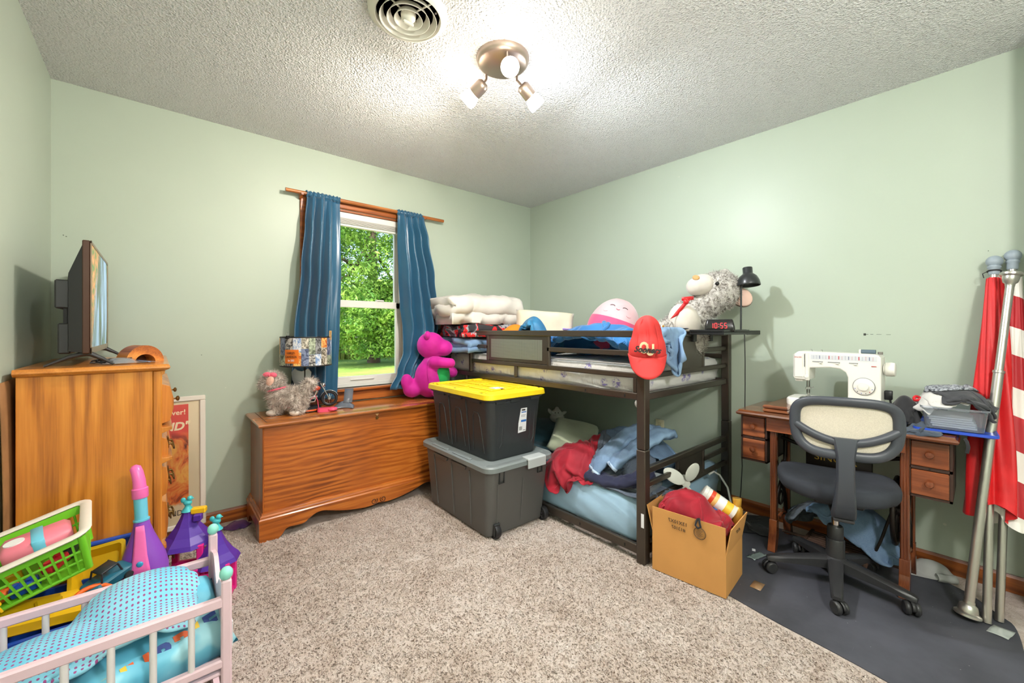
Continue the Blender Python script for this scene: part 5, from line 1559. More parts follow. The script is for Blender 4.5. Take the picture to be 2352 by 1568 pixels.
# ------------------------------------------------------------------ bedding, clothes and toys on the upper bunk
def fabric(name, c, c2=None, rough=0.85, vs=6, bump=0.25, bs=250, sheen=0.25, var=0.12): return mat(name, c, rough, var=var, col2=c2, vscale=vs, bump=bump, bscale=bs, bdist=0.0012, sheen=sheen)
def denim(name, c1, c2, s=4.0):
    t = NT(name)
    v = t.coord()
    a = t.noise(v, s, 4, 0.6)
    wv = t.noise(t.coord((900, 90, 400)), 1.0, 2)
    t.base(t.mix(t.math('MULTIPLY', wv, 0.35), t.ramp(a, [(0.35, c1), (0.68, c2)]), (190, 205, 220)))
    t.bump(t.noise(v, 350, 2), 0.25, 0.001); t.set(0.85)
    return t.m
QUILT = fabric('white_quilt', (208, 202, 194), vs=5, bump=0.5, bs=14)
FLEECE = fabric('blue_fleece', (128, 158, 190), (100, 130, 168), bump=0.5, bs=60)
CREAMP = fabric('cream_pillow', (214, 203, 180), bump=0.1)
LILAC = fabric('lilac_cloth', (150, 128, 198), bump=0.1)
BLUEB = fabric('blue_blanket', (34, 112, 172), (26, 92, 150), 0.6, bump=0.12, sheen=0.4)
TEALB = fabric('teal_sheet', (40, 118, 158), (30, 96, 136), 0.6, bump=0.1)
NAVY = fabric('navy_cloth', (38, 48, 66), bump=0.15)
REDC = fabric('red_jersey', (178, 22, 46), (140, 10, 34), 0.75, bump=0.12)
DEN1 = denim('washed_denim', (62, 98, 140), (128, 164, 200))
DEN2 = denim('mid_denim', (48, 82, 122), (92, 132, 172))
DEN3 = denim('dark_denim', (30, 40, 60), (48, 62, 90))
BLK = fabric('black_cloth', (34, 34, 38), bump=0.15)
GRAF = NT('red_black_print')
v = GRAF.coord()
GRAF.base(GRAF.ramp(GRAF.noise(v, 7.0, 3, 0.5, 1.2), [(0.0, (40, 38, 42)), (0.44, (40, 38, 42)), (0.45, (206, 36, 40)), (0.53, (206, 36, 40)), (0.54, (150, 152, 158)), (0.60, (70, 70, 76)), (0.66, (40, 38, 42))], 'CONSTANT'))
GRAF.bump(GRAF.noise(v, 200, 2), 0.2, 0.001); GRAF.set(0.8)
GRAF = GRAF.m

def chaikin(p, n=2):
    for _ in range(n):
        q = [p[0]]
        for a, c in zip(p, p[1:]):
            q += [(a[0] * .75 + c[0] * .25, a[1] * .75 + c[1] * .25), (a[0] * .25 + c[0] * .75, a[1] * .25 + c[1] * .75)]
        q.append(p[-1]); p = q
    return p
def folded(name, L, depth, height, layers, m, loc, rotz, seed, label, cat, thick=0.02, amp=0.012, group=None, tilt=0.0):
    """bedding folded back and forth: a serpentine section swept along its length, rumpled"""
    pts = []
    for k in range(layers):
        z = height * (k + 0.5) / layers
        e = depth / 2 * (1 - 0.06 * ((k * 37) % 3))
        pts += [(-e, z), (-e * 0.4, z + 0.004), (e * 0.4, z), (e, z)] if k % 2 == 0 else [(e, z), (e * 0.4, z), (-e * 0.4, z + 0.004), (-e, z)]
    pts = chaikin(pts, 2)
    rows = []
    n_ = 34
    for j in range(n_):
        t_ = j / (n_ - 1)
        row = []
        for i, (y, z) in enumerate(pts):
            x = -L / 2 + L * t_
            q = noise.noise_vector((x * 5 + seed * 3.1, y * 6, z * 9 + seed))
            q2 = noise.noise_vector((x * 14 + seed, y * 14, z * 22))
            sag = 1 - 0.12 * (2 * t_ - 1) ** 2
            end = 0.05 * noise.noise((y * 5, z * 18, seed)) * abs(2 * t_ - 1) ** 3
            row.append((x + q.x * amp * 2 + end, y + q.y * amp + q2.y * amp * 0.5, max(thick * 0.5, z * sag + q.z * amp + q2.z * amp * 0.6)))
        rows.append(row)
    mb = MB(); mb.grid(rows)
    o = mb.build(name, m, smooth=180, loc=loc, rot=(R(tilt), 0, R(rotz)), solid=thick, fix=False)
    o.modifiers['solid'].offset = 0
    return tag(o, label, cat, group)
folded('fleece_blanket', 0.62, 0.42, 0.115, 3, FLEECE, (2.06, 2.76, 1.006), 4, 2.0, 'pale blue fleece blanket folded at the bottom of the bedding stack', 'blanket', 0.038, 0.022)
folded('printed_comforter', 0.70, 0.46, 0.10, 3, GRAF, (2.10, 2.74, 1.128), -6, 5.0, 'red, black and grey printed comforter folded beneath the white quilt', 'blanket', 0.034, 0.020)
folded('white_quilt', 0.64, 0.40, 0.235, 3, QUILT, (2.00, 2.755, 1.225), -5, 9.0, 'thick white quilt folded on top of the bedding stack', 'blanket', 0.082, 0.034)

def pillow(name, w_, d_, h_, m, loc, rot, label, seed=1, cat='pillow', group=None, sharp=0.35):
    n_ = 22
    mb = MB()
    for sgn in (1, -1):
        rows = []
        for j in range(n_):
            row = []
            for i in range(n_):
                a = -1 + 2 * i / (n_ - 1); c = -1 + 2 * j / (n_ - 1)
                e = ((1 - a ** 4) * (1 - c ** 4)) ** sharp
                pin = 1 - 0.06 * (a * a * c * c) * 0 - 0.05 * (1 - abs(a) ** 2) * (abs(c) ** 3) - 0.0
                x = a * w_ / 2 * (1 - 0.05 * (1 - c * c) * abs(a) ** 3); y = c * d_ / 2 * (1 - 0.05 * (1 - a * a) * abs(c) ** 3)
                z = sgn * h_ / 2 * e * (1 + 0.22 * noise.noise((x * 6 + seed, y * 6, sgn * 2.0)))
                row.append((x, y, z))
            rows.append(row)
        mb.grid(rows, flip=(sgn < 0))
    o = mb.build(name, m, smooth=180, loc=loc, rot=rot, weld=True)
    return tag(o, label, cat, group)
pillow('pillow', 0.46, 0.30, 0.16, CREAMP, (2.28, 2.24, 1.185), (R(72), R(4), R(-42)), 'plump cream pillow propped up behind the teal sheet', 2)
hp = Heap(1.5, 0.9, 2.905, 3.06, lambda x, y: np.where((x > 1.875) & (y > 1.15), 1.008, 0.72))
def strip(hp_, x0, x1, y0_, y1_, z):
    xs = hp_.x0 + np.arange(hp_.nx) * hp_.c; ys = hp_.y0 + np.arange(hp_.ny) * hp_.c
    m_ = ((xs[:, None] >= x0) & (xs[:, None] <= x1) & (ys[None, :] >= y0_) & (ys[None, :] <= y1_))
    hp_.H = np.where(m_, np.maximum(hp_.H, z), hp_.H)
strip(hp, 1.838, 1.884, 1.10, 2.64, 1.186)
strip(hp, 1.84, 2.90, 1.10, 1.15, 1.184)
# lilac cloth beside the pillow, wall side
P = cloth(0.42, 0.40, (2.52, 2.03), hp, 20, (0.42, 0.5), 30, 30, 80, seed=3, rough=0.06)
cloth_obj('lilac_throw', P + np.array([-0.06, 0, 0.17]), LILAC, 'small lilac cloth bunched up beside the cream pillow', 'cloth', heap=None)
hb = Heap(1.5, 0.9, 2.905, 3.06, lambda x, y: np.where((x > 1.885) & (y > 1.16), 1.008, 1.25 * (x > 1.80) * 1.0))
# big rumpled blue blanket along the guard rail
hb.bump(2.10, 1.55, 0.24, 0.42, (1.01, 0.19)); hb.bump(1.99, 2.06, 0.11, 0.13, (1.01, 0.255))
hb.H = np.where(hb.H > 1.2, np.minimum(hb.H, 1.27), hb.H)
P = cloth(1.05, 1.35, (2.18, 1.58), hb, 4, (0.58, 0.66), 64, 72, 120, 7, seed=11, rough=0.09, waves=3.2)
P[..., 0] = np.maximum(P[..., 0], 1.887)
P = wrinkle(P, 0.030, 7.0, 3.0, (0.7, 1.0))
cloth_obj('blue_blanket', P, BLUEB, 'rumpled bright blue blanket heaped behind the guard rail', 'blanket', solid=0.008)
P = cloth(0.46, 0.58, (2.02, 2.03), hb, 20, (0.7, 0.66), 40, 44, 90, seed=8, rough=0.05)
P[..., 0] = np.maximum(P[..., 0], 1.889)
P = wrinkle(P, 0.016, 10.0, 6.0)
cloth_obj('teal_sheet', P, TEALB, 'teal sheet draped in a peak in front of the cream pillow', 'sheet', solid=0.006)
hm = Heap(1.8, 2.0, 2.7, 2.7, 1.08)
ORG = NT('orange_red_print')
ORG.base(ORG.ramp(ORG.noise(ORG.coord(), 6, 2, 0.5, 1), [(0.0, (240, 130, 20)), (0.48, (240, 130, 20)), (0.5, (222, 40, 20)), (0.62, (222, 40, 20)), (0.64, (250, 170, 40))], 'CONSTANT')); ORG.set(0.8)
hm.bump(2.09, 2.36, 0.12, 0.11, (1.09, 0.13))
P = cloth(0.34, 0.32, (2.09, 2.36), hm, 30, (0.6, 0.6), 30, 30, 70, seed=21, rough=0.05)
cloth_obj('orange_shirt', P, ORG.m, 'orange and red shirt bunched between the comforter and the teal sheet', 'shirt')
# jeans hanging over the end rail at the corner
hj = Heap(1.6, 0.8, 2.905, 2.0, lambda x, y: np.where(y > 1.15, 1.15, 0.70))
strip(hj, 1.7, 2.90, 1.085, 1.15, 1.186)
P = cloth(0.34, 0.62, (2.06, 1.175), hj, 6, (0.82, 0.9), 34, 56, 110, seed=5, rough=0.02, fric=0.6, waves=1.6)
P[..., 1] = np.where(P[..., 2] < 1.16, np.minimum(P[..., 1], 1.108), P[..., 1])
cloth_obj('blue_jeans', P, DEN1, 'faded blue jeans hanging over the end rail beside the red cap', 'jeans', solid=0.012)
P = cloth(0.30, 0.30, (2.34, 1.20), hj, 35, (0.55, 0.6), 30, 30, 80, seed=15, rough=0.05)
cloth_obj('navy_shirt', P, NAVY, 'dark navy shirt bunched between the jeans and the alarm clock', 'shirt')

# round pink and rose plush with a cup handle
PPINK = fabric('pale_pink_plush', (224, 182, 186), bump=0.3, bs=300, sheen=0.6)
PROSE = fabric('rose_plush', (226, 84, 128), bump=0.3, bs=300, sheen=0.6)
sq = empty('round_plush', (2.46, 1.72, 1.205), (R(0), R(0), R(0)), label='round plush cup toy, pale pink above and rose below, with a sleepy face', cat='plush toy')
tilt_q = Euler((R(10), R(16), R(0))).to_matrix().to_4x4()
def egg(z0, z1, mi, mb_, nz=16, infl=1.0):
    rows = []
    for j in range(nz + 1):
        z = z0 + (z1 - z0) * j / nz
        t_ = max(-1, min(1, z))
        r = math.sqrt(max(0, 1 - t_ * t_)) * (1.02 - 0.12 * t_)
        rows.append([tuple(tilt_q @ Vector((0.185 * infl * r * math.cos(2 * PI * i / 36), 0.175 * infl * r * math.sin(2 * PI * i / 36), 0.205 * t_ * (infl if abs(t_) > 0.9 else 1)))) for i in range(36)])
    mb_.grid(rows, closed_u=True)
mb = MB(); egg(0.10, 1.0, 0, mb); mb.build('upper_body', PPINK, sq, smooth=180)
mb = MB(); egg(-1.0, 0.16, 0, mb, infl=1.012); mb.build('lower_body', PROSE, sq, smooth=180)
mb = MB(); mb.tube([tuple(tilt_q @ Vector((0.075 * math.cos(a) * 0.9 + 0.16, -0.07, 0.02 + 0.06 * math.sin(a)))) for a in [R(-100 + 20 * k) for k in range(11)]], 0.024, 10, flat=(1, 1))
mb.build('cup_handle', fabric('pink_handle', (242, 178, 182)), sq, smooth=60)
def eggpt(a, z, infl=1.01):
    r = math.sqrt(max(0, 1 - z * z)) * (1.02 - 0.12 * z)
    return tuple(tilt_q @ Vector((0.185 * infl * r * math.cos(a), 0.175 * infl * r * math.sin(a), 0.205 * z * infl)))
fa = R(215)
for da in (-0.32, 0.32):
    mb = MB(); mb.tube([eggpt(fa + da + 0.13 * math.cos(t_), 0.56 + 0.05 * math.sin(t_)) for t_ in [R(20 + 14 * k) for k in range(11)]], 0.0022, 6); mb.build('eye', INK, sq)
mb = MB(); mb.tube([eggpt(fa + 0.08 * math.cos(t_), 0.51 + 0.04 * math.sin(t_)) for t_ in [R(200 + 14 * k) for k in range(11)]], 0.0020, 6); mb.build('mouth', mat('stitch_rose', (200, 80, 100), 0.6), sq)
for da in (-0.5, 0.5):
    mb = MB(); mb.tube([eggpt(fa + da + 0.10 * math.cos(t_), 0.37 + 0.05 * math.sin(t_)) for t_ in [R(200 + 14 * k) for k in range(11)]], 0.0016, 6); mb.build('cheek_stitch', mat('stitch_pink', (236, 170, 176), 0.6), sq)

# big speckled plush bear with its head thrown back over the end rail
BEARF = NT('speckled_fur')
v = BEARF.coord()
BEARF.base(BEARF.ramp(BEARF.noise(v, 34, 4, 0.7, 0.8), [(0.36, (112, 104, 98)), (0.46, (178, 172, 165)), (0.55, (208, 203, 197))]))
BEARF.bump(BEARF.noise(v, 120, 3), 0.6, 0.006); BEARF.set(0.95)
BEARF = BEARF.m
BEARW = fabric('white_bear_plush', (214, 205, 194), bump=0.6, bs=110, sheen=0.6)
EARP = fabric('ear_pink', (244, 206, 192), bump=0.3)
be = empty('teddy_bear', (2.50, 1.24, 1.01), label='large grey speckled teddy bear with a red bow slumped by the alarm clock', cat='plush toy')
body = blob('body', [((0.0, 0.0, 0.13), (0.15, 0.15, 0.16)), ((0.06, -0.02, 0.24), (0.12, 0.12, 0.13)), ((-0.22, 0.02, 0.10), (0.09, 0.07, 0.07)), ((-0.20, 0.16, 0.09), (0.10, 0.07, 0.07))], BEARF, be, 0.012,
            tubes=[([(0.02, -0.06, 0.26), (-0.08, -0.03, 0.20), (-0.20, 0.02, 0.17), (-0.29, 0.04, 0.15)], [0.055, 0.058, 0.055, 0.045])])
blob('chest_patch', [((-0.085, -0.055, 0.20), (0.10, 0.095, 0.14), (0, -25, 0))], BEARW, be, 0.012)
head = blob('head', [((0.175, -0.146, 0.415), (0.135, 0.13, 0.125), (0, -15, 0)), ((0.12, -0.09, 0.33), (0.10, 0.10, 0.09))], BEARF, be, 0.011)
blob('muzzle', [((0.065, -0.098, 0.452), (0.075, 0.075, 0.068), (0, -25, 35)), ((0.025, -0.075, 0.440), (0.055, 0.06, 0.056))], BEARW, be, 0.009)
MB().ball((0.005, -0.085, 0.492), (0.026, 0.022, 0.014), M=Euler((0, R(-35), R(40))).to_matrix().to_4x4()).build('nose', fabric('tan_nose', (206, 160, 104)), head, smooth=180)
for c_ in ((0.050, -0.192, 0.450), (0.13, -0.03, 0.500)):
    MB().ball(c_, 0.012).build('eye', mat('black_gloss', (16, 16, 18), 0.1), head, smooth=180)
MB().ball((0.245, -0.16, 0.530), (0.045, 0.03, 0.032)).build('ear', BEARF, head, smooth=180)
ME = Euler((0, R(40), R(-58))).to_matrix().to_4x4()
e2 = MB(); e2.ball((0.225, -0.262, 0.372), (0.070, 0.018, 0.056), M=ME); eo = e2.build('ear', fabric('ear_brown', (120, 96, 82), bump=0.4), head, smooth=180)
e3 = MB(); e3.ball((0.213, -0.269, 0.374), (0.066, 0.016, 0.052), M=ME); e3.build('ear_lining', EARP, eo, smooth=180)
S, N = surf_samples(head); fur('fur', S, N, 5000, 0.018, 0.0016, BEARF, head, 2, 0.1)
S, N = surf_samples(body); fur('fur', S, N, 6000, 0.018, 0.0017, BEARF, body, 3, 0.2)
BOW = mat('red_ribbon', (206, 20, 26), 0.4, sheen=0.3)
def bowpt(u_, c_, z): return (-0.130 - 0.755 * u_ - 0.87 * c_, -0.085 + 0.656 * u_ - 0.48 * c_, 0.335 + z)
mb = MB(); mb.grid([[bowpt(0.012 + 0.016 * j - 0.022 * i, 0.03 + 0.004 * math.sin(j), -0.020 * j + 0.010 * i) for i in range(3)] for j in range(6)])
mb.grid([[bowpt(-0.045 + 0.035 * i, 0.03, 0.012 + 0.022 * j - 0.003 * i) for i in range(3)] for j in range(2)])
mb.ball(bowpt(0.0, 0.032, 0.0), (0.016, 0.014, 0.016)); mb.build('bow', BOW, be, smooth=60, solid=0.003)

# red cap hung on the corner post
CAPR = mat('red_cap_cotton', (206, 52, 50), 0.8, var=0.08, bump=0.2, bscale=300, bdist=0.001)
cp = empty('baseball_cap', (1.832, 1.088, 0.965), (0, 0, R(-57)), label='red baseball cap with a stitched team logo hung on the bed post', cat='cap')
# local: -y faces the room, z up; the crown is pinched at the top
def cap_ring(z, hw, dep, off=0.0):
    return [(hw * math.cos(a), off - dep * math.sin(a), z) for a in [R(-20 + 220 * k / 26) for k in range(27)]]
rows = []
for z, hw, dep, off in ((0.078, 0.086, 0.082, 0.012), (0.10, 0.0885, 0.090, 0.010), (0.13, 0.088, 0.090, 0.010), (0.155, 0.083, 0.080, 0.008), (0.175, 0.074, 0.066, 0.006), (0.195, 0.069, 0.060, 0.006), (0.215, 0.066, 0.058, 0.004), (0.235, 0.061, 0.052, 0.0), (0.255, 0.052, 0.042, -0.004), (0.272, 0.038, 0.030, -0.004), (0.283, 0.020, 0.018, -0.002), (0.287, 0.003, 0.004, 0.0)):
    r_ = cap_ring(z, hw, dep, off)
    k_ = max(0.0, min(1.0, (z - 0.14) / 0.05)) * (1 - max(0, (z - 0.26) / 0.03))
    rows.append([(x * (1 + 0.03 * noise.noise((x * 30, z * 30, 1))), y + 0.010 * k_ * math.sin(x * 95 + z * 14) + 0.008 * noise.noise((x * 24, z * 20, 4)), zz) for x, y, zz in r_])
mb = MB(); mb.grid(rows); crown = mb.build('crown', CAPR, cp, smooth=180, solid=0.003, sub=1)
rows = []
for j in range(9):
    t_ = j / 8
    row = []
    for i in range(29):
        a = R(180 * i / 28)
        s_ = math.sin(a)
        x = 0.0895 * math.cos(a) * (1 - 0.07 * t_ ** 2)
        z = 0.098 - 0.018 * s_ - (0.094 * t_) * s_ ** 0.6 * (1 - 0.10 * (1 - s_))
        y = 0.006 - 0.094 * s_ - 0.050 * t_ * s_ ** 0.8
        row.append((x, y, z))
    rows.append(row)
mb = MB(); mb.grid(rows); mb.build('brim', CAPR, cp, smooth=180, solid=0.005)
mb = MB()
for da in (-0.0, 0.62, -0.62):
    mb.tube([(hw * math.sin(da) * 1.01, off - dep * math.cos(da) * 1.02 - 0.001, z) for z, hw, dep, off in ((0.11, 0.089, 0.092, 0.010), (0.15, 0.087, 0.086, 0.008), (0.19, 0.079, 0.066, 0.006), (0.222, 0.066, 0.052, 0.0), (0.25, 0.052, 0.042, -0.004), (0.27, 0.038, 0.032, -0.004))], 0.0012, 5)
mb.build('seam', CAPR, crown)
CREAMT = mat('cream_stitch', (226, 200, 160), 0.8)
text('O', 0.072, crown, CREAMT, (-0.018, -0.0865, 0.128), (R(90), 0, 0), 'logo', 0.004, sx=0.72, bold=0.003)
text('U', 0.072, crown, CREAMT, (0.010, -0.0865, 0.118), (R(90), 0, 0), 'logo', 0.004, sx=0.75, bold=0.003)
text('Sooners', 0.040, crown, INK, (-0.004, -0.0925, 0.120), (R(90), R(4), 0), 'lettering', 0.003, font_shear=0.35, bold=0.0012, sx=0.9)
MB().cyl((0.07, -0.03, 0.232), (0.076, -0.034, 0.234), 0.005, n=10).build('eyelet', mat('gold_paint', (196, 158, 72)), crown)

# wire shelf clipped on the end rail, alarm clock, reading lamp
BLKM = mat('black_metal', (40, 40, 40), 0.4, 0.4)
sh = empty('clip_shelf', (2.31, 0.915, 1.142), label='black wire mesh shelf clipped to the end rail of the bed', cat='shelf')
tray = MB(); tray.box((0, 0, 0.026), (0.37, 0.19, 0.029)); tray.build('tray', BLKM, sh)
for lo, hi in (((0, 0, 0.012), (0.37, 0.006, 0.040)), ((0, 0.184, 0.012), (0.37, 0.19, 0.040)), ((0, 0.006, 0.012), (0.006, 0.184, 0.040)), ((0.364, 0.006, 0.012), (0.37, 0.184, 0.040))):
    MB().box(lo, hi, 0.0015).build('tray_lip', BLKM, sh)
mb = MB()
for k in range(18):
    mb.tube([(0.01 + 0.02 * k, 0.004, 0.0245), (0.01 + 0.02 * k, 0.186, 0.0245)], 0.0012, 4)
mb.build('wire_grid', BLKM, sh)
MB().box((0.375, 0.01, 0.010), (0.585, 0.02, 0.036), 0.002).build('side_plate', BLKM, sh)
MB().box((0.05, 0.186, -0.03), (0.09, 0.23, 0.026), 0.003).build('clamp', BLKM, sh); MB().box((0.27, 0.186, -0.03), (0.31, 0.23, 0.026), 0.003).build('clamp', BLKM, sh)
ck = empty('alarm_clock', (2.425, 0.985, 1.1715), (0, 0, R(-66)), label='black digital alarm clock showing 10:55 in red digits', cat='alarm clock')
mb = MB(); loft(mb, [[(x, y, z) for x, y in rrect(w_, d_, 0.012)] for w_, d_, z in ((0.150, 0.075, 0.0), (0.158, 0.082, 0.006), (0.152, 0.076, 0.030), (0.136, 0.062, 0.064), (0.128, 0.054, 0.069))])
mb.build('case', mat('black_gloss_plastic', (26, 24, 24), 0.22), ck, smooth=40)
LED = mat('red_led', (255, 30, 40), 0.4, emit=(255, 30, 40), estr=1.3)
SEG = {'1': 'bc', '0': 'abcdef', '5': 'acdfg'}
x_ = -0.046
zt = 0.036
dg_ = MB()
def seg(mb_, x, z, w_, h_): 
    f_ = lambda zz: (-0.041 + 0.003 * (zz - 0.006) / 0.024 if zz < 0.03 else -0.038 + 0.007 * (zz - 0.03) / 0.034) - 0.0012
    mb_.add([(x, f_(z), z), (x + w_, f_(z), z), (x + w_, f_(z + h_), z + h_), (x, f_(z + h_), z + h_)], [(0, 1, 2, 3)])
for ch_ in '10:55':
    if ch_ == ':':
        seg(dg_, x_, 0.026, 0.0035, 0.0035); seg(dg_, x_, 0.040, 0.0035, 0.0035); x_ += 0.009; continue
    w_, hh, z0_ = 0.014, 0.015, 0.018
    for s_ in SEG[ch_]:
        if s_ == 'a': seg(dg_, x_ + 0.002, z0_ + 2 * hh - 0.002, w_ - 0.004, 0.003)
        if s_ == 'g': seg(dg_, x_ + 0.002, z0_ + hh - 0.0015, w_ - 0.004, 0.003)
        if s_ == 'd': seg(dg_, x_ + 0.002, z0_, w_ - 0.004, 0.003)
        if s_ == 'b': seg(dg_, x_ + w_ - 0.003, z0_ + hh + 0.001, 0.003, hh - 0.003)
        if s_ == 'c': seg(dg_, x_ + w_ - 0.003, z0_ + 0.002, 0.003, hh - 0.003)
        if s_ == 'f': seg(dg_, x_, z0_ + hh + 0.001, 0.003, hh - 0.003)
        if s_ == 'e': seg(dg_, x_, z0_ + 0.002, 0.003, hh - 0.003)
    x_ += w_ + 0.006
dg_.build('digits', LED, ck)
lp = empty('desk_lamp', (2.66, 0.955, 1.1715), label='black desk lamp with a bell shade standing on the clip shelf', cat='lamp')
LB = mat('black_satin', (40, 42, 44), 0.32, coat=0.2)
mb = MB(); mb.cyl((0, 0, 0), (0, 0, 0.012), 0.03, n=20); mb.build('base', LB, lp, smooth=40)
mb = MB(); mb.tube([(0.0, 0, 0.01), (0.003, 0.0, 0.30), (0.004, -0.004, 0.318), (0.012, -0.02, 0.33)], 0.0055, 8); mb.build('arm', LB, lp, smooth=60)
M = Matrix.Translation((0.022, -0.035, 0.275)) @ Euler((R(-5), R(4), 0)).to_matrix().to_4x4()
MB().lathe([(0.062, 0.0), (0.0625, 0.006), (0.058, 0.030), (0.046, 0.056), (0.030, 0.070), (0.026, 0.074), (0.026, 0.108), (0.024, 0.111), (0.0, 0.112)], 32, M, cap=False).build('shade', LB, lp, smooth=50, solid=0.002)
MB().lathe([(0.0, 0.02), (0.018, 0.024), (0.024, 0.036), (0.018, 0.056), (0.012, 0.07)], 18, M).build('bulb', mat('bulb_white', (230, 230, 226), 0.3), lp, smooth=60)
mb = MB(); mb.tube([(0.04, -0.03, 0.36), (0.06, -0.035, 0.378), (0.075, -0.03, 0.382), (0.078, -0.02, 0.37), (0.065, -0.01, 0.355)], 0.0015, 6); mb.build('cord_loop', mat('black_plastic', (34, 34, 36)), lp, smooth=60)
mb = MB(); mb.tube([(2.645, 0.93, 1.16), (2.64, 0.925, 1.0), (2.655, 0.93, 0.85), (2.665, 0.935, 0.72), (2.65, 0.94, 0.60), (2.64, 0.945, 0.48), (2.665, 0.95, 0.36), (2.66, 0.955, 0.22), (2.655, 0.965, 0.08), (2.68, 1.0, 0.006), (2.78, 1.04, 0.006)], 0.0028, 6)
tag(mb.build('lamp_cable', mat('black_plastic', (34, 34, 36)), smooth=60), 'thin black lamp cord hanging from the clip shelf to the floor', 'cord')

# ------------------------------------------------------------------ lower bunk
hl = Heap(1.5, 1.0, 2.905, 3.06, lambda x, y: np.where((x > 1.87), 0.302, 0.06))
hl.bump(2.28, 1.50, 0.30, 0.32, (0.30, 0.23)); hl.bump(2.03, 1.68, 0.17, 0.20, (0.30, 0.15))
DTEAL = fabric('dusk_teal_sheet', (70, 118, 132), (58, 100, 116), 0.7, bump=0.1)
hk = Heap(1.5, 1.0, 2.905, 3.06, 0.302); hk.bump(2.55, 2.5, 0.32, 0.45, (0.30, 0.08))
P = cloth(0.9, 1.05, (2.42, 2.42), hk, 0, (0.92, 0.92), 44, 50, 80, seed=31, rough=0.03)
P[..., 0] = np.clip(P[..., 0], 1.9, 2.89); P[..., 1] = np.clip(P[..., 1], 1.2, 3.0)
cloth_obj('teal_bedspread', P, DTEAL, 'dim teal bedspread covering the far half of the lower bunk', 'bedspread')
pillow('pillow', 0.50, 0.34, 0.12, fabric('sage_pillow', (196, 206, 180), bump=0.1), (2.30, 1.95, 0.40), (R(12), R(-10), R(35)), 'pale sage pillow lying on the lower bunk behind the red shirt', 6)
P = cloth(0.56, 0.62, (2.00, 1.66), hl, 25, (0.62, 0.62), 46, 48, 110, seed=41, rough=0.07)
P = wrinkle(P, 0.022, 9.0, 5.0)
cloth_obj('red_shirt', P, REDC, 'crimson shirt heaped on the lower bunk next to the jeans', 'shirt', heap=hl)
P = cloth(0.42, 0.80, (2.10, 1.38), hl, -35, (0.75, 0.62), 40, 60, 110, seed=44, rough=0.05)
cloth_obj('navy_trousers', P, DEN3, 'dark navy trousers folded under the pale jeans on the lower bunk', 'trousers', heap=hl, solid=0.008)
P = cloth(0.50, 0.62, (2.35, 1.40), hl, 10, (0.7, 0.62), 46, 50, 110, seed=47, rough=0.06)
cloth_obj('blue_jeans', P, DEN2, 'mid blue jeans piled highest on the lower bunk', 'jeans', heap=hl, solid=0.008)
HEM = denim('frayed_hem', (150, 176, 204), (206, 218, 230), 30)
def leg(root, pts, wd, m, seed, hem=True, open_end=True):
    """a trouser leg: flattened, wrinkled tube with an open hem"""
    pts = [Vector(p) for p in pts]
    # resample smoothly
    q = []
    n_ = 26
    for k in range(n_ + 1):
        f_ = k / n_ * (len(pts) - 1); i = min(int(f_), len(pts) - 2); t_ = f_ - i
        p0, p1, p2, p3 = pts[max(i - 1, 0)], pts[i], pts[i + 1], pts[min(i + 2, len(pts) - 1)]
        q.append(0.5 * ((2 * p1) + (p2 - p0) * t_ + (2 * p0 - 5 * p1 + 4 * p2 - p3) * t_ * t_ + (3 * p1 - p0 - 3 * p2 + p3) * t_ ** 3))
    rows = []
    for k, p in enumerate(q):
        t_ = (q[min(k + 1, n_)] - q[max(k - 1, 0)]).normalized()
        side = t_.cross(Vector((0, 0, 1)));  side = side.normalized() if side.length > 1e-4 else Vector((0, 1, 0))
        up = side.cross(t_).normalized()
        rows.append([tuple(p + side * (wd * math.cos(a)) * (1 + 0.10 * noise.noise((k * 0.3, a, seed))) + up * ((0.030 + 0.010 * noise.noise((k * 0.25, seed, 3.0))) * math.sin(a) + 0.016 * noise.noise((k * 0.45, 2.2 * math.cos(a), seed * 3.0)) + 0.008 * noise.noise((k * 1.1, 4 * math.cos(a), seed)))) for a in [2 * PI * i / 28 for i in range(28)]])
    o = MB().grid(rows, closed_u=True).build('leg', m, root, smooth=180, solid=0.004)
    if hem:
        MB().grid([[tuple(Vector(x) + (Vector(x) - q[-1]) * 0.03) for x in rows[-3]], [tuple(Vector(x) + (Vector(x) - q[-1]) * 0.05) for x in rows[-1]]], closed_u=True).build('hem', HEM, o, smooth=180, solid=0.005)
    mb_ = MB(); mb_.tube([rows[k][0] for k in range(0, n_ + 1)], 0.0022, 5); mb_.build('side_seam', m, o)
    return o
jn = empty('blue_jeans', (2.05, 1.45, 0.33), label='light washed jeans with frayed hems hanging over the front of the lower pile', cat='jeans')
def rel(ps): return [tuple(Vector(p) - Vector(jn.location)) for p in ps]
leg(jn, rel([(2.36, 1.36, 0.545), (2.22, 1.36, 0.575), (2.09, 1.41, 0.52), (1.99, 1.47, 0.425), (1.945, 1.505, 0.345)]), 0.072, DEN1, 1.0)
leg(jn, rel([(2.36, 1.27, 0.545), (2.24, 1.26, 0.565), (2.11, 1.29, 0.525), (2.01, 1.36, 0.455), (1.965, 1.40, 0.40)]), 0.066, DEN1, 4.0)
nv = empty('navy_slacks', (1.96, 1.38, 0.33), label='dark navy slacks rolled along the mattress edge under the light jeans', cat='trousers')
def rel2(ps): return [tuple(Vector(p) - Vector(nv.location)) for p in ps]
leg(nv, rel2([(1.935, 1.52, 0.33), (1.93, 1.44, 0.325), (1.935, 1.34, 0.33), (1.96, 1.25, 0.36), (2.05, 1.21, 0.40)]), 0.055, fabric('navy_twill', (34, 38, 66), bump=0.15), 7.0, hem=False)
P = cloth(0.45, 0.40, (2.62, 1.45), hl, 20, (0.6, 0.6), 36, 36, 90, seed=51, rough=0.05)
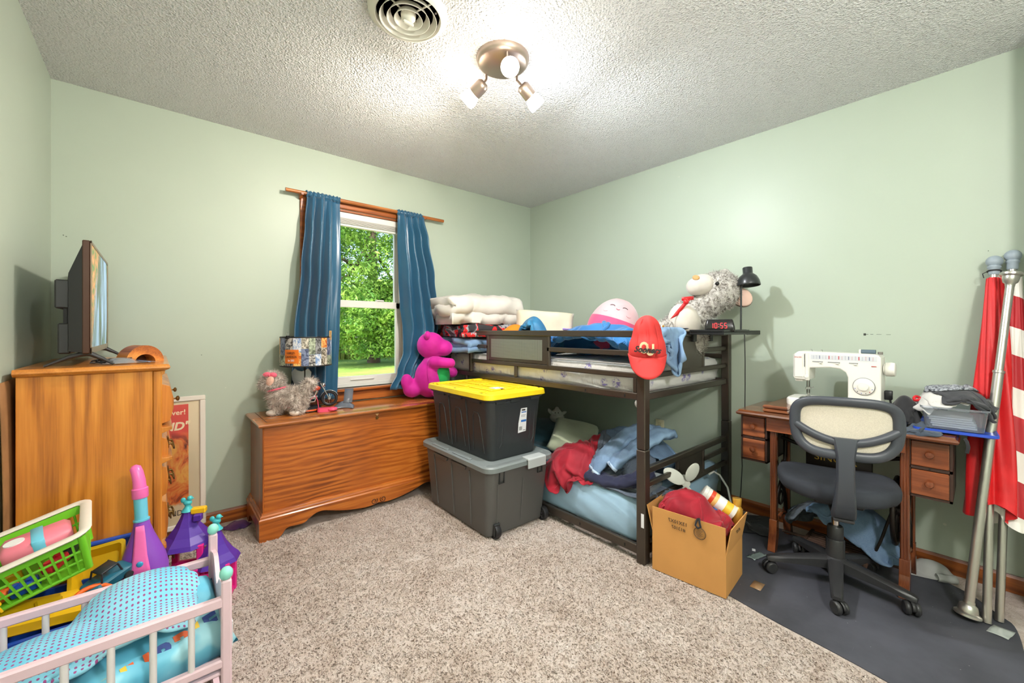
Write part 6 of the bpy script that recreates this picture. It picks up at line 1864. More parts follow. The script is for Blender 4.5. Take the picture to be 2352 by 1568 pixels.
cloth_obj('white_shirt', P, fabric('offwhite_cloth', (206, 206, 200), bump=0.15), 'off-white shirt crumpled under the wall outlet on the lower bunk', 'shirt')
P = cloth(0.30, 0.30, (2.38, 1.20), hl, 40, (0.6, 0.55), 30, 30, 90, seed=52, rough=0.05)
cloth_obj('black_shorts', P, fabric('dark_green_black', (36, 42, 38), bump=0.2), 'black shorts rolled over the lower end rail', 'shorts')
# clear storage box at the foot end of the lower bunk
CLEAR = mat('clear_plastic', (226, 234, 238), 0.15, trans=0.85, ior=1.2)
sb = empty('storage_box', (2.04, 1.225, 0.303), (0, 0, R(8)), label='small clear plastic box under the navy trousers on the lower bunk', cat='box')
mb = MB(); loft(mb, [ring(0.20, 0.12, 0.015, 0.0), ring(0.21, 0.13, 0.015, 0.055)], cap1=False); mb.build('tub', CLEAR, sb, smooth=40, solid=0.002)
mb = MB(); loft(mb, [ring(0.225, 0.145, 0.015, 0.055), ring(0.225, 0.145, 0.015, 0.063), ring(0.20, 0.12, 0.01, 0.066)]); mb.build('lid', mat('milky_lid', (216, 226, 234), 0.3), sb, smooth=40)
MB().box((-0.08, -0.045, 0.004), (0.07, 0.045, 0.03), 0.003).build('contents', LABELW, sb)
# small white plush at the far end of the lower bunk
lm = empty('lamb_plush', (2.62, 2.42, 0.385), (0, 0, R(-50)), label='tiny white plush animal lying at the far end of the lower bunk', cat='plush toy')
blob('body', [((0, 0, 0.04), (0.065, 0.05, 0.045)), ((0.0, -0.02, 0.085), (0.04, 0.036, 0.036)), ((-0.06, -0.02, 0.095), (0.018, 0.014, 0.03), (0, -35, 0)), ((0.06, -0.02, 0.085), (0.03, 0.014, 0.016), (0, -30, 0)), ((0.06, -0.03, 0.02), (0.03, 0.02, 0.02)), ((0.0, -0.01, 0.118), (0.02, 0.02, 0.018))],
     fabric('white_plush', (214, 216, 208), bump=0.6, bs=120), lm, 0.007)
MB().ball((-0.012, -0.056, 0.09), 0.004).build('eye', INK, lm); MB().ball((0.014, -0.055, 0.09), 0.004).build('eye', INK, lm)
# printed pillowcase corner hanging below the upper deck
rows = [[(1.93 + 0.05 * (i / 8) + 0.008 * math.sin(j), 1.20 + 0.006 * math.sin(i * 1.2 + j * 0.4), 0.842 - 0.155 * j / 14) for i in range(9)] for j in range(15)]
for j in range(15):
    t_ = j / 14; k_ = 1 - 0.35 * t_ ** 3
    rows[j] = [(1.955 + (x - 1.955) * k_ * 1.5, y, z) for x, y, z in rows[j]]
tag(MB().grid(rows).build('sheet_corner', MAT_U.m, smooth=180, solid=0.003), 'loose corner of the unicorn sheet dangling below the upper deck', 'sheet')
# wall outlet
ou = empty('wall_outlet', (XR - 0.0005, 1.62, 0.44), label='ivory wall outlet above the lower bunk', cat='outlet')
MB().box((-0.006, -0.035, -0.057), (0, 0.035, 0.057), 0.003).build('cover_plate', mat('ivory_plate', (214, 206, 172), 0.4), ou)
for z in (-0.022, 0.022):
    MB().box((-0.008, -0.015, z - 0.014), (-0.005, 0.015, z + 0.014), 0.002).build('socket', mat('ivory_plate_dark', (190, 182, 150), 0.4), ou)

# ------------------------------------------------------------------ contents of the cardboard box, fan behind it
bm_ = Heap(1.75, 0.6, 2.35, 1.2, 0.24, 0.015)
bm_.bump(1.97, 0.95, 0.12, 0.13, (0.26, 0.115), 2.0); bm_.bump(1.96, 0.82, 0.10, 0.08, (0.25, 0.06))
P = cloth(0.56, 0.62, (1.985, 0.90), bm_, 8, (0.44, 0.54), 54, 60, 110, seed=61, rough=0.055, waves=2.4)
P[..., 1] = np.clip(P[..., 1], 0.770, 1.055); fr_ = 1.889 - 0.096 * (P[..., 1] - 0.734); P[..., 0] = np.clip(P[..., 0], fr_, fr_ + 0.225)
P[..., 2] = np.maximum(P[..., 2], 0.22)
P = wrinkle(P, 0.030, 13.0, 2.0, (1.0, 0.7))
cloth_obj('red_sweatshirt', P, REDC, 'crimson sweatshirt stuffed into the cardboard box', 'sweatshirt', solid=0.008)
lp_ = MB(); lp_.tube([(1.862, 0.842, 0.318), (1.856, 0.842, 0.325), (1.850, 0.838, 0.31), (1.849, 0.832, 0.292), (1.850, 0.845, 0.282), (1.850, 0.857, 0.292), (1.852, 0.852, 0.312), (1.862, 0.85, 0.320)], 0.0045, 8)
tag(lp_.build('drawstring', BLK, smooth=60), 'black drawstring loop hanging over the printed box flap', 'cord')
wc = empty('wipes_canister', (2.085, 0.835, 0.325), Vector((-0.30, 0.75, 0.50)).to_track_quat('Z', 'Y').to_euler(), label='white wipes canister with a red and yellow label lying in the box', cat='canister')
MB().lathe([(0.0, -0.06), (0.034, -0.06), (0.036, -0.056), (0.036, 0.075), (0.034, 0.08)], 28).build('canister', mat('white_gloss', (236, 236, 232), 0.3), wc, smooth=40)
for z0_, z1_, c in ((-0.04, -0.008, (240, 196, 60)), (-0.008, 0.03, (236, 238, 240)), (0.03, 0.048, (244, 200, 120)), (0.048, 0.066, (224, 70, 36))):
    MB().lathe([(0.0364, z0_), (0.0364, z1_)], 28, cap=False).build('label_band', mat('band_%d_%d_%d' % c, c, 0.4), wc, smooth=40)
for a in (200, 250, 300):
    MB().ball((0.036 * math.cos(R(a)), 0.036 * math.sin(R(a)), 0.012), (0.013, 0.013, 0.015)).build('label_dot', mat('label_blue', (40, 110, 190)), wc, smooth=60)
MB().lathe([(0.035, 0.08), (0.037, 0.082), (0.037, 0.098), (0.03, 0.102), (0.0, 0.102)], 28).build('cap', mat('white_gloss', (236, 236, 232)), wc, smooth=40)
gb = empty('lotion_bottle', (2.118, 0.775, 0.225), (R(-4), R(7), 0), label='gold lotion bottle standing upright in the near corner of the box', cat='bottle')
GLD = mat('gold_plastic', (206, 156, 60), 0.3, 0.35)
MB().lathe([(0.0, 0.0), (0.022, 0.0), (0.024, 0.004), (0.024, 0.085), (0.018, 0.098), (0.016, 0.102)], 24).build('bottle', GLD, gb, smooth=40)
MB().lathe([(0.017, 0.100), (0.018, 0.104), (0.021, 0.134), (0.020, 0.138), (0.0, 0.138)], 24).build('cap', GLD, gb, smooth=40)
# white fan standing behind the box
fn = empty('clip_fan', (2.20, 1.075, 0.0), (0, 0, R(-55)), label='white plastic fan with open paddle blades standing behind the cardboard box', cat='fan')
WP = mat('white_fan_plastic', (212, 214, 206), 0.4)
mb = MB(); mb.cyl((0, 0, 0.0), (0, 0, 0.02), 0.07, n=24); mb.tube([(0, 0, 0.02), (0, 0, 0.33)], 0.012, 10); mb.build('stand', WP, fn, smooth=40)
MB().cyl((0, -0.03, 0.345), (0, 0.05, 0.345), 0.022, n=18).build('motor', WP, fn, smooth=40)
for k, (a, l_) in enumerate(((150, 1.0), (65, 0.9), (275, 1.0))):
    M = Matrix.Translation((0, -0.035, 0.345)) @ Matrix.Rotation(R(-a), 4, 'Y') @ Matrix.Translation((0.072, 0, 0)) @ Matrix.Rotation(R(24), 4, 'X')
    bl_ = MB().ball((0, 0, 0), (0.062 * l_, 0.004, 0.036), 20, 10, None).build('blade', WP, fn, smooth=60)
    bl_.matrix_local = M
cu_ = MB(); cu_.tube([(2.55, 1.095, 0.30), (2.60, 1.09, 0.305), (2.64, 1.07, 0.28), (2.63, 1.02, 0.22), (2.60, 0.99, 0.15), (2.585, 0.98, 0.06), (2.60, 1.0, 0.008), (2.68, 1.05, 0.008)], 0.006, 8)
tag(cu_.build('white_cable', mat('white_cord', (206, 208, 202), 0.5), smooth=60), 'thick white cord arching out of the lower bunk to the floor', 'cord')
# ------------------------------------------------------------------ television on the dresser
tv = empty('television', (-0.205, 2.63, 1.0405), label='small flat television showing a waterfall, standing on the dresser', cat='television')
TVB = mat('tv_black', (44, 44, 46), 0.42)
BEZ = mat('tv_bronze_bezel', (150, 128, 108), 0.3, 0.5)
hwid, z0_, z1_ = 0.355, 0.047, 0.487
MB().box((-0.012, -hwid, z0_), (0.010, hwid, z1_), 0.003).build('panel', mat('tv_side_brown', (78, 52, 42), 0.3, 0.3), tv)
for lo, hi in (((0.010, -hwid, z1_ - 0.012), (0.014, hwid, z1_)), ((0.010, -hwid, z0_), (0.014, hwid, z0_ + 0.024)), ((0.010, -hwid, z0_), (0.014, -hwid + 0.010, z1_)), ((0.010, hwid - 0.010, z0_), (0.014, hwid, z1_))):
    MB().box(lo, hi, 0.001).build('bezel', BEZ, tv)
SCR = NT('waterfall_screen')
v = SCR.coord((1, 1, 1))
streak = SCR.noise(SCR.coord((1, 11, 1.7)), 1.6, 6, 0.7, 0.8)
place = SCR.noise(SCR.coord((1, 6, 2.0)), 1.0, 3)
water = SCR.ramp(SCR.math('ADD', SCR.math('MULTIPLY', streak, 0.75), SCR.math('MULTIPLY', place, 0.45)), [(0.575, 0.0), (0.635, 0.55), (0.72, 1.0)])
rock = SCR.ramp(SCR.noise(SCR.coord((1, 9, 9)), 2.0, 6, 0.75), [(0.32, (22, 28, 24)), (0.5, (62, 78, 60)), (0.62, (40, 104, 40)), (0.72, (186, 122, 62))])
img = SCR.mix(water, rock, (150, 184, 212))
# autumn foliage in the near upper corner of the picture
sep = SCR.node('ShaderNodeSeparateXYZ'); SCR.link(v, sep.inputs[0])
corner = SCR.math('ADD', SCR.math('MULTIPLY', sep.outputs[1], -2.2), SCR.math('MULTIPLY', sep.outputs[2], 1.6))
leafm_ = SCR.ramp(corner, [(0.75, 0.0), (0.98, 1.0)])
leafc = SCR.ramp(SCR.noise(SCR.coord((1, 16, 16)), 2, 4), [(0.4, (44, 120, 36)), (0.55, (206, 130, 70)), (0.7, (228, 160, 90))])
img = SCR.mix(leafm_, img, leafc)
SCR.base(SCR.mix(0.0, (5, 5, 5), (5, 5, 5)))
SCR.link(img, SCR.b.inputs['Emission Color']); SCR.b.inputs['Emission Strength'].default_value = 0.75
SCR.set(0.25)
MB().box((0.0095, -hwid + 0.010, z0_ + 0.024), (0.0115, hwid - 0.010, z1_ - 0.012)).build('screen', SCR.m, tv)
mb = MB()
loft(mb, [[(-0.012, -hwid + 0.004, z0_ + 0.004), (-0.012, hwid - 0.004, z0_ + 0.004), (-0.012, hwid - 0.004, z1_ - 0.02), (-0.012, -hwid + 0.004, z1_ - 0.02)],
          [(-0.050, -hwid + 0.02, z0_ + 0.01), (-0.050, hwid - 0.02, z0_ + 0.01), (-0.050, hwid - 0.02, z1_ - 0.13), (-0.050, -hwid + 0.02, z1_ - 0.13)],
          [(-0.058, -hwid + 0.05, z0_ + 0.02), (-0.058, hwid - 0.05, z0_ + 0.02), (-0.058, hwid - 0.05, z1_ - 0.18), (-0.058, -hwid + 0.05, z1_ - 0.18)]])
mb.build('rear_shell', TVB, tv, smooth=35)
MB().box((-0.088, -hwid + 0.03, z0_ + 0.175), (-0.045, hwid - 0.05, z0_ + 0.285), 0.005).build('rear_module', TVB, tv)
MB().box((-0.080, -hwid + 0.03, z0_ + 0.0), (-0.045, hwid - 0.05, z0_ + 0.118), 0.005).build('rear_module', TVB, tv)
MB().box((-0.066, -hwid + 0.04, z0_ + 0.118), (-0.045, hwid - 0.06, z0_ + 0.175)).build('socket_recess', mat('hole_black', (12, 12, 12)), tv)
MB().box((-0.040, -hwid + 0.0165, z0_ + 0.03), (-0.022, -hwid + 0.0175, z0_ + 0.10)).build('rating_label', LABELW, tv)
for y in (-0.335, 0.30):
    mb = MB(); mb.tube([(-0.112, y - 0.01, 0.003), (-0.05, y, 0.034), (-0.012, y, 0.046), (0.0, y, 0.048), (0.012, y, 0.044), (0.045, y, 0.024), (0.075, y - 0.01, 0.003)], [0.004, 0.007, 0.010, 0.011, 0.010, 0.007, 0.004], 8)
    mb.build('foot', TVB, tv, smooth=50)
# clear bag of cables
bgp = Heap(-0.3, 2.1, 0.2, 2.7, 1.042)
bgp.bump(-0.115, 2.38, 0.055, 0.075, (1.042, 0.02))
P = cloth(0.18, 0.20, (-0.10, 2.385), bgp, 15, 0.9, 26, 26, 60, seed=71, rough=0.012, thick=0.002)
BAG = mat('clear_bag', (220, 228, 236), 0.12, trans=0.7, ior=1.1)
bag = empty('cable_bag', (-0.10, 2.38, 1.042), label='clear zip bag of black cables lying in front of the television', cat='bag')
o = cloth_obj('film', P - np.array([-0.10, 2.38, 1.042]), BAG, parent=bag, solid=0.0)
mb = MB(); mb.tube([(-0.04 + 0.05 * math.cos(a * 1.9) * (1 + 0.2 * math.sin(3 * a)), -0.01 + 0.055 * math.sin(a * 2.3), 0.006 + 0.006 * (1 + math.sin(5 * a))) for a in [k * 0.22 for k in range(40)]], 0.0032, 6)
mb.build('cable', mat('black_plastic', (34, 34, 36)), bag, smooth=60)
MB().box((0.05, -0.10, 0.003), (0.058, 0.09, 0.005)).build('zip_strip', mat('zip_blue', (130, 160, 206), 0.4), bag, rot=(0, 0, R(15)))
# carved half-round wooden arch
ar = empty('wooden_arch', (-0.055, 2.47, 1.0405), (0, 0, R(24)), label='chunky half-round carved wood block on the dresser end', cat='wood carving')
AW = wood('arch_wood', (224, 146, 66), (204, 118, 44), (150, 76, 26), 'y', 0.5, 0.1, grain=0.7, seed=4)
ro, ri, n_ = 0.068, 0.036, 20
prof = [(ro * math.cos(PI * k / n_), ro * 1.05 * math.sin(PI * k / n_)) for k in range(n_ + 1)] + [(ri * math.cos(PI * k / n_), ri * 0.9 * math.sin(PI * k / n_)) for k in range(n_, -1, -1)]
mb = MB(); m2 = len(prof)
for y in (-0.045, 0.045):
    vs = [(x, y, z) for x, z in prof]
    mb.add(vs, [(k, k + 1, m2 - 2 - k, m2 - 1 - k) for k in range(n_)])
mb.add([(x, -0.045, z) for x, z in prof] + [(x, 0.045, z) for x, z in prof], [(k, (k + 1) % m2, m2 + (k + 1) % m2, m2 + k) for k in range(m2)])
mb.build('arch', AW, ar, smooth=35, weld=True)
MB().box((-0.036, 0.030, 0.0), (0.036, 0.044, 0.034)).build('rear_plug', mat('dark_wood_plug', (98, 48, 22), 0.6), ar)

# ------------------------------------------------------------------ framed poster leaning between dresser and chest
po = empty('framed_poster', (0.035, 3.005, 0.0), (R(-3.0), 0, 0), label='white framed red and orange western film poster leaning against the wall', cat='poster')
FRW = mat('white_frame', (226, 218, 206), 0.45)
PW, PH0, PH1 = 0.185, 0.045, 0.795
for lo, hi in (((-0.33, -0.012, PH1 - 0.028), (PW, 0.012, PH1)), ((-0.33, -0.012, PH0), (PW, 0.012, PH0 + 0.028)), ((PW - 0.028, -0.012, PH0 + 0.028), (PW, 0.012, PH1 - 0.028)), ((-0.33, -0.012, PH0 + 0.028), (-0.302, 0.012, PH1 - 0.028))):
    MB().box(lo, hi, 0.004).build('frame_side', FRW, po)
MB().box((-0.302, 0.0, PH0 + 0.028), (PW - 0.028, 0.004, PH1 - 0.028)).build('mount', mat('cream_paper', (226, 208, 176), 0.7), po)
PST = NT('poster_print')
v = PST.coord()
sep = PST.node('ShaderNodeSeparateXYZ'); PST.link(v, sep.inputs[0])
z_ = sep.outputs[2]
fire = PST.ramp(PST.noise(PST.coord((1, 1, 0.7)), 11, 5, 0.6, 0.8), [(0.30, (40, 28, 34)), (0.40, (120, 50, 34)), (0.48, (226, 110, 48)), (0.60, (240, 176, 84)), (0.70, (232, 150, 70))])
top_ = PST.ramp(z_, [(0.545, 0.0), (0.60, 1.0)])
col = PST.mix(top_, fire, (216, 72, 62))
low_ = PST.ramp(PST.math('ADD', z_, PST.math('MULTIPLY', PST.noise(v, 30, 3), 0.05)), [(0.205, 1.0), (0.222, 0.0)])
PST.base(PST.mix(low_, col, (226, 206, 172))); PST.set(0.5)
MB().box((-0.30, -0.0015, 0.10), (0.105, 0.0, PH1 - 0.045)).build('print', PST.m, po)
MB().box((-0.302, -0.0035, PH0 + 0.028), (PW - 0.028, -0.0025, PH1 - 0.028)).build('glazing', GLASS, po)
CRT = mat('cream_print', (240, 220, 184), 0.6)
text('ever!', 0.040, po, CRT, (0.052, -0.0019, 0.705), (R(90), 0, 0), 'lettering', 0.0002, bold=0.0006)
text('IND"', 0.062, po, CRT, (0.040, -0.0019, 0.625), (R(90), 0, 0), 'lettering', 0.0002, font_shear=0.2, bold=0.0022)
text('LAND', 0.042, po, INK, (0.030, -0.0019, 0.135), (R(90), 0, 0), 'lettering', 0.0002, sx=0.85)

# ------------------------------------------------------------------ motorcycle table lamp on the chest
lm2 = empty('table_lamp', (0.735, 2.885, 0.6565), label='motorcycle table lamp with a collage print drum shade on the chest', cat='lamp')
MB().lathe([(0.085, 0.0), (0.09, 0.006), (0.088, 0.02), (0.08, 0.026), (0.0, 0.028)], 32).build('base', mat('lamp_base_black', (40, 38, 38), 0.4), lm2, smooth=40)
MB().lathe([(0.089, 0.006), (0.0905, 0.012), (0.089, 0.018)], 32, cap=False).build('base_band', mat('orange_band', (226, 96, 36), 0.4), lm2, smooth=40)
SH = NT('collage_shade')
v = SH.coord((9, 9, 11))
vo = SH.node('ShaderNodeTexVoronoi'); vo.distance = 'CHEBYCHEV'; vo.inputs['Scale'].default_value = 1.0; vo.inputs['Randomness'].default_value = 0.7; SH.link(v, vo.inputs['Vector'])
cc = SH.node('ShaderNodeSeparateColor'); SH.link(vo.outputs['Color'], cc.inputs[0])
pal = SH.ramp(cc.outputs[0], [(0.0, (58, 56, 58)), (0.18, (120, 146, 190)), (0.34, (224, 222, 216)), (0.50, (150, 140, 122)), (0.64, (226, 120, 40)), (0.74, (86, 98, 84)), (0.86, (196, 190, 180))], 'CONSTANT')
det = SH.ramp(SH.noise(SH.coord((60, 60, 60)), 1.0, 4, 0.6, 1.0), [(0.40, (40, 40, 42)), (0.52, (200, 200, 200))])
SH.base(SH.mix(0.30, pal, det)); SH.set(0.45)
ZS0, ZS1 = 0.298, 0.478
MB().lathe([(0.150, ZS0), (0.150, ZS1)], 44, cap=False).build('shade', SH.m, lm2, smooth=60, solid=0.002)
for z in (ZS0, ZS1):
    MB().lathe([(0.1515, z - 0.004), (0.153, z), (0.1515, z + 0.004), (0.149, z + 0.002), (0.149, z - 0.002), (0.1515, z - 0.004)], 44, cap=False).build('shade_trim', mat('black_trim', (30, 30, 32), 0.5), lm2, smooth=60)
aa = math.atan2(-0.86, -0.5) - 0.30
def patch(a0_, a1_, z0p, z1p, m, name='shade_photo', r_=0.1517):
    MB().grid([[(r_ * math.cos(a0_ + (a1_ - a0_) * i / 6), r_ * math.sin(a0_ + (a1_ - a0_) * i / 6), z) for z in (z0p, z1p)] for i in range(7)]).build(name, m, lm2, smooth=60)
def photo_mat(k, c1, c2):
    t = NT('collage_photo_%d' % k); t.base(t.ramp(t.noise(t.coord((1, 1, 1), loc=(k, k, k)), 38, 4, 0.6, 1.2), [(0.42, c1), (0.56, c2)])); t.set(0.45); return t.m
cols = [((60, 58, 60), (196, 192, 186)), ((120, 150, 196), (224, 226, 230)), ((92, 84, 70), (214, 206, 190)), ((70, 78, 64), (176, 186, 160)), ((44, 44, 46), (150, 150, 152)), ((196, 90, 34), (240, 200, 120)), ((130, 140, 170), (60, 70, 100))]
PM = [photo_mat(k, *c) for k, c in enumerate(cols)]
rnd = random.Random(8); a_ = aa - 1.5
kk = 0
while a_ < aa + 1.7:
    w1 = rnd.uniform(0.24, 0.42); zm = ZS0 + rnd.uniform(0.06, 0.12)
    patch(a_, a_ + w1 - 0.008, ZS0 + 0.004, zm - 0.002, PM[kk % 7]); patch(a_, a_ + w1 - 0.008, zm, ZS1 - 0.004, PM[(kk + 3) % 7])
    a_ += w1; kk += 1
patch(aa - 0.30, aa + 0.30, ZS0 + 0.02, ZS0 + 0.105, mat('badge_orange', (232, 122, 36), 0.5), 'shade_badge', 0.1524)
for s_, z, sz in (('HARLEY-', 0.083, 0.022), ('DAVIDSON', 0.060, 0.022), ('for 2003', 0.038, 0.018)):
    text(s_, sz, lm2, INK if sz > 0.02 else LABELW, (0.1535 * math.cos(aa), 0.1535 * math.sin(aa), ZS0 + z), (R(90), 0, aa + R(90)), 'lettering', 0.0003, sx=0.66)
# clothes peg and binder clip on the rim
pg = empty('clothes_peg', (0.735 + 0.118, 2.885 - 0.092, 1.115), (R(4), 0, R(20)), label='wooden clothes peg clipped on the lamp shade rim', cat='clothes peg')
for dx in (-0.006, 0.004):
    MB().box((dx, -0.005, 0.0), (dx + 0.004, 0.005, 0.062), 0.001).build('peg_half', mat('peg_wood', (222, 176, 120), 0.7), pg)
bc = empty('binder_clip', (0.735 - 0.125, 2.885 - 0.083, 1.126), (0, 0, R(35)), label='small black binder clip on the lamp shade rim', cat='clip')
MB().prism([(-0.012, 0.0), (0.012, 0.0), (0.003, 0.02), (-0.003, 0.02)], 'x', -0.012, 0.012).build('clip_body', BLKM, bc)
mb = MB(); mb.tube([(-0.006, 0, 0.018), (-0.01, 0.004, 0.04), (0.01, 0.004, 0.04), (0.006, 0, 0.018)], 0.0012, 6); mb.build('wire_handle', CHROME, bc)
# shield backplate and chrome motorcycle
SIL = mat('silver_metal', (176, 180, 182), 0.3, 0.7)
sil_ = [(-0.02, 0.03), (0.02, 0.03), (0.035, 0.09), (0.03, 0.15), (0.055, 0.20), (0.06, 0.25), (0.04, 0.275), (0.025, 0.262), (0.0, 0.255), (-0.025, 0.262), (-0.04, 0.275), (-0.06, 0.25), (-0.055, 0.20), (-0.03, 0.15), (-0.035, 0.09)]
MB().prism(sil_, 'y', 0.0, 0.012, M=Matrix.Rotation(R(-28), 4, 'Z') @ Matrix.Translation((-0.035, 0.02, 0))).build('shield_plate', SIL, lm2, bevel=0.002)
mb = MB(); mb.cyl((0, 0.03, 0.02), (0, 0.03, 0.31), 0.008, n=10); mb.build('stem', BLKM, lm2)
mt_root = empty('motorcycle', (0.03, -0.035, 0.028), (0, 0, R(-18)))
mt_root.parent = lm2
def mpart(mb, name, m, **kw): return mb.build(name, m, mt_root, **kw)
for x in (-0.088, 0.098):
    w_ = MB(); w_.tube([(x + 0.043 * math.cos(a), 0, 0.048 + 0.043 * math.sin(a)) for a in [k * 2 * PI / 26 for k in range(26)]], 0.0085, 10, closed=True); mpart(w_, 'tyre', mat('tyre_black', (28, 28, 30), 0.6), smooth=60)
    w_ = MB(); w_.cyl((x, -0.006, 0.048), (x, 0.006, 0.048), 0.008, n=12)
    for k in range(12):
        a = k * PI / 6; w_.tube([(x, 0, 0.048), (x + 0.036 * math.cos(a), 0, 0.048 + 0.036 * math.sin(a))], 0.0009, 4)
    w_.tube([(x + 0.035 * math.cos(a), 0, 0.048 + 0.035 * math.sin(a)) for a in [k * 2 * PI / 24 for k in range(24)]], 0.0022, 6, closed=True)
    mpart(w_, 'wheel', CHROME, smooth=60)
    f_ = MB(); f_.grid([[(x + 0.054 * math.cos(a), q, 0.048 + 0.054 * math.sin(a)) for q in (-0.012, 0.012)] for a in [R(20 + 13 * k) for k in range(12)]]); mpart(f_, 'fender', SIL, smooth=60, solid=0.002)
f_ = MB()
for q in (-0.012, 0.012): f_.tube([(0.098, q, 0.048), (0.045, q, 0.150)], 0.0035, 8)
mpart(f_, 'front_fork', CHROME, smooth=60)
mpart(MB().ball((0.062, 0, 0.138), (0.014, 0.016, 0.016)), 'headlight', CHROME, smooth=180)
f_ = MB(); f_.tube([(0.020, -0.045, 0.168), (0.035, -0.038, 0.172), (0.046, -0.012, 0.156), (0.046, 0.012, 0.156), (0.035, 0.038, 0.172), (0.020, 0.045, 0.168)], 0.003, 6); mpart(f_, 'handlebar', CHROME, smooth=60)
mpart(MB().ball((0.005, 0, 0.118), (0.042, 0.018, 0.020)), 'fuel_tank', mat('tank_orange', (190, 70, 40), 0.25, coat=0.5), smooth=180)
mpart(MB().ball((-0.055, 0, 0.108), (0.036, 0.018, 0.012)), 'seat', mat('tyre_black', (28, 28, 30)), smooth=180)
f_ = MB(); f_.box((-0.035, -0.016, 0.045), (0.03, 0.016, 0.075), 0.006); f_.cyl((-0.015, 0, 0.07), (-0.03, 0, 0.105), 0.013, n=12); f_.cyl((0.008, 0, 0.07), (0.025, 0, 0.105), 0.013, n=12); mpart(f_, 'engine', CHROME, smooth=40)
f_ = MB(); f_.tube([(0.02, -0.018, 0.06), (0.01, -0.022, 0.035), (-0.05, -0.022, 0.032), (-0.12, -0.022, 0.036)], 0.006, 8); mpart(f_, 'exhaust_pipe', CHROME, smooth=60)

# ------------------------------------------------------------------ shaggy plush dog, its lead, visor
SHAG = NT('shaggy_taupe_fur'); SHAG.base(SHAG.ramp(SHAG.noise(SHAG.coord(), 40, 3), [(0.35, (176, 162, 152)), (0.65, (228, 217, 208))])); SHAG.set(0.9); SHAG = SHAG.m
PAWW = fabric('pale_paw', (226, 216, 206), bump=0.4, bs=120)
dg2 = empty('plush_dog', (0.615, 2.83, 0.6565), (0, 0, R(-38)), label='shaggy grey plush dog with a pink collar standing on the chest', cat='plush toy')
# local: head toward -x, tail +x, -y faces the room
db = blob('body', [((0.02, 0, 0.105), (0.10, 0.062, 0.062)), ((-0.055, 0, 0.12), (0.055, 0.055, 0.06)), ((0.115, 0.0, 0.165), (0.028, 0.028, 0.045), (0, 30, 0)), ((0.14, 0.0, 0.195), (0.026, 0.026, 0.03)), ((-0.06, -0.03, 0.055), (0.026, 0.024, 0.05)), ((0.07, -0.03, 0.055), (0.03, 0.026, 0.05)), ((-0.06, 0.03, 0.055), (0.026, 0.024, 0.05)), ((0.07, 0.03, 0.055), (0.03, 0.026, 0.05))], SHAG, dg2, 0.009)
dh = blob('head', [((-0.085, -0.005, 0.205), (0.062, 0.058, 0.056)), ((-0.125, -0.02, 0.19), (0.032, 0.032, 0.026))], SHAG, dg2, 0.008)
for x, y in ((-0.07, -0.034), (0.07, -0.036), (-0.06, 0.03), (0.075, 0.03)):
    MB().ball((x - 0.008, y - 0.004, 0.018), (0.032, 0.026, 0.018)).build('paw', PAWW, dg2, smooth=180)
MB().ball((-0.075, -0.062, 0.215), (0.022, 0.010, 0.030), M=Euler((0, R(25), 0)).to_matrix().to_4x4()).build('ear', mat('ear_skin', (236, 190, 170), 0.8), dh, smooth=180)
BOWP = mat('hot_pink_cloth', (240, 104, 130), 0.7)
mb = MB(); mb.ball((-0.10, -0.045, 0.252), (0.026, 0.012, 0.016)); mb.ball((-0.065, -0.048, 0.250), (0.024, 0.012, 0.016)); mb.ball((-0.083, -0.052, 0.25), (0.009, 0.009, 0.010)); mb.build('hair_bow', BOWP, dh, smooth=180)
mb = MB(); mb.tube([(-0.065 + 0.052 * math.cos(a), 0.052 * math.sin(a), 0.158 + 0.012 * math.cos(a)) for a in [k * 2 * PI / 24 for k in range(24)]], 0.006, 8, closed=True); mb.build('collar', BOWP, dg2, smooth=60)
S, N = surf_samples(db); fur('fur', S, N, 6500, 0.026, 0.0016, SHAG, db, 5, 0.35)
S, N = surf_samples(dh); fur('fur', S, N, 3500, 0.022, 0.0016, SHAG, dh, 6, 0.25)
PINKP = mat('hot_pink_plastic', (240, 84, 120), 0.35)
ls_ = empty('lead_handle', (0.815, 2.775, 0.6570), (0, 0, R(-20)), label='hot pink plastic lead handle lying beside the plush dog', cat='toy lead')
mb = MB(); loft(mb, [[(x, y, z) for x, y in rrect(0.085, 0.042, 0.018)] for z in (0.0, 0.004, 0.024)] ); mb.build('grip', PINKP, ls_, smooth=40)
mb = MB(); mb.tube([(0.045 + 0.022 * math.cos(a), 0.022 * math.sin(a), 0.014) for a in [k * 2 * PI / 18 for k in range(18)]], 0.010, 8, closed=True); mb.build('finger_loop', PINKP, ls_, smooth=60)
mb = MB(); mb.tube([(-0.035, 0.0, 0.026), (-0.042, 0.02, 0.07), (-0.055, 0.035, 0.10), (-0.08, 0.03, 0.08), (-0.14, -0.03, 0.05), (-0.20, -0.07, 0.05), (-0.22, -0.045, 0.12)], 0.0022, 6); mb.build('lead_cord', PINKP, ls_, smooth=60)
vs_ = empty('grey_visor', (0.945, 2.82, 0.6570), (0, 0, R(-25)), label='folded grey plastic visor lying on the chest below the window', cat='visor')
VG = mat('smoke_grey_plastic', (104, 108, 116), 0.35)
mb = MB(); mb.grid([[(-0.06 + 0.13 * i / 12, -0.05 + 0.03 * math.sin(PI * i / 12) * (1 - j / 5) + 0.10 * j / 5, 0.004 + 0.035 * math.sin(PI * i / 12) * (j / 5) ** 0.7) for i in range(13)] for j in range(6)]); mb.build('shell', VG, vs_, smooth=180, solid=0.003)
mb = MB(); mb.grid([[(0.0 + 0.028 * i, 0.02 + 0.03 * j + 0.006 * i, 0.03 + 0.028 * j) for i in range(3)] for j in range(4)]); mb.build('flap', VG, vs_, smooth=60, solid=0.004)

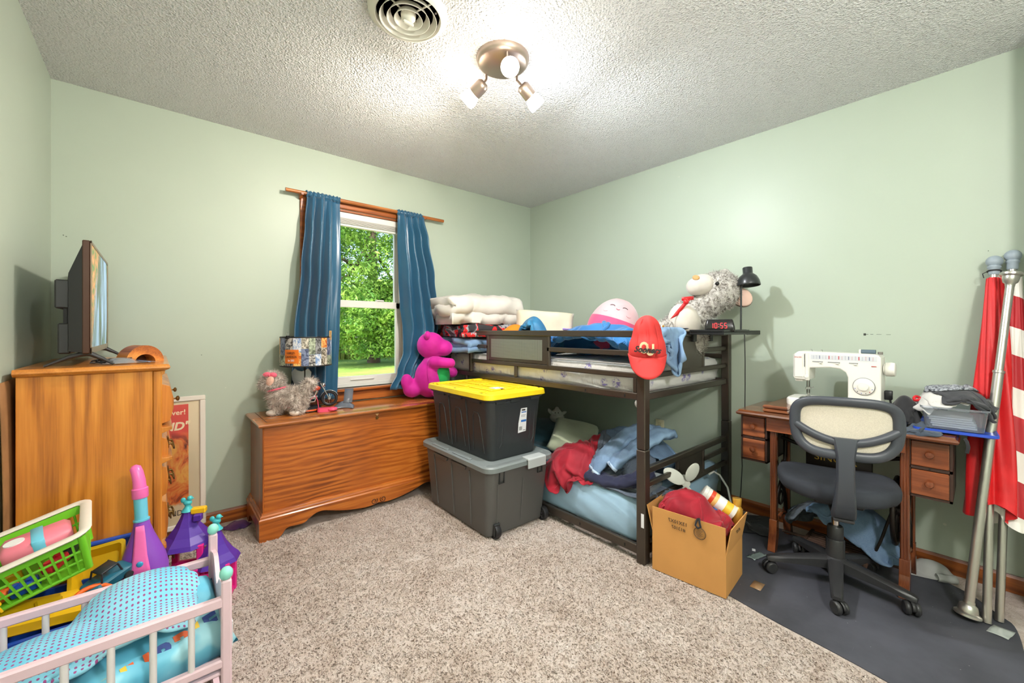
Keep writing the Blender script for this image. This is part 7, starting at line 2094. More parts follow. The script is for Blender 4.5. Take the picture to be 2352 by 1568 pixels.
# ------------------------------------------------------------------ magenta plush seated at the end of the chest
MAG = NT('magenta_velour'); MAG.base(MAG.ramp(MAG.noise(MAG.coord(), 7, 3), [(0.3, (172, 0, 122)), (0.7, (208, 12, 156))])); MAG.bump(MAG.noise(MAG.coord(), 200, 2), 0.2, 0.001); MAG.set(0.75); MAG.b.inputs['Sheen Weight'].default_value = 0.8; MAG.b.inputs['Sheen Tint'].default_value = lin((255, 120, 220)); MAG = MAG.m
GRN = fabric('green_velour', (30, 168, 84), bump=0.2)
mp = empty('stuffed_toy', (1.625, 2.80, 0.6565), (0, 0, R(-30)), label='big magenta stuffed toy with a green belly sitting on the chest end', cat='plush toy')
# local: +x forward (toward the bunk), z up
blob('body', [((-0.03, 0, 0.15), (0.115, 0.12, 0.15)), ((0.0, 0, 0.25), (0.095, 0.10, 0.09)), ((0.07, -0.10, 0.05), (0.085, 0.05, 0.05)), ((0.09, 0.10, 0.05), (0.085, 0.05, 0.05)), ((-0.16, -0.03, 0.07), (0.07, 0.06, 0.06)), ((-0.20, -0.04, 0.13), (0.045, 0.045, 0.065))], MAG, mp, 0.011,
     tubes=[([(0.0, -0.09, 0.285), (0.06, -0.125, 0.28), (0.125, -0.12, 0.275)], [0.045, 0.042, 0.040]), ([(0.0, 0.09, 0.27), (0.08, 0.11, 0.21), (0.15, 0.10, 0.185)], [0.045, 0.040, 0.045])])
blob('belly_patch', [((0.055, -0.005, 0.19), (0.072, 0.096, 0.125), (0, -8, 0))], GRN, mp, 0.011)
blob('head', [((-0.02, 0, 0.405), (0.108, 0.105, 0.105)), ((0.075, 0.0, 0.385), (0.075, 0.08, 0.065))], MAG, mp, 0.011)
for y in (-0.085, 0.085):
    MB().ball((-0.045, y, 0.485), (0.022, 0.03, 0.032)).build('ear', MAG, mp, smooth=180)
mb = MB(); mb.tube([(-0.03, -0.118, 0.30), (-0.045, -0.124, 0.20), (-0.03, -0.118, 0.10)], 0.0015, 5); mb.build('seam', MAG, mp)
MB().box((0.03, -0.16, 0.002), (0.055, -0.145, 0.003)).build('care_tag', LABELW, mp)

# ------------------------------------------------------------------ doll cradle at the front
CRP = mat('pale_pink_paint', (226, 196, 206), 0.45, var=0.06)
CRS = mat('white_spindle_paint', (226, 220, 222), 0.4)
MINT = mat('mint_paint', (140, 214, 200), 0.45)
cr = empty('doll_cradle', (0.144, 1.36, 0.0), label='pale pink wooden doll cradle with white spindles and mint knobs', cat='doll cradle')
# local: x to the wall is negative; y 0 front, 0.35 back
XE = -0.53
def cb(name, lo, hi, m=CRP, bev=0.004): return MB().box(lo, hi, bev).build(name, m, cr)
for x in (0.0, XE):
    cb('corner_post', (x - 0.012, -0.012, 0.02), (x + 0.012, 0.014, 0.497)); cb('corner_post', (x - 0.012, 0.336, 0.02), (x + 0.012, 0.362, 0.490))
    for y, z in ((0.001, 0.512), (0.349, 0.505)):
        MB().ball((x, y, z), (0.016, 0.016, 0.018)).build('finial', MINT, cr, smooth=180)
    # scalloped end board
    prof = [(0.014, 0.30), (0.336, 0.27)] + [(0.336 - 0.322 * k / 24, 0.405 + 0.035 * abs(math.cos(PI * k / 24)) + 0.025 * math.sin(2 * PI * k / 24) ** 2) for k in range(25)]
    m_ = MB(); n_ = 25
    lowp = [(0.336 - 0.322 * k / 24, 0.16) for k in range(25)]; upp = prof[2:]
    for xx in (x - 0.006, x + 0.006):
        m_.add([(xx, a, b_) for a, b_ in lowp] + [(xx, a, b_) for a, b_ in upp], [(k, k + 1, n_ + k + 1, n_ + k) for k in range(n_ - 1)])
    m_.add([(x - 0.006, a, b_) for a, b_ in upp] + [(x + 0.006, a, b_) for a, b_ in upp], [(k, k + 1, n_ + k + 1, n_ + k) for k in range(n_ - 1)])
    m_.build('end_board', CRP, cr, weld=True)
    rk = MB(); rk.prism([(-0.06 + 0.47 * k / 16, 0.03 + 0.05 * ((k / 8) - 1) ** 2 - 0.028) for k in range(17)] + [(0.41 - 0.47 * k / 16, 0.065 + 0.03 * (1 - k / 8) ** 2) for k in range(17)], 'x', x - 0.009, x + 0.009)
    rk.build('rocker', CRP, cr)
cb('top_rail', (XE, -0.010, 0.425), (0.0, 0.010, 0.452)); cb('top_rail', (XE, 0.340, 0.388), (0.0, 0.360, 0.414))
cb('bottom_rail', (XE, -0.010, 0.262), (0.0, 0.010, 0.285)); cb('bottom_rail', (XE, 0.340, 0.235), (0.0, 0.360, 0.258))
cb('bed_board', (XE + 0.006, 0.0, 0.236), (-0.006, 0.35, 0.246))
for k in range(6):
    x = -0.075 - 0.0755 * k
    mb = MB(); mb.cyl((x, 0, 0.284), (x, 0, 0.427), 0.0075, n=12); mb.build('spindle', CRS, cr, smooth=50)
    mb = MB(); mb.cyl((x, 0.35, 0.257), (x, 0.35, 0.39), 0.0075, n=12); mb.build('spindle', CRS, cr, smooth=50)
for x, y in ((-0.03, 0.10), (-0.06, 0.045)):
    mb = MB()
    for k in range(5):
        a = k * 2 * PI / 5; mb.ball((x + 0.010 * math.cos(a), y + 0.010 * math.sin(a), 0.2465), (0.006, 0.006, 0.0006), 10, 6)
    mb.build('painted_flower', mat('mauve_paint', (196, 150, 180), 0.5), cr)
# pillow inside: blue print with big letters
PIL = NT('aqua_pillow_print')
v = PIL.coord()
PIL.base(PIL.ramp(PIL.noise(v, 9, 2), [(0.40, (92, 178, 208)), (0.56, (120, 198, 222)), (0.62, (166, 222, 236))])); PIL.set(0.55)
dp = empty('toy_pillow', (0.060, 1.525, 0.292), (0, 0, R(8)), label='aqua blue printed pillow with big coloured letters inside the doll cradle', cat='pillow')
pl_ = pillow('cushion', 0.34, 0.26, 0.15, PIL.m, (-0.07, 0, 0.012), (R(20), R(-6), 0), None, 4); pl_.parent = dp
for k in ('category', 'label', 'group'):
    if k in pl_: del pl_[k]
for k, (c, dx, ch_) in enumerate((((240, 200, 60), -0.15, 'N'), ((232, 96, 40), -0.105, 'U'), ((40, 70, 150), -0.06, 'P'), ((232, 96, 40), -0.02, 'P'), ((240, 200, 60), 0.015, 'I'), ((40, 70, 150), 0.045, 'E'))):
    text(ch_, 0.062, dp, mat('letter_%d' % k, c, 0.5), (dx, -0.112 + 0.004 * k, 0.018 + 0.007 * k), (R(62), R(-14), 0), 'lettering', 0.004, bold=0.003)
# dotted blanket over it: rises to a soft ridge and falls over the near end
DOT = NT('dotted_aqua_blanket')
v = DOT.coord((84, 84, 0.01))
d = DOT.voro(v, 1.0, rnd=0.0)
dots = DOT.ramp(d, [(0.20, 1.0), (0.26, 0.0)])
DOT.base(DOT.mix(dots, DOT.ramp(DOT.noise(DOT.coord(), 5, 3), [(0.4, (110, 190, 218)), (0.7, (158, 214, 232))]), (150, 70, 130)))
DOT.bump(DOT.noise(DOT.coord(), 30, 3), 0.3, 0.004); DOT.set(0.8)
hc = Heap(-0.42, 1.34, 0.16, 1.75, 0.30, 0.015)
hc.bump(-0.02, 1.62, 0.17, 0.12, (0.32, 0.130)); hc.bump(-0.2, 1.52, 0.22, 0.14, (0.30, 0.10)); hc.bump(-0.03, 1.52, 0.17, 0.15, (0.33, 0.075))
P = cloth(0.50, 0.37, (-0.135, 1.54), hc, 8, (0.96, 0.96), 52, 40, 90, seed=81, rough=0.02, waves=1.6)
P[..., 1] = np.clip(P[..., 1], 1.374, 1.693); P[..., 0] = np.clip(P[..., 0], -0.384, 0.115)
cloth_obj('dotted_blanket', P, DOT.m, 'light blue blanket with small purple dots spread over the doll cradle', 'blanket', solid=0.006)
# paper tag sticking out
tag(MB().box((0.162, 1.40, 0.28), (0.164, 1.46, 0.35)).build('price_tag', LABELW, rot=None), 'white printed paper tag sticking out past the cradle post', 'tag')

# ------------------------------------------------------------------ toys between cradle and dresser
BLUP = mat('blue_toy_plastic', (28, 76, 176), 0.35)
YELP = mat('yellow_toy_plastic', (238, 188, 24), 0.35)
tbn = empty('toy_tub', (-0.225, 1.955, 0.0), label='blue ribbed plastic toy tub on the floor behind the cradle', cat='tub')
mb = MB(); loft(mb, [ring(0.27, 0.26, 0.03, 0.003), ring(0.32, 0.30, 0.03, 0.27), ring(0.335, 0.315, 0.03, 0.275), ring(0.335, 0.315, 0.03, 0.29), ring(0.305, 0.285, 0.03, 0.29), ring(0.26, 0.25, 0.03, 0.02)], cap0=True, cap1=True); mb.build('tub', BLUP, tbn, smooth=35)
for k in range(5):
    z = 0.06 + 0.042 * k; q = 0.135 + 0.025 * (z / 0.27)
    mb = MB(); mb.tube([(x * (1 + 0.185 * z / 0.27) * 1.005, y * (1 + 0.154 * z / 0.27) * 1.005, z) for x, y in rrect(0.272, 0.262, 0.03, 3)], 0.004, 5, closed=True); mb.build('rib', BLUP, tbn, smooth=60)
yt = empty('toy_block', (-0.26, 1.90, 0.295), (R(10), R(12), R(15)), label='flat yellow toy piece lying across the blue tub', cat='toy')
mb = MB(); loft(mb, [ring(0.20, 0.12, 0.02, 0.0), ring(0.21, 0.13, 0.02, 0.006), ring(0.20, 0.12, 0.02, 0.03), ring(0.16, 0.08, 0.02, 0.034)]); mb.build('slab', YELP, yt, smooth=40)
MB().box((-0.03, -0.02, 0.034), (0.03, 0.02, 0.046), 0.004).build('stud', YELP, yt)
# green basket tipped up on top
GRNP = mat('lime_plastic', (120, 206, 44), 0.35)
WHP = mat('offwhite_plastic', (226, 218, 206), 0.45)
gk = empty('toy_basket', (-0.268, 1.955, 0.405), (R(6), R(-17), R(3)), label='lime green lattice toy basket with a white rim tipped on the toys', cat='basket')
bw0, bd0, bw1, bd1, bh = 0.205, 0.19, 0.245, 0.235, 0.125
def bk(u, z):   # point on the basket wall, u around 0..1, z 0..bh
    t_ = z / bh; w_ = bw0 + (bw1 - bw0) * t_; d_ = bd0 + (bd1 - bd0) * t_
    P4 = [(-w_ / 2, -d_ / 2), (w_ / 2, -d_ / 2), (w_ / 2, d_ / 2), (-w_ / 2, d_ / 2)]
    k = int(u * 4) % 4; f_ = u * 4 - int(u * 4)
    a, c = P4[k], P4[(k + 1) % 4]
    return (a[0] + (c[0] - a[0]) * f_, a[1] + (c[1] - a[1]) * f_, z)
MB().box((-bw0 / 2, -bd0 / 2, 0.0), (bw0 / 2, bd0 / 2, 0.004)).build('floor_panel', GRNP, gk)
for z, r_ in ((0.0, 0.006), (0.035, 0.004), (0.068, 0.004)):
    mb = MB(); mb.tube([bk(k / 4 + 0.0001, z) for k in range(4)], r_, 6, closed=True); mb.build('hoop', GRNP, gk)
for k in range(40):
    if k % 10 == 0: continue
    mb = MB(); mb.tube([bk(k / 40, 0.002), bk(k / 40, 0.10)], 0.0035, 5); mb.build('stave', GRNP, gk)
for k in range(4):
    mb = MB(); mb.tube([bk(k / 4 + 0.0001, 0.0), bk(k / 4 + 0.0001, 0.12)], 0.010, 8); mb.build('corner_stave', GRNP, gk, smooth=60)
mb = MB()
for k in range(4):
    a, c = bk(k / 4 + 0.0001, 0.098), bk((k + 1) / 4 - 0.0001, 0.098); e, g_ = bk(k / 4 + 0.0001, bh), bk((k + 1) / 4 - 0.0001, bh)
    mb.add([a, c, g_, e], [(0, 1, 2, 3)])
mb.build('upper_band', GRNP, gk, solid=0.004)
mb = MB(); mb.tube([(x, y, bh + 0.004) for x, y in rrect(bw1 + 0.022, bd1 + 0.022, 0.03, 4)], 0.010, 8, closed=True, flat=(1.5, 0.6)); mb.build('rim', WHP, gk, smooth=60)
def in_basket(o): return o
GM = Matrix.Translation(gk.location) @ Euler(gk.rotation_euler).to_matrix().to_4x4()
def put(name, label, cat, lo, rot, parts, group=None):
    e_ = empty(name, (GM @ Vector(lo)), (Euler(gk.rotation_euler).to_matrix() @ Euler([R(a) for a in rot]).to_matrix()).to_euler(), label=label, cat=cat, group=group)
    for n2, mb_, m_ in parts: mb_.build(n2, m_, e_, smooth=45)
    return e_
PK = mat('pink_toy_plastic', (240, 130, 150), 0.4); BL2 = mat('sky_toy_plastic', (110, 196, 224), 0.4); RD = mat('red_toy_plastic', (206, 34, 44), 0.4); OR = mat('orange_toy_plastic', (238, 104, 30), 0.4); BK2 = mat('dark_toy_plastic', (40, 46, 50), 0.4)
put('pink_toy_case', 'pink toy case with a pale blue stripe lying in the green basket', 'toy', (0.015, 0.01, 0.075), (0, 6, 5), [('case', MB().box((-0.075, -0.055, 0.0), (0.075, 0.055, 0.055), 0.012), PK), ('stripe', MB().box((-0.012, -0.056, 0.001), (0.016, 0.056, 0.0565), 0.002), BL2), ('badge', MB().cyl((-0.045, 0, 0.054), (-0.045, 0, 0.058), 0.022, n=18), LABELW)])
for k, (nm, lb, c, p_) in enumerate((('toy_brick', 'blue toy brick near the front lattice of the basket', BLUP, (-0.03, -0.07, 0.008)), ('toy_brick', 'orange toy brick beside the blue one in the basket', OR, (-0.07, -0.055, 0.008)), ('toy_brick', 'red toy brick under the pink case in the basket', RD, (0.04, -0.06, 0.032)),
                                     ('toy_brick', 'black toy brick at the raised end of the basket', BK2, (0.06, 0.03, 0.008)), ('toy_brick', 'yellow toy brick at the low end of the basket', YELP, (-0.065, 0.045, 0.008)))):
    m1 = MB().box((-0.03, -0.018, 0.0), (0.03, 0.018, 0.028), 0.003)
    m2 = MB()
    for sx in (-0.016, 0.016): m2.cyl((sx, 0, 0.028), (sx, 0, 0.034), 0.009, n=12)
    put(nm, lb, 'toy', p_, (0, 0, 25 * k), [('brick_body', m1, c), ('studs', m2, c)], 'bricks in the toy basket')
# small yellow comb-like toy at the frame edge
tc_ = empty('toy_rake', (-0.372, 1.80, 0.385), (R(0), R(-25), R(20)), label='small yellow toothed toy at the corner of the green basket', cat='toy')
MB().box((-0.02, -0.012, 0.0), (0.05, 0.012, 0.016), 0.004).build('head', YELP, tc_)
for k in range(5):
    MB().box((-0.018 + 0.014 * k, -0.020, -0.014), (-0.012 + 0.014 * k, -0.010, 0.006), 0.001).build('tooth', YELP, tc_)
# yellow truck bed leaning on a blue tray, teal toy car
bt = empty('blue_tray', (-0.10, 2.155, 0.0), (R(-6), 0, 0), label='blue plastic tray standing on edge against the dresser', cat='tray')
mb = MB(); mb.box((-0.10, 0.0, 0.003), (0.075, 0.008, 0.385), 0.003); mb.build('panel', BLUP, bt)
for lo, hi in (((-0.10, -0.014, 0.372), (0.075, 0.0, 0.385)), ((0.062, -0.014, 0.003), (0.075, 0.0, 0.372)), ((-0.10, -0.014, 0.003), (-0.087, 0.0, 0.372))):
    MB().box(lo, hi, 0.003).build('tray_lip', BLUP, bt)
yb2 = empty('toy_truck_bed', (-0.135, 2.085, 0.20), (R(62), R(-6), R(-8)), label='yellow toy dump truck bed propped up in front of the blue tray', cat='toy')
mb = MB(); loft(mb, [ring(0.10, 0.15, 0.012, 0.0), ring(0.135, 0.19, 0.012, 0.045), ring(0.15, 0.205, 0.012, 0.046), ring(0.15, 0.205, 0.012, 0.052), ring(0.128, 0.183, 0.01, 0.052), ring(0.095, 0.145, 0.01, 0.006)]); mb.build('bed', YELP, yb2, smooth=35)
yb2.location = (-0.15, 2.10, 0.285)
tcar = empty('toy_car', (-0.125, 1.985, 0.30), (R(8), R(-14), R(35)), label='teal toy car with a black roof frame on top of the toy pile', cat='toy car')
TEALP = mat('teal_toy_plastic', (34, 104, 128), 0.4)
mb = MB(); loft(mb, [ring(0.12, 0.06, 0.015, 0.01), ring(0.125, 0.065, 0.015, 0.035), ring(0.09, 0.055, 0.012, 0.042)]); mb.build('body', TEALP, tcar, smooth=40)
mb = MB()
for sx in (-0.03, 0.03):
    mb.tube([(sx, -0.026, 0.04), (sx * 0.8, -0.022, 0.07), (sx * 0.8, 0.022, 0.07), (sx, 0.026, 0.04)], 0.003, 6)
mb.box((-0.026, -0.022, 0.066), (0.026, 0.022, 0.074), 0.003); mb.build('roof_frame', BK2, tcar, smooth=50)
for sx in (-0.04, 0.04):
    for sy in (-0.033, 0.033):
        MB().cyl((sx, sy - 0.006, 0.012), (sx, sy + 0.006, 0.012), 0.013, n=14).build('wheel', BK2, tcar, smooth=40)
hoop = empty('toy_ring', (-0.155, 1.895, 0.295), (R(35), R(10), 0), label='orange plastic ring lying beside the green basket', cat='toy ring')
mb = MB(); mb.tube([(0.055 * math.cos(a), 0.055 * math.sin(a), 0.0) for a in [k * 2 * PI / 26 for k in range(26)]], 0.007, 8, closed=True); mb.build('band', OR, hoop, smooth=60)
rdsk = empty('toy_bowl', (-0.10, 1.875, 0.272), (R(12), 0, 0), label='red toy bowl just behind the cradle rail', cat='toy bowl')
MB().lathe([(0.0, 0.0), (0.03, 0.0), (0.05, 0.02), (0.055, 0.03), (0.050, 0.03), (0.028, 0.006), (0.0, 0.006)], 22).build('bowl', RD, rdsk, smooth=50)

# toy vacuum
vc = empty('toy_vacuum', (-0.022, 2.02, 0.0), (R(-3), R(-3), R(-10)), label='purple and pink toy vacuum cleaner standing before the dresser', cat='toy vacuum')
PUR = mat('purple_toy_plastic', (140, 76, 190), 0.3); PNK = mat('bright_pink_plastic', (244, 110, 184), 0.3); SKY = mat('sky_toy_plastic', (110, 196, 224))
def ov(z, w_, d_, yo=0.0): return [(w_ * math.cos(2 * PI * k / 28), yo + d_ * math.sin(2 * PI * k / 28), z) for k in range(28)]
mb = MB(); loft(mb, [ov(0.225, 0.066, 0.048), ov(0.25, 0.070, 0.052), ov(0.30, 0.071, 0.052), ov(0.34, 0.064, 0.046), ov(0.38, 0.050, 0.038), ov(0.42, 0.035, 0.029), ov(0.455, 0.025, 0.023), ov(0.478, 0.022, 0.021)]); mb.build('housing', PUR, vc, smooth=50)
mb = MB(); loft(mb, [ov(0.165, 0.062, 0.045), ov(0.235, 0.0665, 0.0485)]); mb.build('dust_canister', mat('clear_canister', (190, 200, 226), 0.1, trans=0.6, ior=1.2), vc, smooth=50)
mb = MB(); loft(mb, [ov(0.168, 0.03, 0.02), ov(0.232, 0.03, 0.02)]); mb.build('canister_print', mat('canister_blue', (90, 110, 190), 0.5), vc, smooth=50)
mb = MB(); loft(mb, [ov(0.06, 0.058, 0.045), ov(0.13, 0.066, 0.048), ov(0.168, 0.064, 0.047)]); mb.build('lower_housing', PUR, vc, smooth=50)
mb = MB(); loft(mb, [[(x, y - 0.03, z) for x, y in rrect(w_, d_, 0.03)] for w_, d_, z in ((0.20, 0.14, 0.004), (0.205, 0.145, 0.02), (0.17, 0.11, 0.06), (0.10, 0.07, 0.075))]); mb.build('floor_head', PNK, vc, smooth=50)
mb = MB(); rows = []
for z, w_, d_ in ((0.285, 0.030, 0.0545), (0.32, 0.026, 0.052), (0.36, 0.020, 0.045), (0.40, 0.017, 0.036), (0.44, 0.014, 0.029), (0.462, 0.012, 0.026)):
    rows.append([(w_ * (-1 + i / 3), -d_ * math.sqrt(max(0.05, 1 - (w_ * (-1 + i / 3) / (d_ * 1.38)) ** 2)) - 0.002, z) for i in range(7)])
mb.grid(rows); mb.build('front_panel', PNK, vc, smooth=60, solid=0.004)
mb = MB(); mb.ball((0.0, -0.0545, 0.335), (0.010, 0.004, 0.010)); mb.build('button', mat('blue_button', (60, 160, 206), 0.3), vc, smooth=180)
MB().cyl((0, 0, 0.47), (0, 0, 0.575), 0.0195, n=20).build('tube', SKY, vc, smooth=40)
MB().cyl((0, 0, 0.474), (0, 0, 0.480), 0.024, n=20).build('tube_collar', SKY, vc, smooth=40)
MB().lathe([(0.0225, 0.558), (0.024, 0.562), (0.024, 0.592), (0.021, 0.595)], 22).build('grip_collar', PNK, vc, smooth=40)
mb = MB(); mb.tube([(0, 0, 0.59), (-0.001, 0.001, 0.62), (-0.006, 0.006, 0.65), (-0.012, 0.010, 0.668), (-0.016, 0.013, 0.676)], [0.020, 0.019, 0.018, 0.017, 0.008], 16); mb.build('handle', PNK, vc, smooth=60)

# toy castle
ct = empty('toy_castle', (0.125, 2.27, 0.0), (0, 0, R(-20)), label='pink and purple plastic toy castle beside the dresser', cat='toy castle')
MGP = mat('magenta_toy_plastic', (232, 40, 140), 0.35); VIO = mat('violet_toy_plastic', (84, 48, 160), 0.35); TQ = mat('turquoise_toy_plastic', (70, 190, 200), 0.35)
def tower(cx, cy, w_, zb, zt, name='tower'):
    mb = MB()
    h2 = w_ / 2
    for sx, sy in ((-1, -1), (1, -1), (1, 1), (-1, 1)):
        mb.box((cx + sx * h2 - 0.012, cy + sy * h2 - 0.012, zb), (cx + sx * h2 + 0.012, cy + sy * h2 + 0.012, zt), 0.003)
    for z in (zb, (zb + zt) / 2 - 0.01, zt - 0.02):
        mb.box((cx - h2, cy - h2 - 0.006, z), (cx + h2, cy - h2 + 0.006, z + 0.02)); mb.box((cx - h2, cy + h2 - 0.006, z), (cx + h2, cy + h2 + 0.006, z + 0.02))
        mb.box((cx + h2 - 0.006, cy - h2, z), (cx + h2 + 0.006, cy + h2, z + 0.02)); mb.box((cx - h2 - 0.006, cy - h2, z), (cx - h2 + 0.006, cy + h2, z + 0.02))
    return mb.build(name, MGP, ct)
tower(-0.03, 0.02, 0.13, 0.0, 0.255); tower(0.085, -0.03, 0.11, 0.0, 0.172)
MB().box((-0.095, -0.045, 0.0), (0.035, 0.085, 0.008)).build('floor_plate', MGP, ct)
MB().box((-0.09, -0.05, 0.10), (0.03, -0.04, 0.125), 0.003).build('balcony', mat('amber_toy_plastic', (240, 170, 40), 0.4), ct)
MB().box((0.035, -0.085, 0.0), (0.135, -0.078, 0.14), 0.003).build('arch_wall', MGP, ct)
def roof(cx, cy, zb, zt, r0, name='roof'):
    mb = MB(); secs = []
    for t_, rr_ in ((0.0, 1.0), (0.12, 0.90), (0.3, 0.66), (0.55, 0.42), (0.8, 0.25), (1.0, 0.16)):
        secs.append([(cx + r0 * rr_ * math.cos(PI / 8 + k * PI / 4), cy + r0 * rr_ * math.sin(PI / 8 + k * PI / 4), zb + (zt - zb) * t_) for k in range(8)])
    loft(mb, secs); return mb.build(name, VIO, ct)
roof(-0.03, 0.02, 0.245, 0.385, 0.108); roof(0.09, -0.03, 0.165, 0.305, 0.090)
for k in range(4):
    a = R(-70 + 30 * k)
MB().box((-0.015, 0.0, 0.37), (0.04, 0.03, 0.395), 0.004).build('chimney', YELP, ct)
MB().box((0.0, -0.02, 0.345), (0.03, 0.01, 0.372), 0.003).build('dormer', VIO, ct)
def bird(x, y, z):
    mb = MB()
    mb.lathe([(0.024, 0.0), (0.020, 0.006), (0.012, 0.018), (0.010, 0.026), (0.012, 0.030)], 14, Matrix.Translation((x, y, z)))
    mb.ball((x, y, z + 0.036), (0.016, 0.013, 0.013)); mb.ball((x + 0.008, y, z + 0.054), 0.011); mb.ball((x - 0.016, y, z + 0.048), (0.010, 0.005, 0.012))
    mb.cyl((x + 0.016, y, z + 0.054), (x + 0.024, y, z + 0.052), 0.004, 0.001, n=8)
    return mb.build('bird_finial', TQ, ct, smooth=60)
bird(-0.03, 0.02, 0.383); bird(0.09, -0.03, 0.303)

# ------------------------------------------------------------------ on and under the sewing table
tbx = empty('clothes_bin', (2.66, 0.085, 0.7425), (0, 0, R(3)), label='clear plastic bin of folded paper and clothes on the sewing table end', cat='bin')
mb = MB(); loft(mb, [ring(0.26, 0.17, 0.02, 0.016), ring(0.28, 0.19, 0.02, 0.100), ring(0.292, 0.202, 0.02, 0.102), ring(0.292, 0.202, 0.02, 0.110)], cap1=False); mb.build('tub', mat('milky_clear_plastic', (226, 232, 240), 0.12, trans=0.88, ior=1.12), tbx, smooth=40, solid=0.002)
mb = MB(); loft(mb, [ring(0.33, 0.235, 0.02, 0.004), ring(0.34, 0.245, 0.02, 0.007), ring(0.34, 0.245, 0.02, 0.018), ring(0.332, 0.237, 0.02, 0.018), ring(0.325, 0.23, 0.02, 0.010)]); mb.build('blue_lid', mat('royal_blue_plastic', (44, 80, 190), 0.35), tbx, smooth=40)
rnd = random.Random(4)
for k in range(5):
    MB().box((-0.11, -0.07 + 0.003 * k, 0.022 + 0.009 * k), (0.10, 0.06 + 0.003 * k, 0.029 + 0.009 * k)).build('paper_sheet', mat('white_paper', (226, 226, 224), 0.7), tbx, rot=(0, 0, R(rnd.uniform(-4, 4))))
ht = Heap(2.40, -0.15, 2.9, 0.34, lambda x, y: np.where((np.abs(x - 2.66) < 0.15) & (np.abs(y - 0.085) < 0.105), 0.80, 0.66), 0.015)
ht.bump(2.66, 0.085, 0.14, 0.105, (0.84, 0.075), 3)
GREYK = NT('marled_grey_knit'); GREYK.base(GREYK.ramp(GREYK.noise(GREYK.coord(), 110, 4, 0.7), [(0.40, (58, 62, 70)), (0.58, (176, 180, 188))])); GREYK.bump(GREYK.noise(GREYK.coord(), 150, 3), 0.6, 0.004); GREYK.set(0.95)
DGREY = fabric('charcoal_cotton', (62, 63, 68), bump=0.15)
P = cloth(0.30, 0.26, (2.62, 0.12), ht, 10, (0.62, 0.6), 34, 32, 80, seed=91, rough=0.03)
cloth_obj('white_tshirt', P, fabric('white_cotton', (214, 212, 208), bump=0.15), 'white t-shirt crumpled in the clear bin under grey clothes', 't-shirt', heap=ht)
P = cloth(0.34, 0.34, (2.64, 0.045), ht, 30, (0.6, 0.62), 38, 38, 80, seed=92, rough=0.04)
cloth_obj('charcoal_tshirt', P, DGREY, 'charcoal t-shirt draped over the edge of the clear bin', 't-shirt', heap=ht)
P = cloth(0.26, 0.22, (2.68, 0.095), ht, -10, (0.58, 0.6), 30, 28, 80, seed=93, rough=0.03)
cloth_obj('knit_hat', P, GREYK.m, 'marled grey knit garment on top of the clothes bin', 'knitwear', heap=ht, solid=0.008)
hq = Heap(2.4, 0.1, 2.85, 0.45, lambda x, y: np.where((x > 2.44), 0.745, 0.60), 0.015)
hq.bump(2.60, 0.235, 0.075, 0.045, (0.76, 0.115))
P = cloth(0.26, 0.24, (2.60, 0.235), hq, 20, (0.6, 0.6), 34, 32, 80, seed=94, rough=0.04)
cloth_obj('black_apron', P, BLK, 'black straps and cloth bunched beside the clear bin', 'cloth', heap=hq)
P = cloth(0.16, 0.26, (2.50, 0.175), hq, 75, (0.7, 0.75), 24, 34, 80, seed=95, rough=0.02)
P[..., 0] = np.maximum(P[..., 0], 2.435)
cloth_obj('slate_sock', P, fabric('slate_cotton', (66, 76, 90), bump=0.2), 'slate blue sock lying at the front edge of the sewing table', 'sock', heap=hq)
red_s = MB(); red_s.tube([(2.615 + 0.02 * math.cos(a), 0.185 + 0.02 * math.sin(a), 0.868 + 0.008 * math.sin(2 * a)) for a in [k * 2 * PI / 18 for k in range(18)]], 0.006, 8, closed=True)
tag(red_s.build('red_cable', RD, smooth=60), 'coiled red cord on the bin corner by the black straps', 'cord')
fs = MB(); fs.tube([(2.445, 0.045, 0.742), (2.435, 0.04, 0.735), (2.43, 0.036, 0.715), (2.43, 0.04, 0.69)], 0.006, 6)
tag(fs.build('black_strap', BLK, smooth=60), 'short black strap end hanging off the table corner', 'strap')
# pile of jeans on the treadle
hu = Heap(2.40, 0.10, 2.89, 0.80, 0.085, 0.015)
hu.bump(2.70, 0.45, 0.16, 0.20, (0.085, 0.20)); hu.bump(2.66, 0.58, 0.15, 0.14, (0.085, 0.16))
P = cloth(0.40, 0.50, (2.70, 0.56), hu, 15, (0.7, 0.62), 40, 44, 100, seed=96, rough=0.05)
P[..., 0] = np.clip(P[..., 0], 2.45, 2.88); P[..., 1] = np.clip(P[..., 1], 0.26, 0.71)
cloth_obj('black_jeans', P, denim('black_denim', (28, 30, 36), (44, 48, 58)), 'black jeans heaped on the treadle beneath the sewing table', 'jeans', heap=hu, solid=0.008)
P = cloth(0.42, 0.46, (2.68, 0.40), hu, -10, (0.66, 0.66), 42, 42, 100, seed=97, rough=0.055)
P[..., 0] = np.clip(P[..., 0], 2.50, 2.88); P[..., 1] = np.clip(P[..., 1], 0.255, 0.66)
cloth_obj('blue_jeans', P, DEN2, 'blue jeans crumpled on the treadle behind the office chair', 'jeans', heap=hu, solid=0.008)
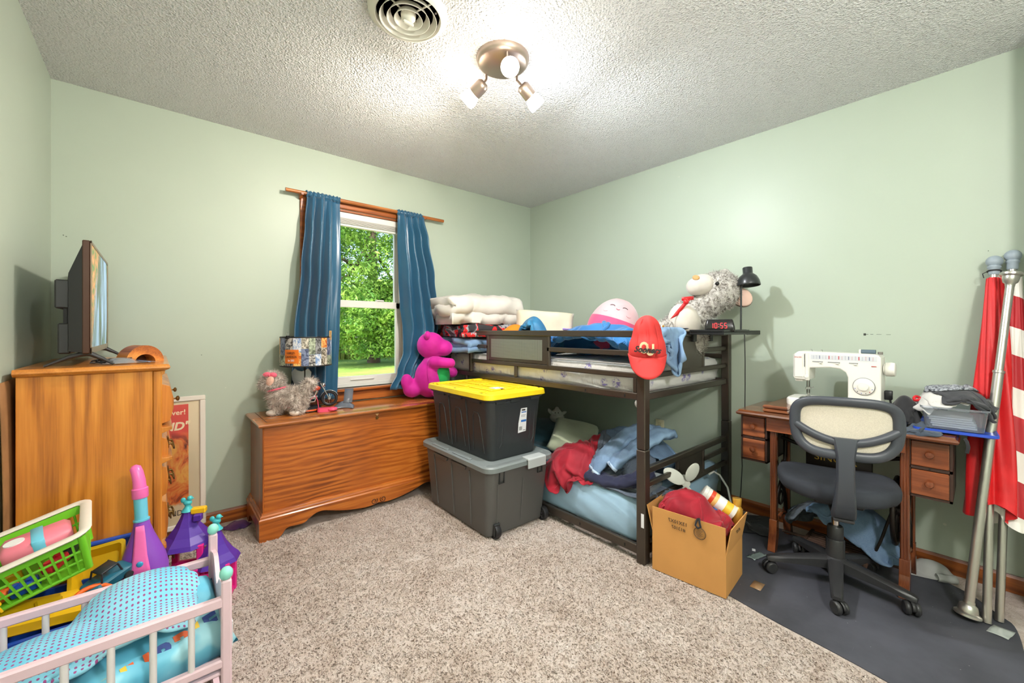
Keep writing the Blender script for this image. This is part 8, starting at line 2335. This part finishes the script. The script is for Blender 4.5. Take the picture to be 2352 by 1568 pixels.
# odds and ends on the floor
PLST = mat('milky_film', (220, 222, 220), 0.3, trans=0.45, ior=1.1)
hf0 = Heap(2.5, -0.1, 2.905, 0.4, 0.006, 0.015); hf0.bump(2.83, 0.16, 0.05, 0.07, (0.01, 0.05))
P = cloth(0.16, 0.20, (2.82, 0.165), hf0, 20, 0.8, 26, 28, 60, seed=98, rough=0.02)
P[..., 0] = np.minimum(P[..., 0], 2.888)
cloth_obj('plastic_wrapper', P, PLST, 'crumpled milky plastic wrapper on the carpet by the baseboard', 'wrapper', solid=0.002)
cn = MB(); cn.lathe([(0.016, 0.0), (0.018, 0.002), (0.018, 0.07), (0.016, 0.072), (0.013, 0.07), (0.013, 0.002)], 18, Matrix.Translation((2.76, 0.14, 0.021)) @ Matrix.Rotation(R(90), 4, 'X') @ Matrix.Rotation(R(30), 4, 'Y'), cap=False)
tag(cn.build('plastic_tube', PLST, smooth=40), 'short hollow white plastic tube lying beside the wrapper', 'tube')
zb = MB(); zb.grid([[(2.435 + 0.075 * i / 6 + 0.01 * j / 4, -0.065 + 0.055 * j / 4 - 0.02 * i / 6, 0.0065 + 0.0015 * math.sin(i * 1.3 + j)) for i in range(7)] for j in range(5)])
zo = tag(zb.build('zip_bag', mat('clear_bag_film', (196, 204, 200), 0.15, alpha=0.75), smooth=180, solid=0.001), 'tiny clear zip bag lying flat on the mat by the flag poles', 'bag')
hg = Heap(2.2, 0.6, 2.9, 1.1, 0.006, 0.015); hg.bump(2.62, 0.98, 0.10, 0.08, (0.01, 0.03))
P = cloth(0.30, 0.30, (2.70, 0.93), hg, 30, (0.66, 0.66), 30, 30, 70, seed=99, rough=0.02)
cloth_obj('black_shirt', P, BLK, 'black shirt crumpled on the floor by the wall under the table end', 'shirt')
ph = empty('phone_case', (2.37, 0.93, 0.0055), (R(0), R(-4), R(18)), label='clear rimmed dark phone case lying on the mat behind the box', cat='phone case')
mb = MB(); loft(mb, [ring(0.15, 0.075, 0.014, 0.0), ring(0.152, 0.077, 0.014, 0.008), ring(0.142, 0.067, 0.01, 0.008), ring(0.142, 0.067, 0.01, 0.003)]); mb.build('shell', mat('smoky_case', (70, 78, 84), 0.25), ph, smooth=40)
fp = MB(); fp.grid([[(2.30 + 0.10 * i / 8, 0.76 - 0.03 * i / 8 + 0.045 * j / 4, 0.0065 + 0.006 * abs(math.sin(i * 1.7 + j * 1.1))) for i in range(9)] for j in range(5)])
tag(fp.build('foil_wrapper', mat('foil_silver', (160, 176, 172), 0.25, 0.6), smooth=60, solid=0.001), 'crinkled silver foil wrapper in front of the table leg', 'wrapper')
tpc = MB(); tpc.grid([[(2.05 + 0.03 * i, 0.655 + 0.022 * j, 0.0065 + 0.002 * i) for i in range(3)] for j in range(3)])
tag(tpc.build('tape_scrap', mat('packing_tape', (164, 130, 96), 0.3), smooth=180, solid=0.001), 'brown tape scrap stuck to the mat by the box corner', 'tape')
for k, (x, y, a) in enumerate(((2.405, 0.80, 20),)):
    pw = MB(); pw.box((-0.012, -0.008, 0), (0.012, 0.008, 0.003), 0.0008)
    tag(pw.build('paper_scrap', LABELW, loc=(x, y, 0.0055), rot=(0, 0, R(a))), 'white paper scrap on the mat by the table leg', 'paper')
# by the chest: dark purple glove-like cloth, tan sock
hx = Heap(0.2, 2.5, 0.6, 3.05, 0.004, 0.015); hx.bump(0.375, 2.93, 0.05, 0.05, (0.004, 0.02))
P = cloth(0.12, 0.14, (0.365, 2.93), hx, 40, (0.75, 0.7), 22, 24, 60, seed=101, rough=0.015)
cloth_obj('purple_scarf', P, fabric('dark_purple', (70, 40, 96), (120, 60, 110)), 'dark purple scarf scrap on the carpet at the chest corner', 'scarf')
P = cloth(0.10, 0.12, (0.255, 2.72), hx, 10, (0.75, 0.7), 20, 22, 60, seed=102, rough=0.012)
cloth_obj('tan_sock', P, fabric('tan_cotton', (140, 116, 88)), 'small tan sock on the carpet behind the toy castle', 'sock')
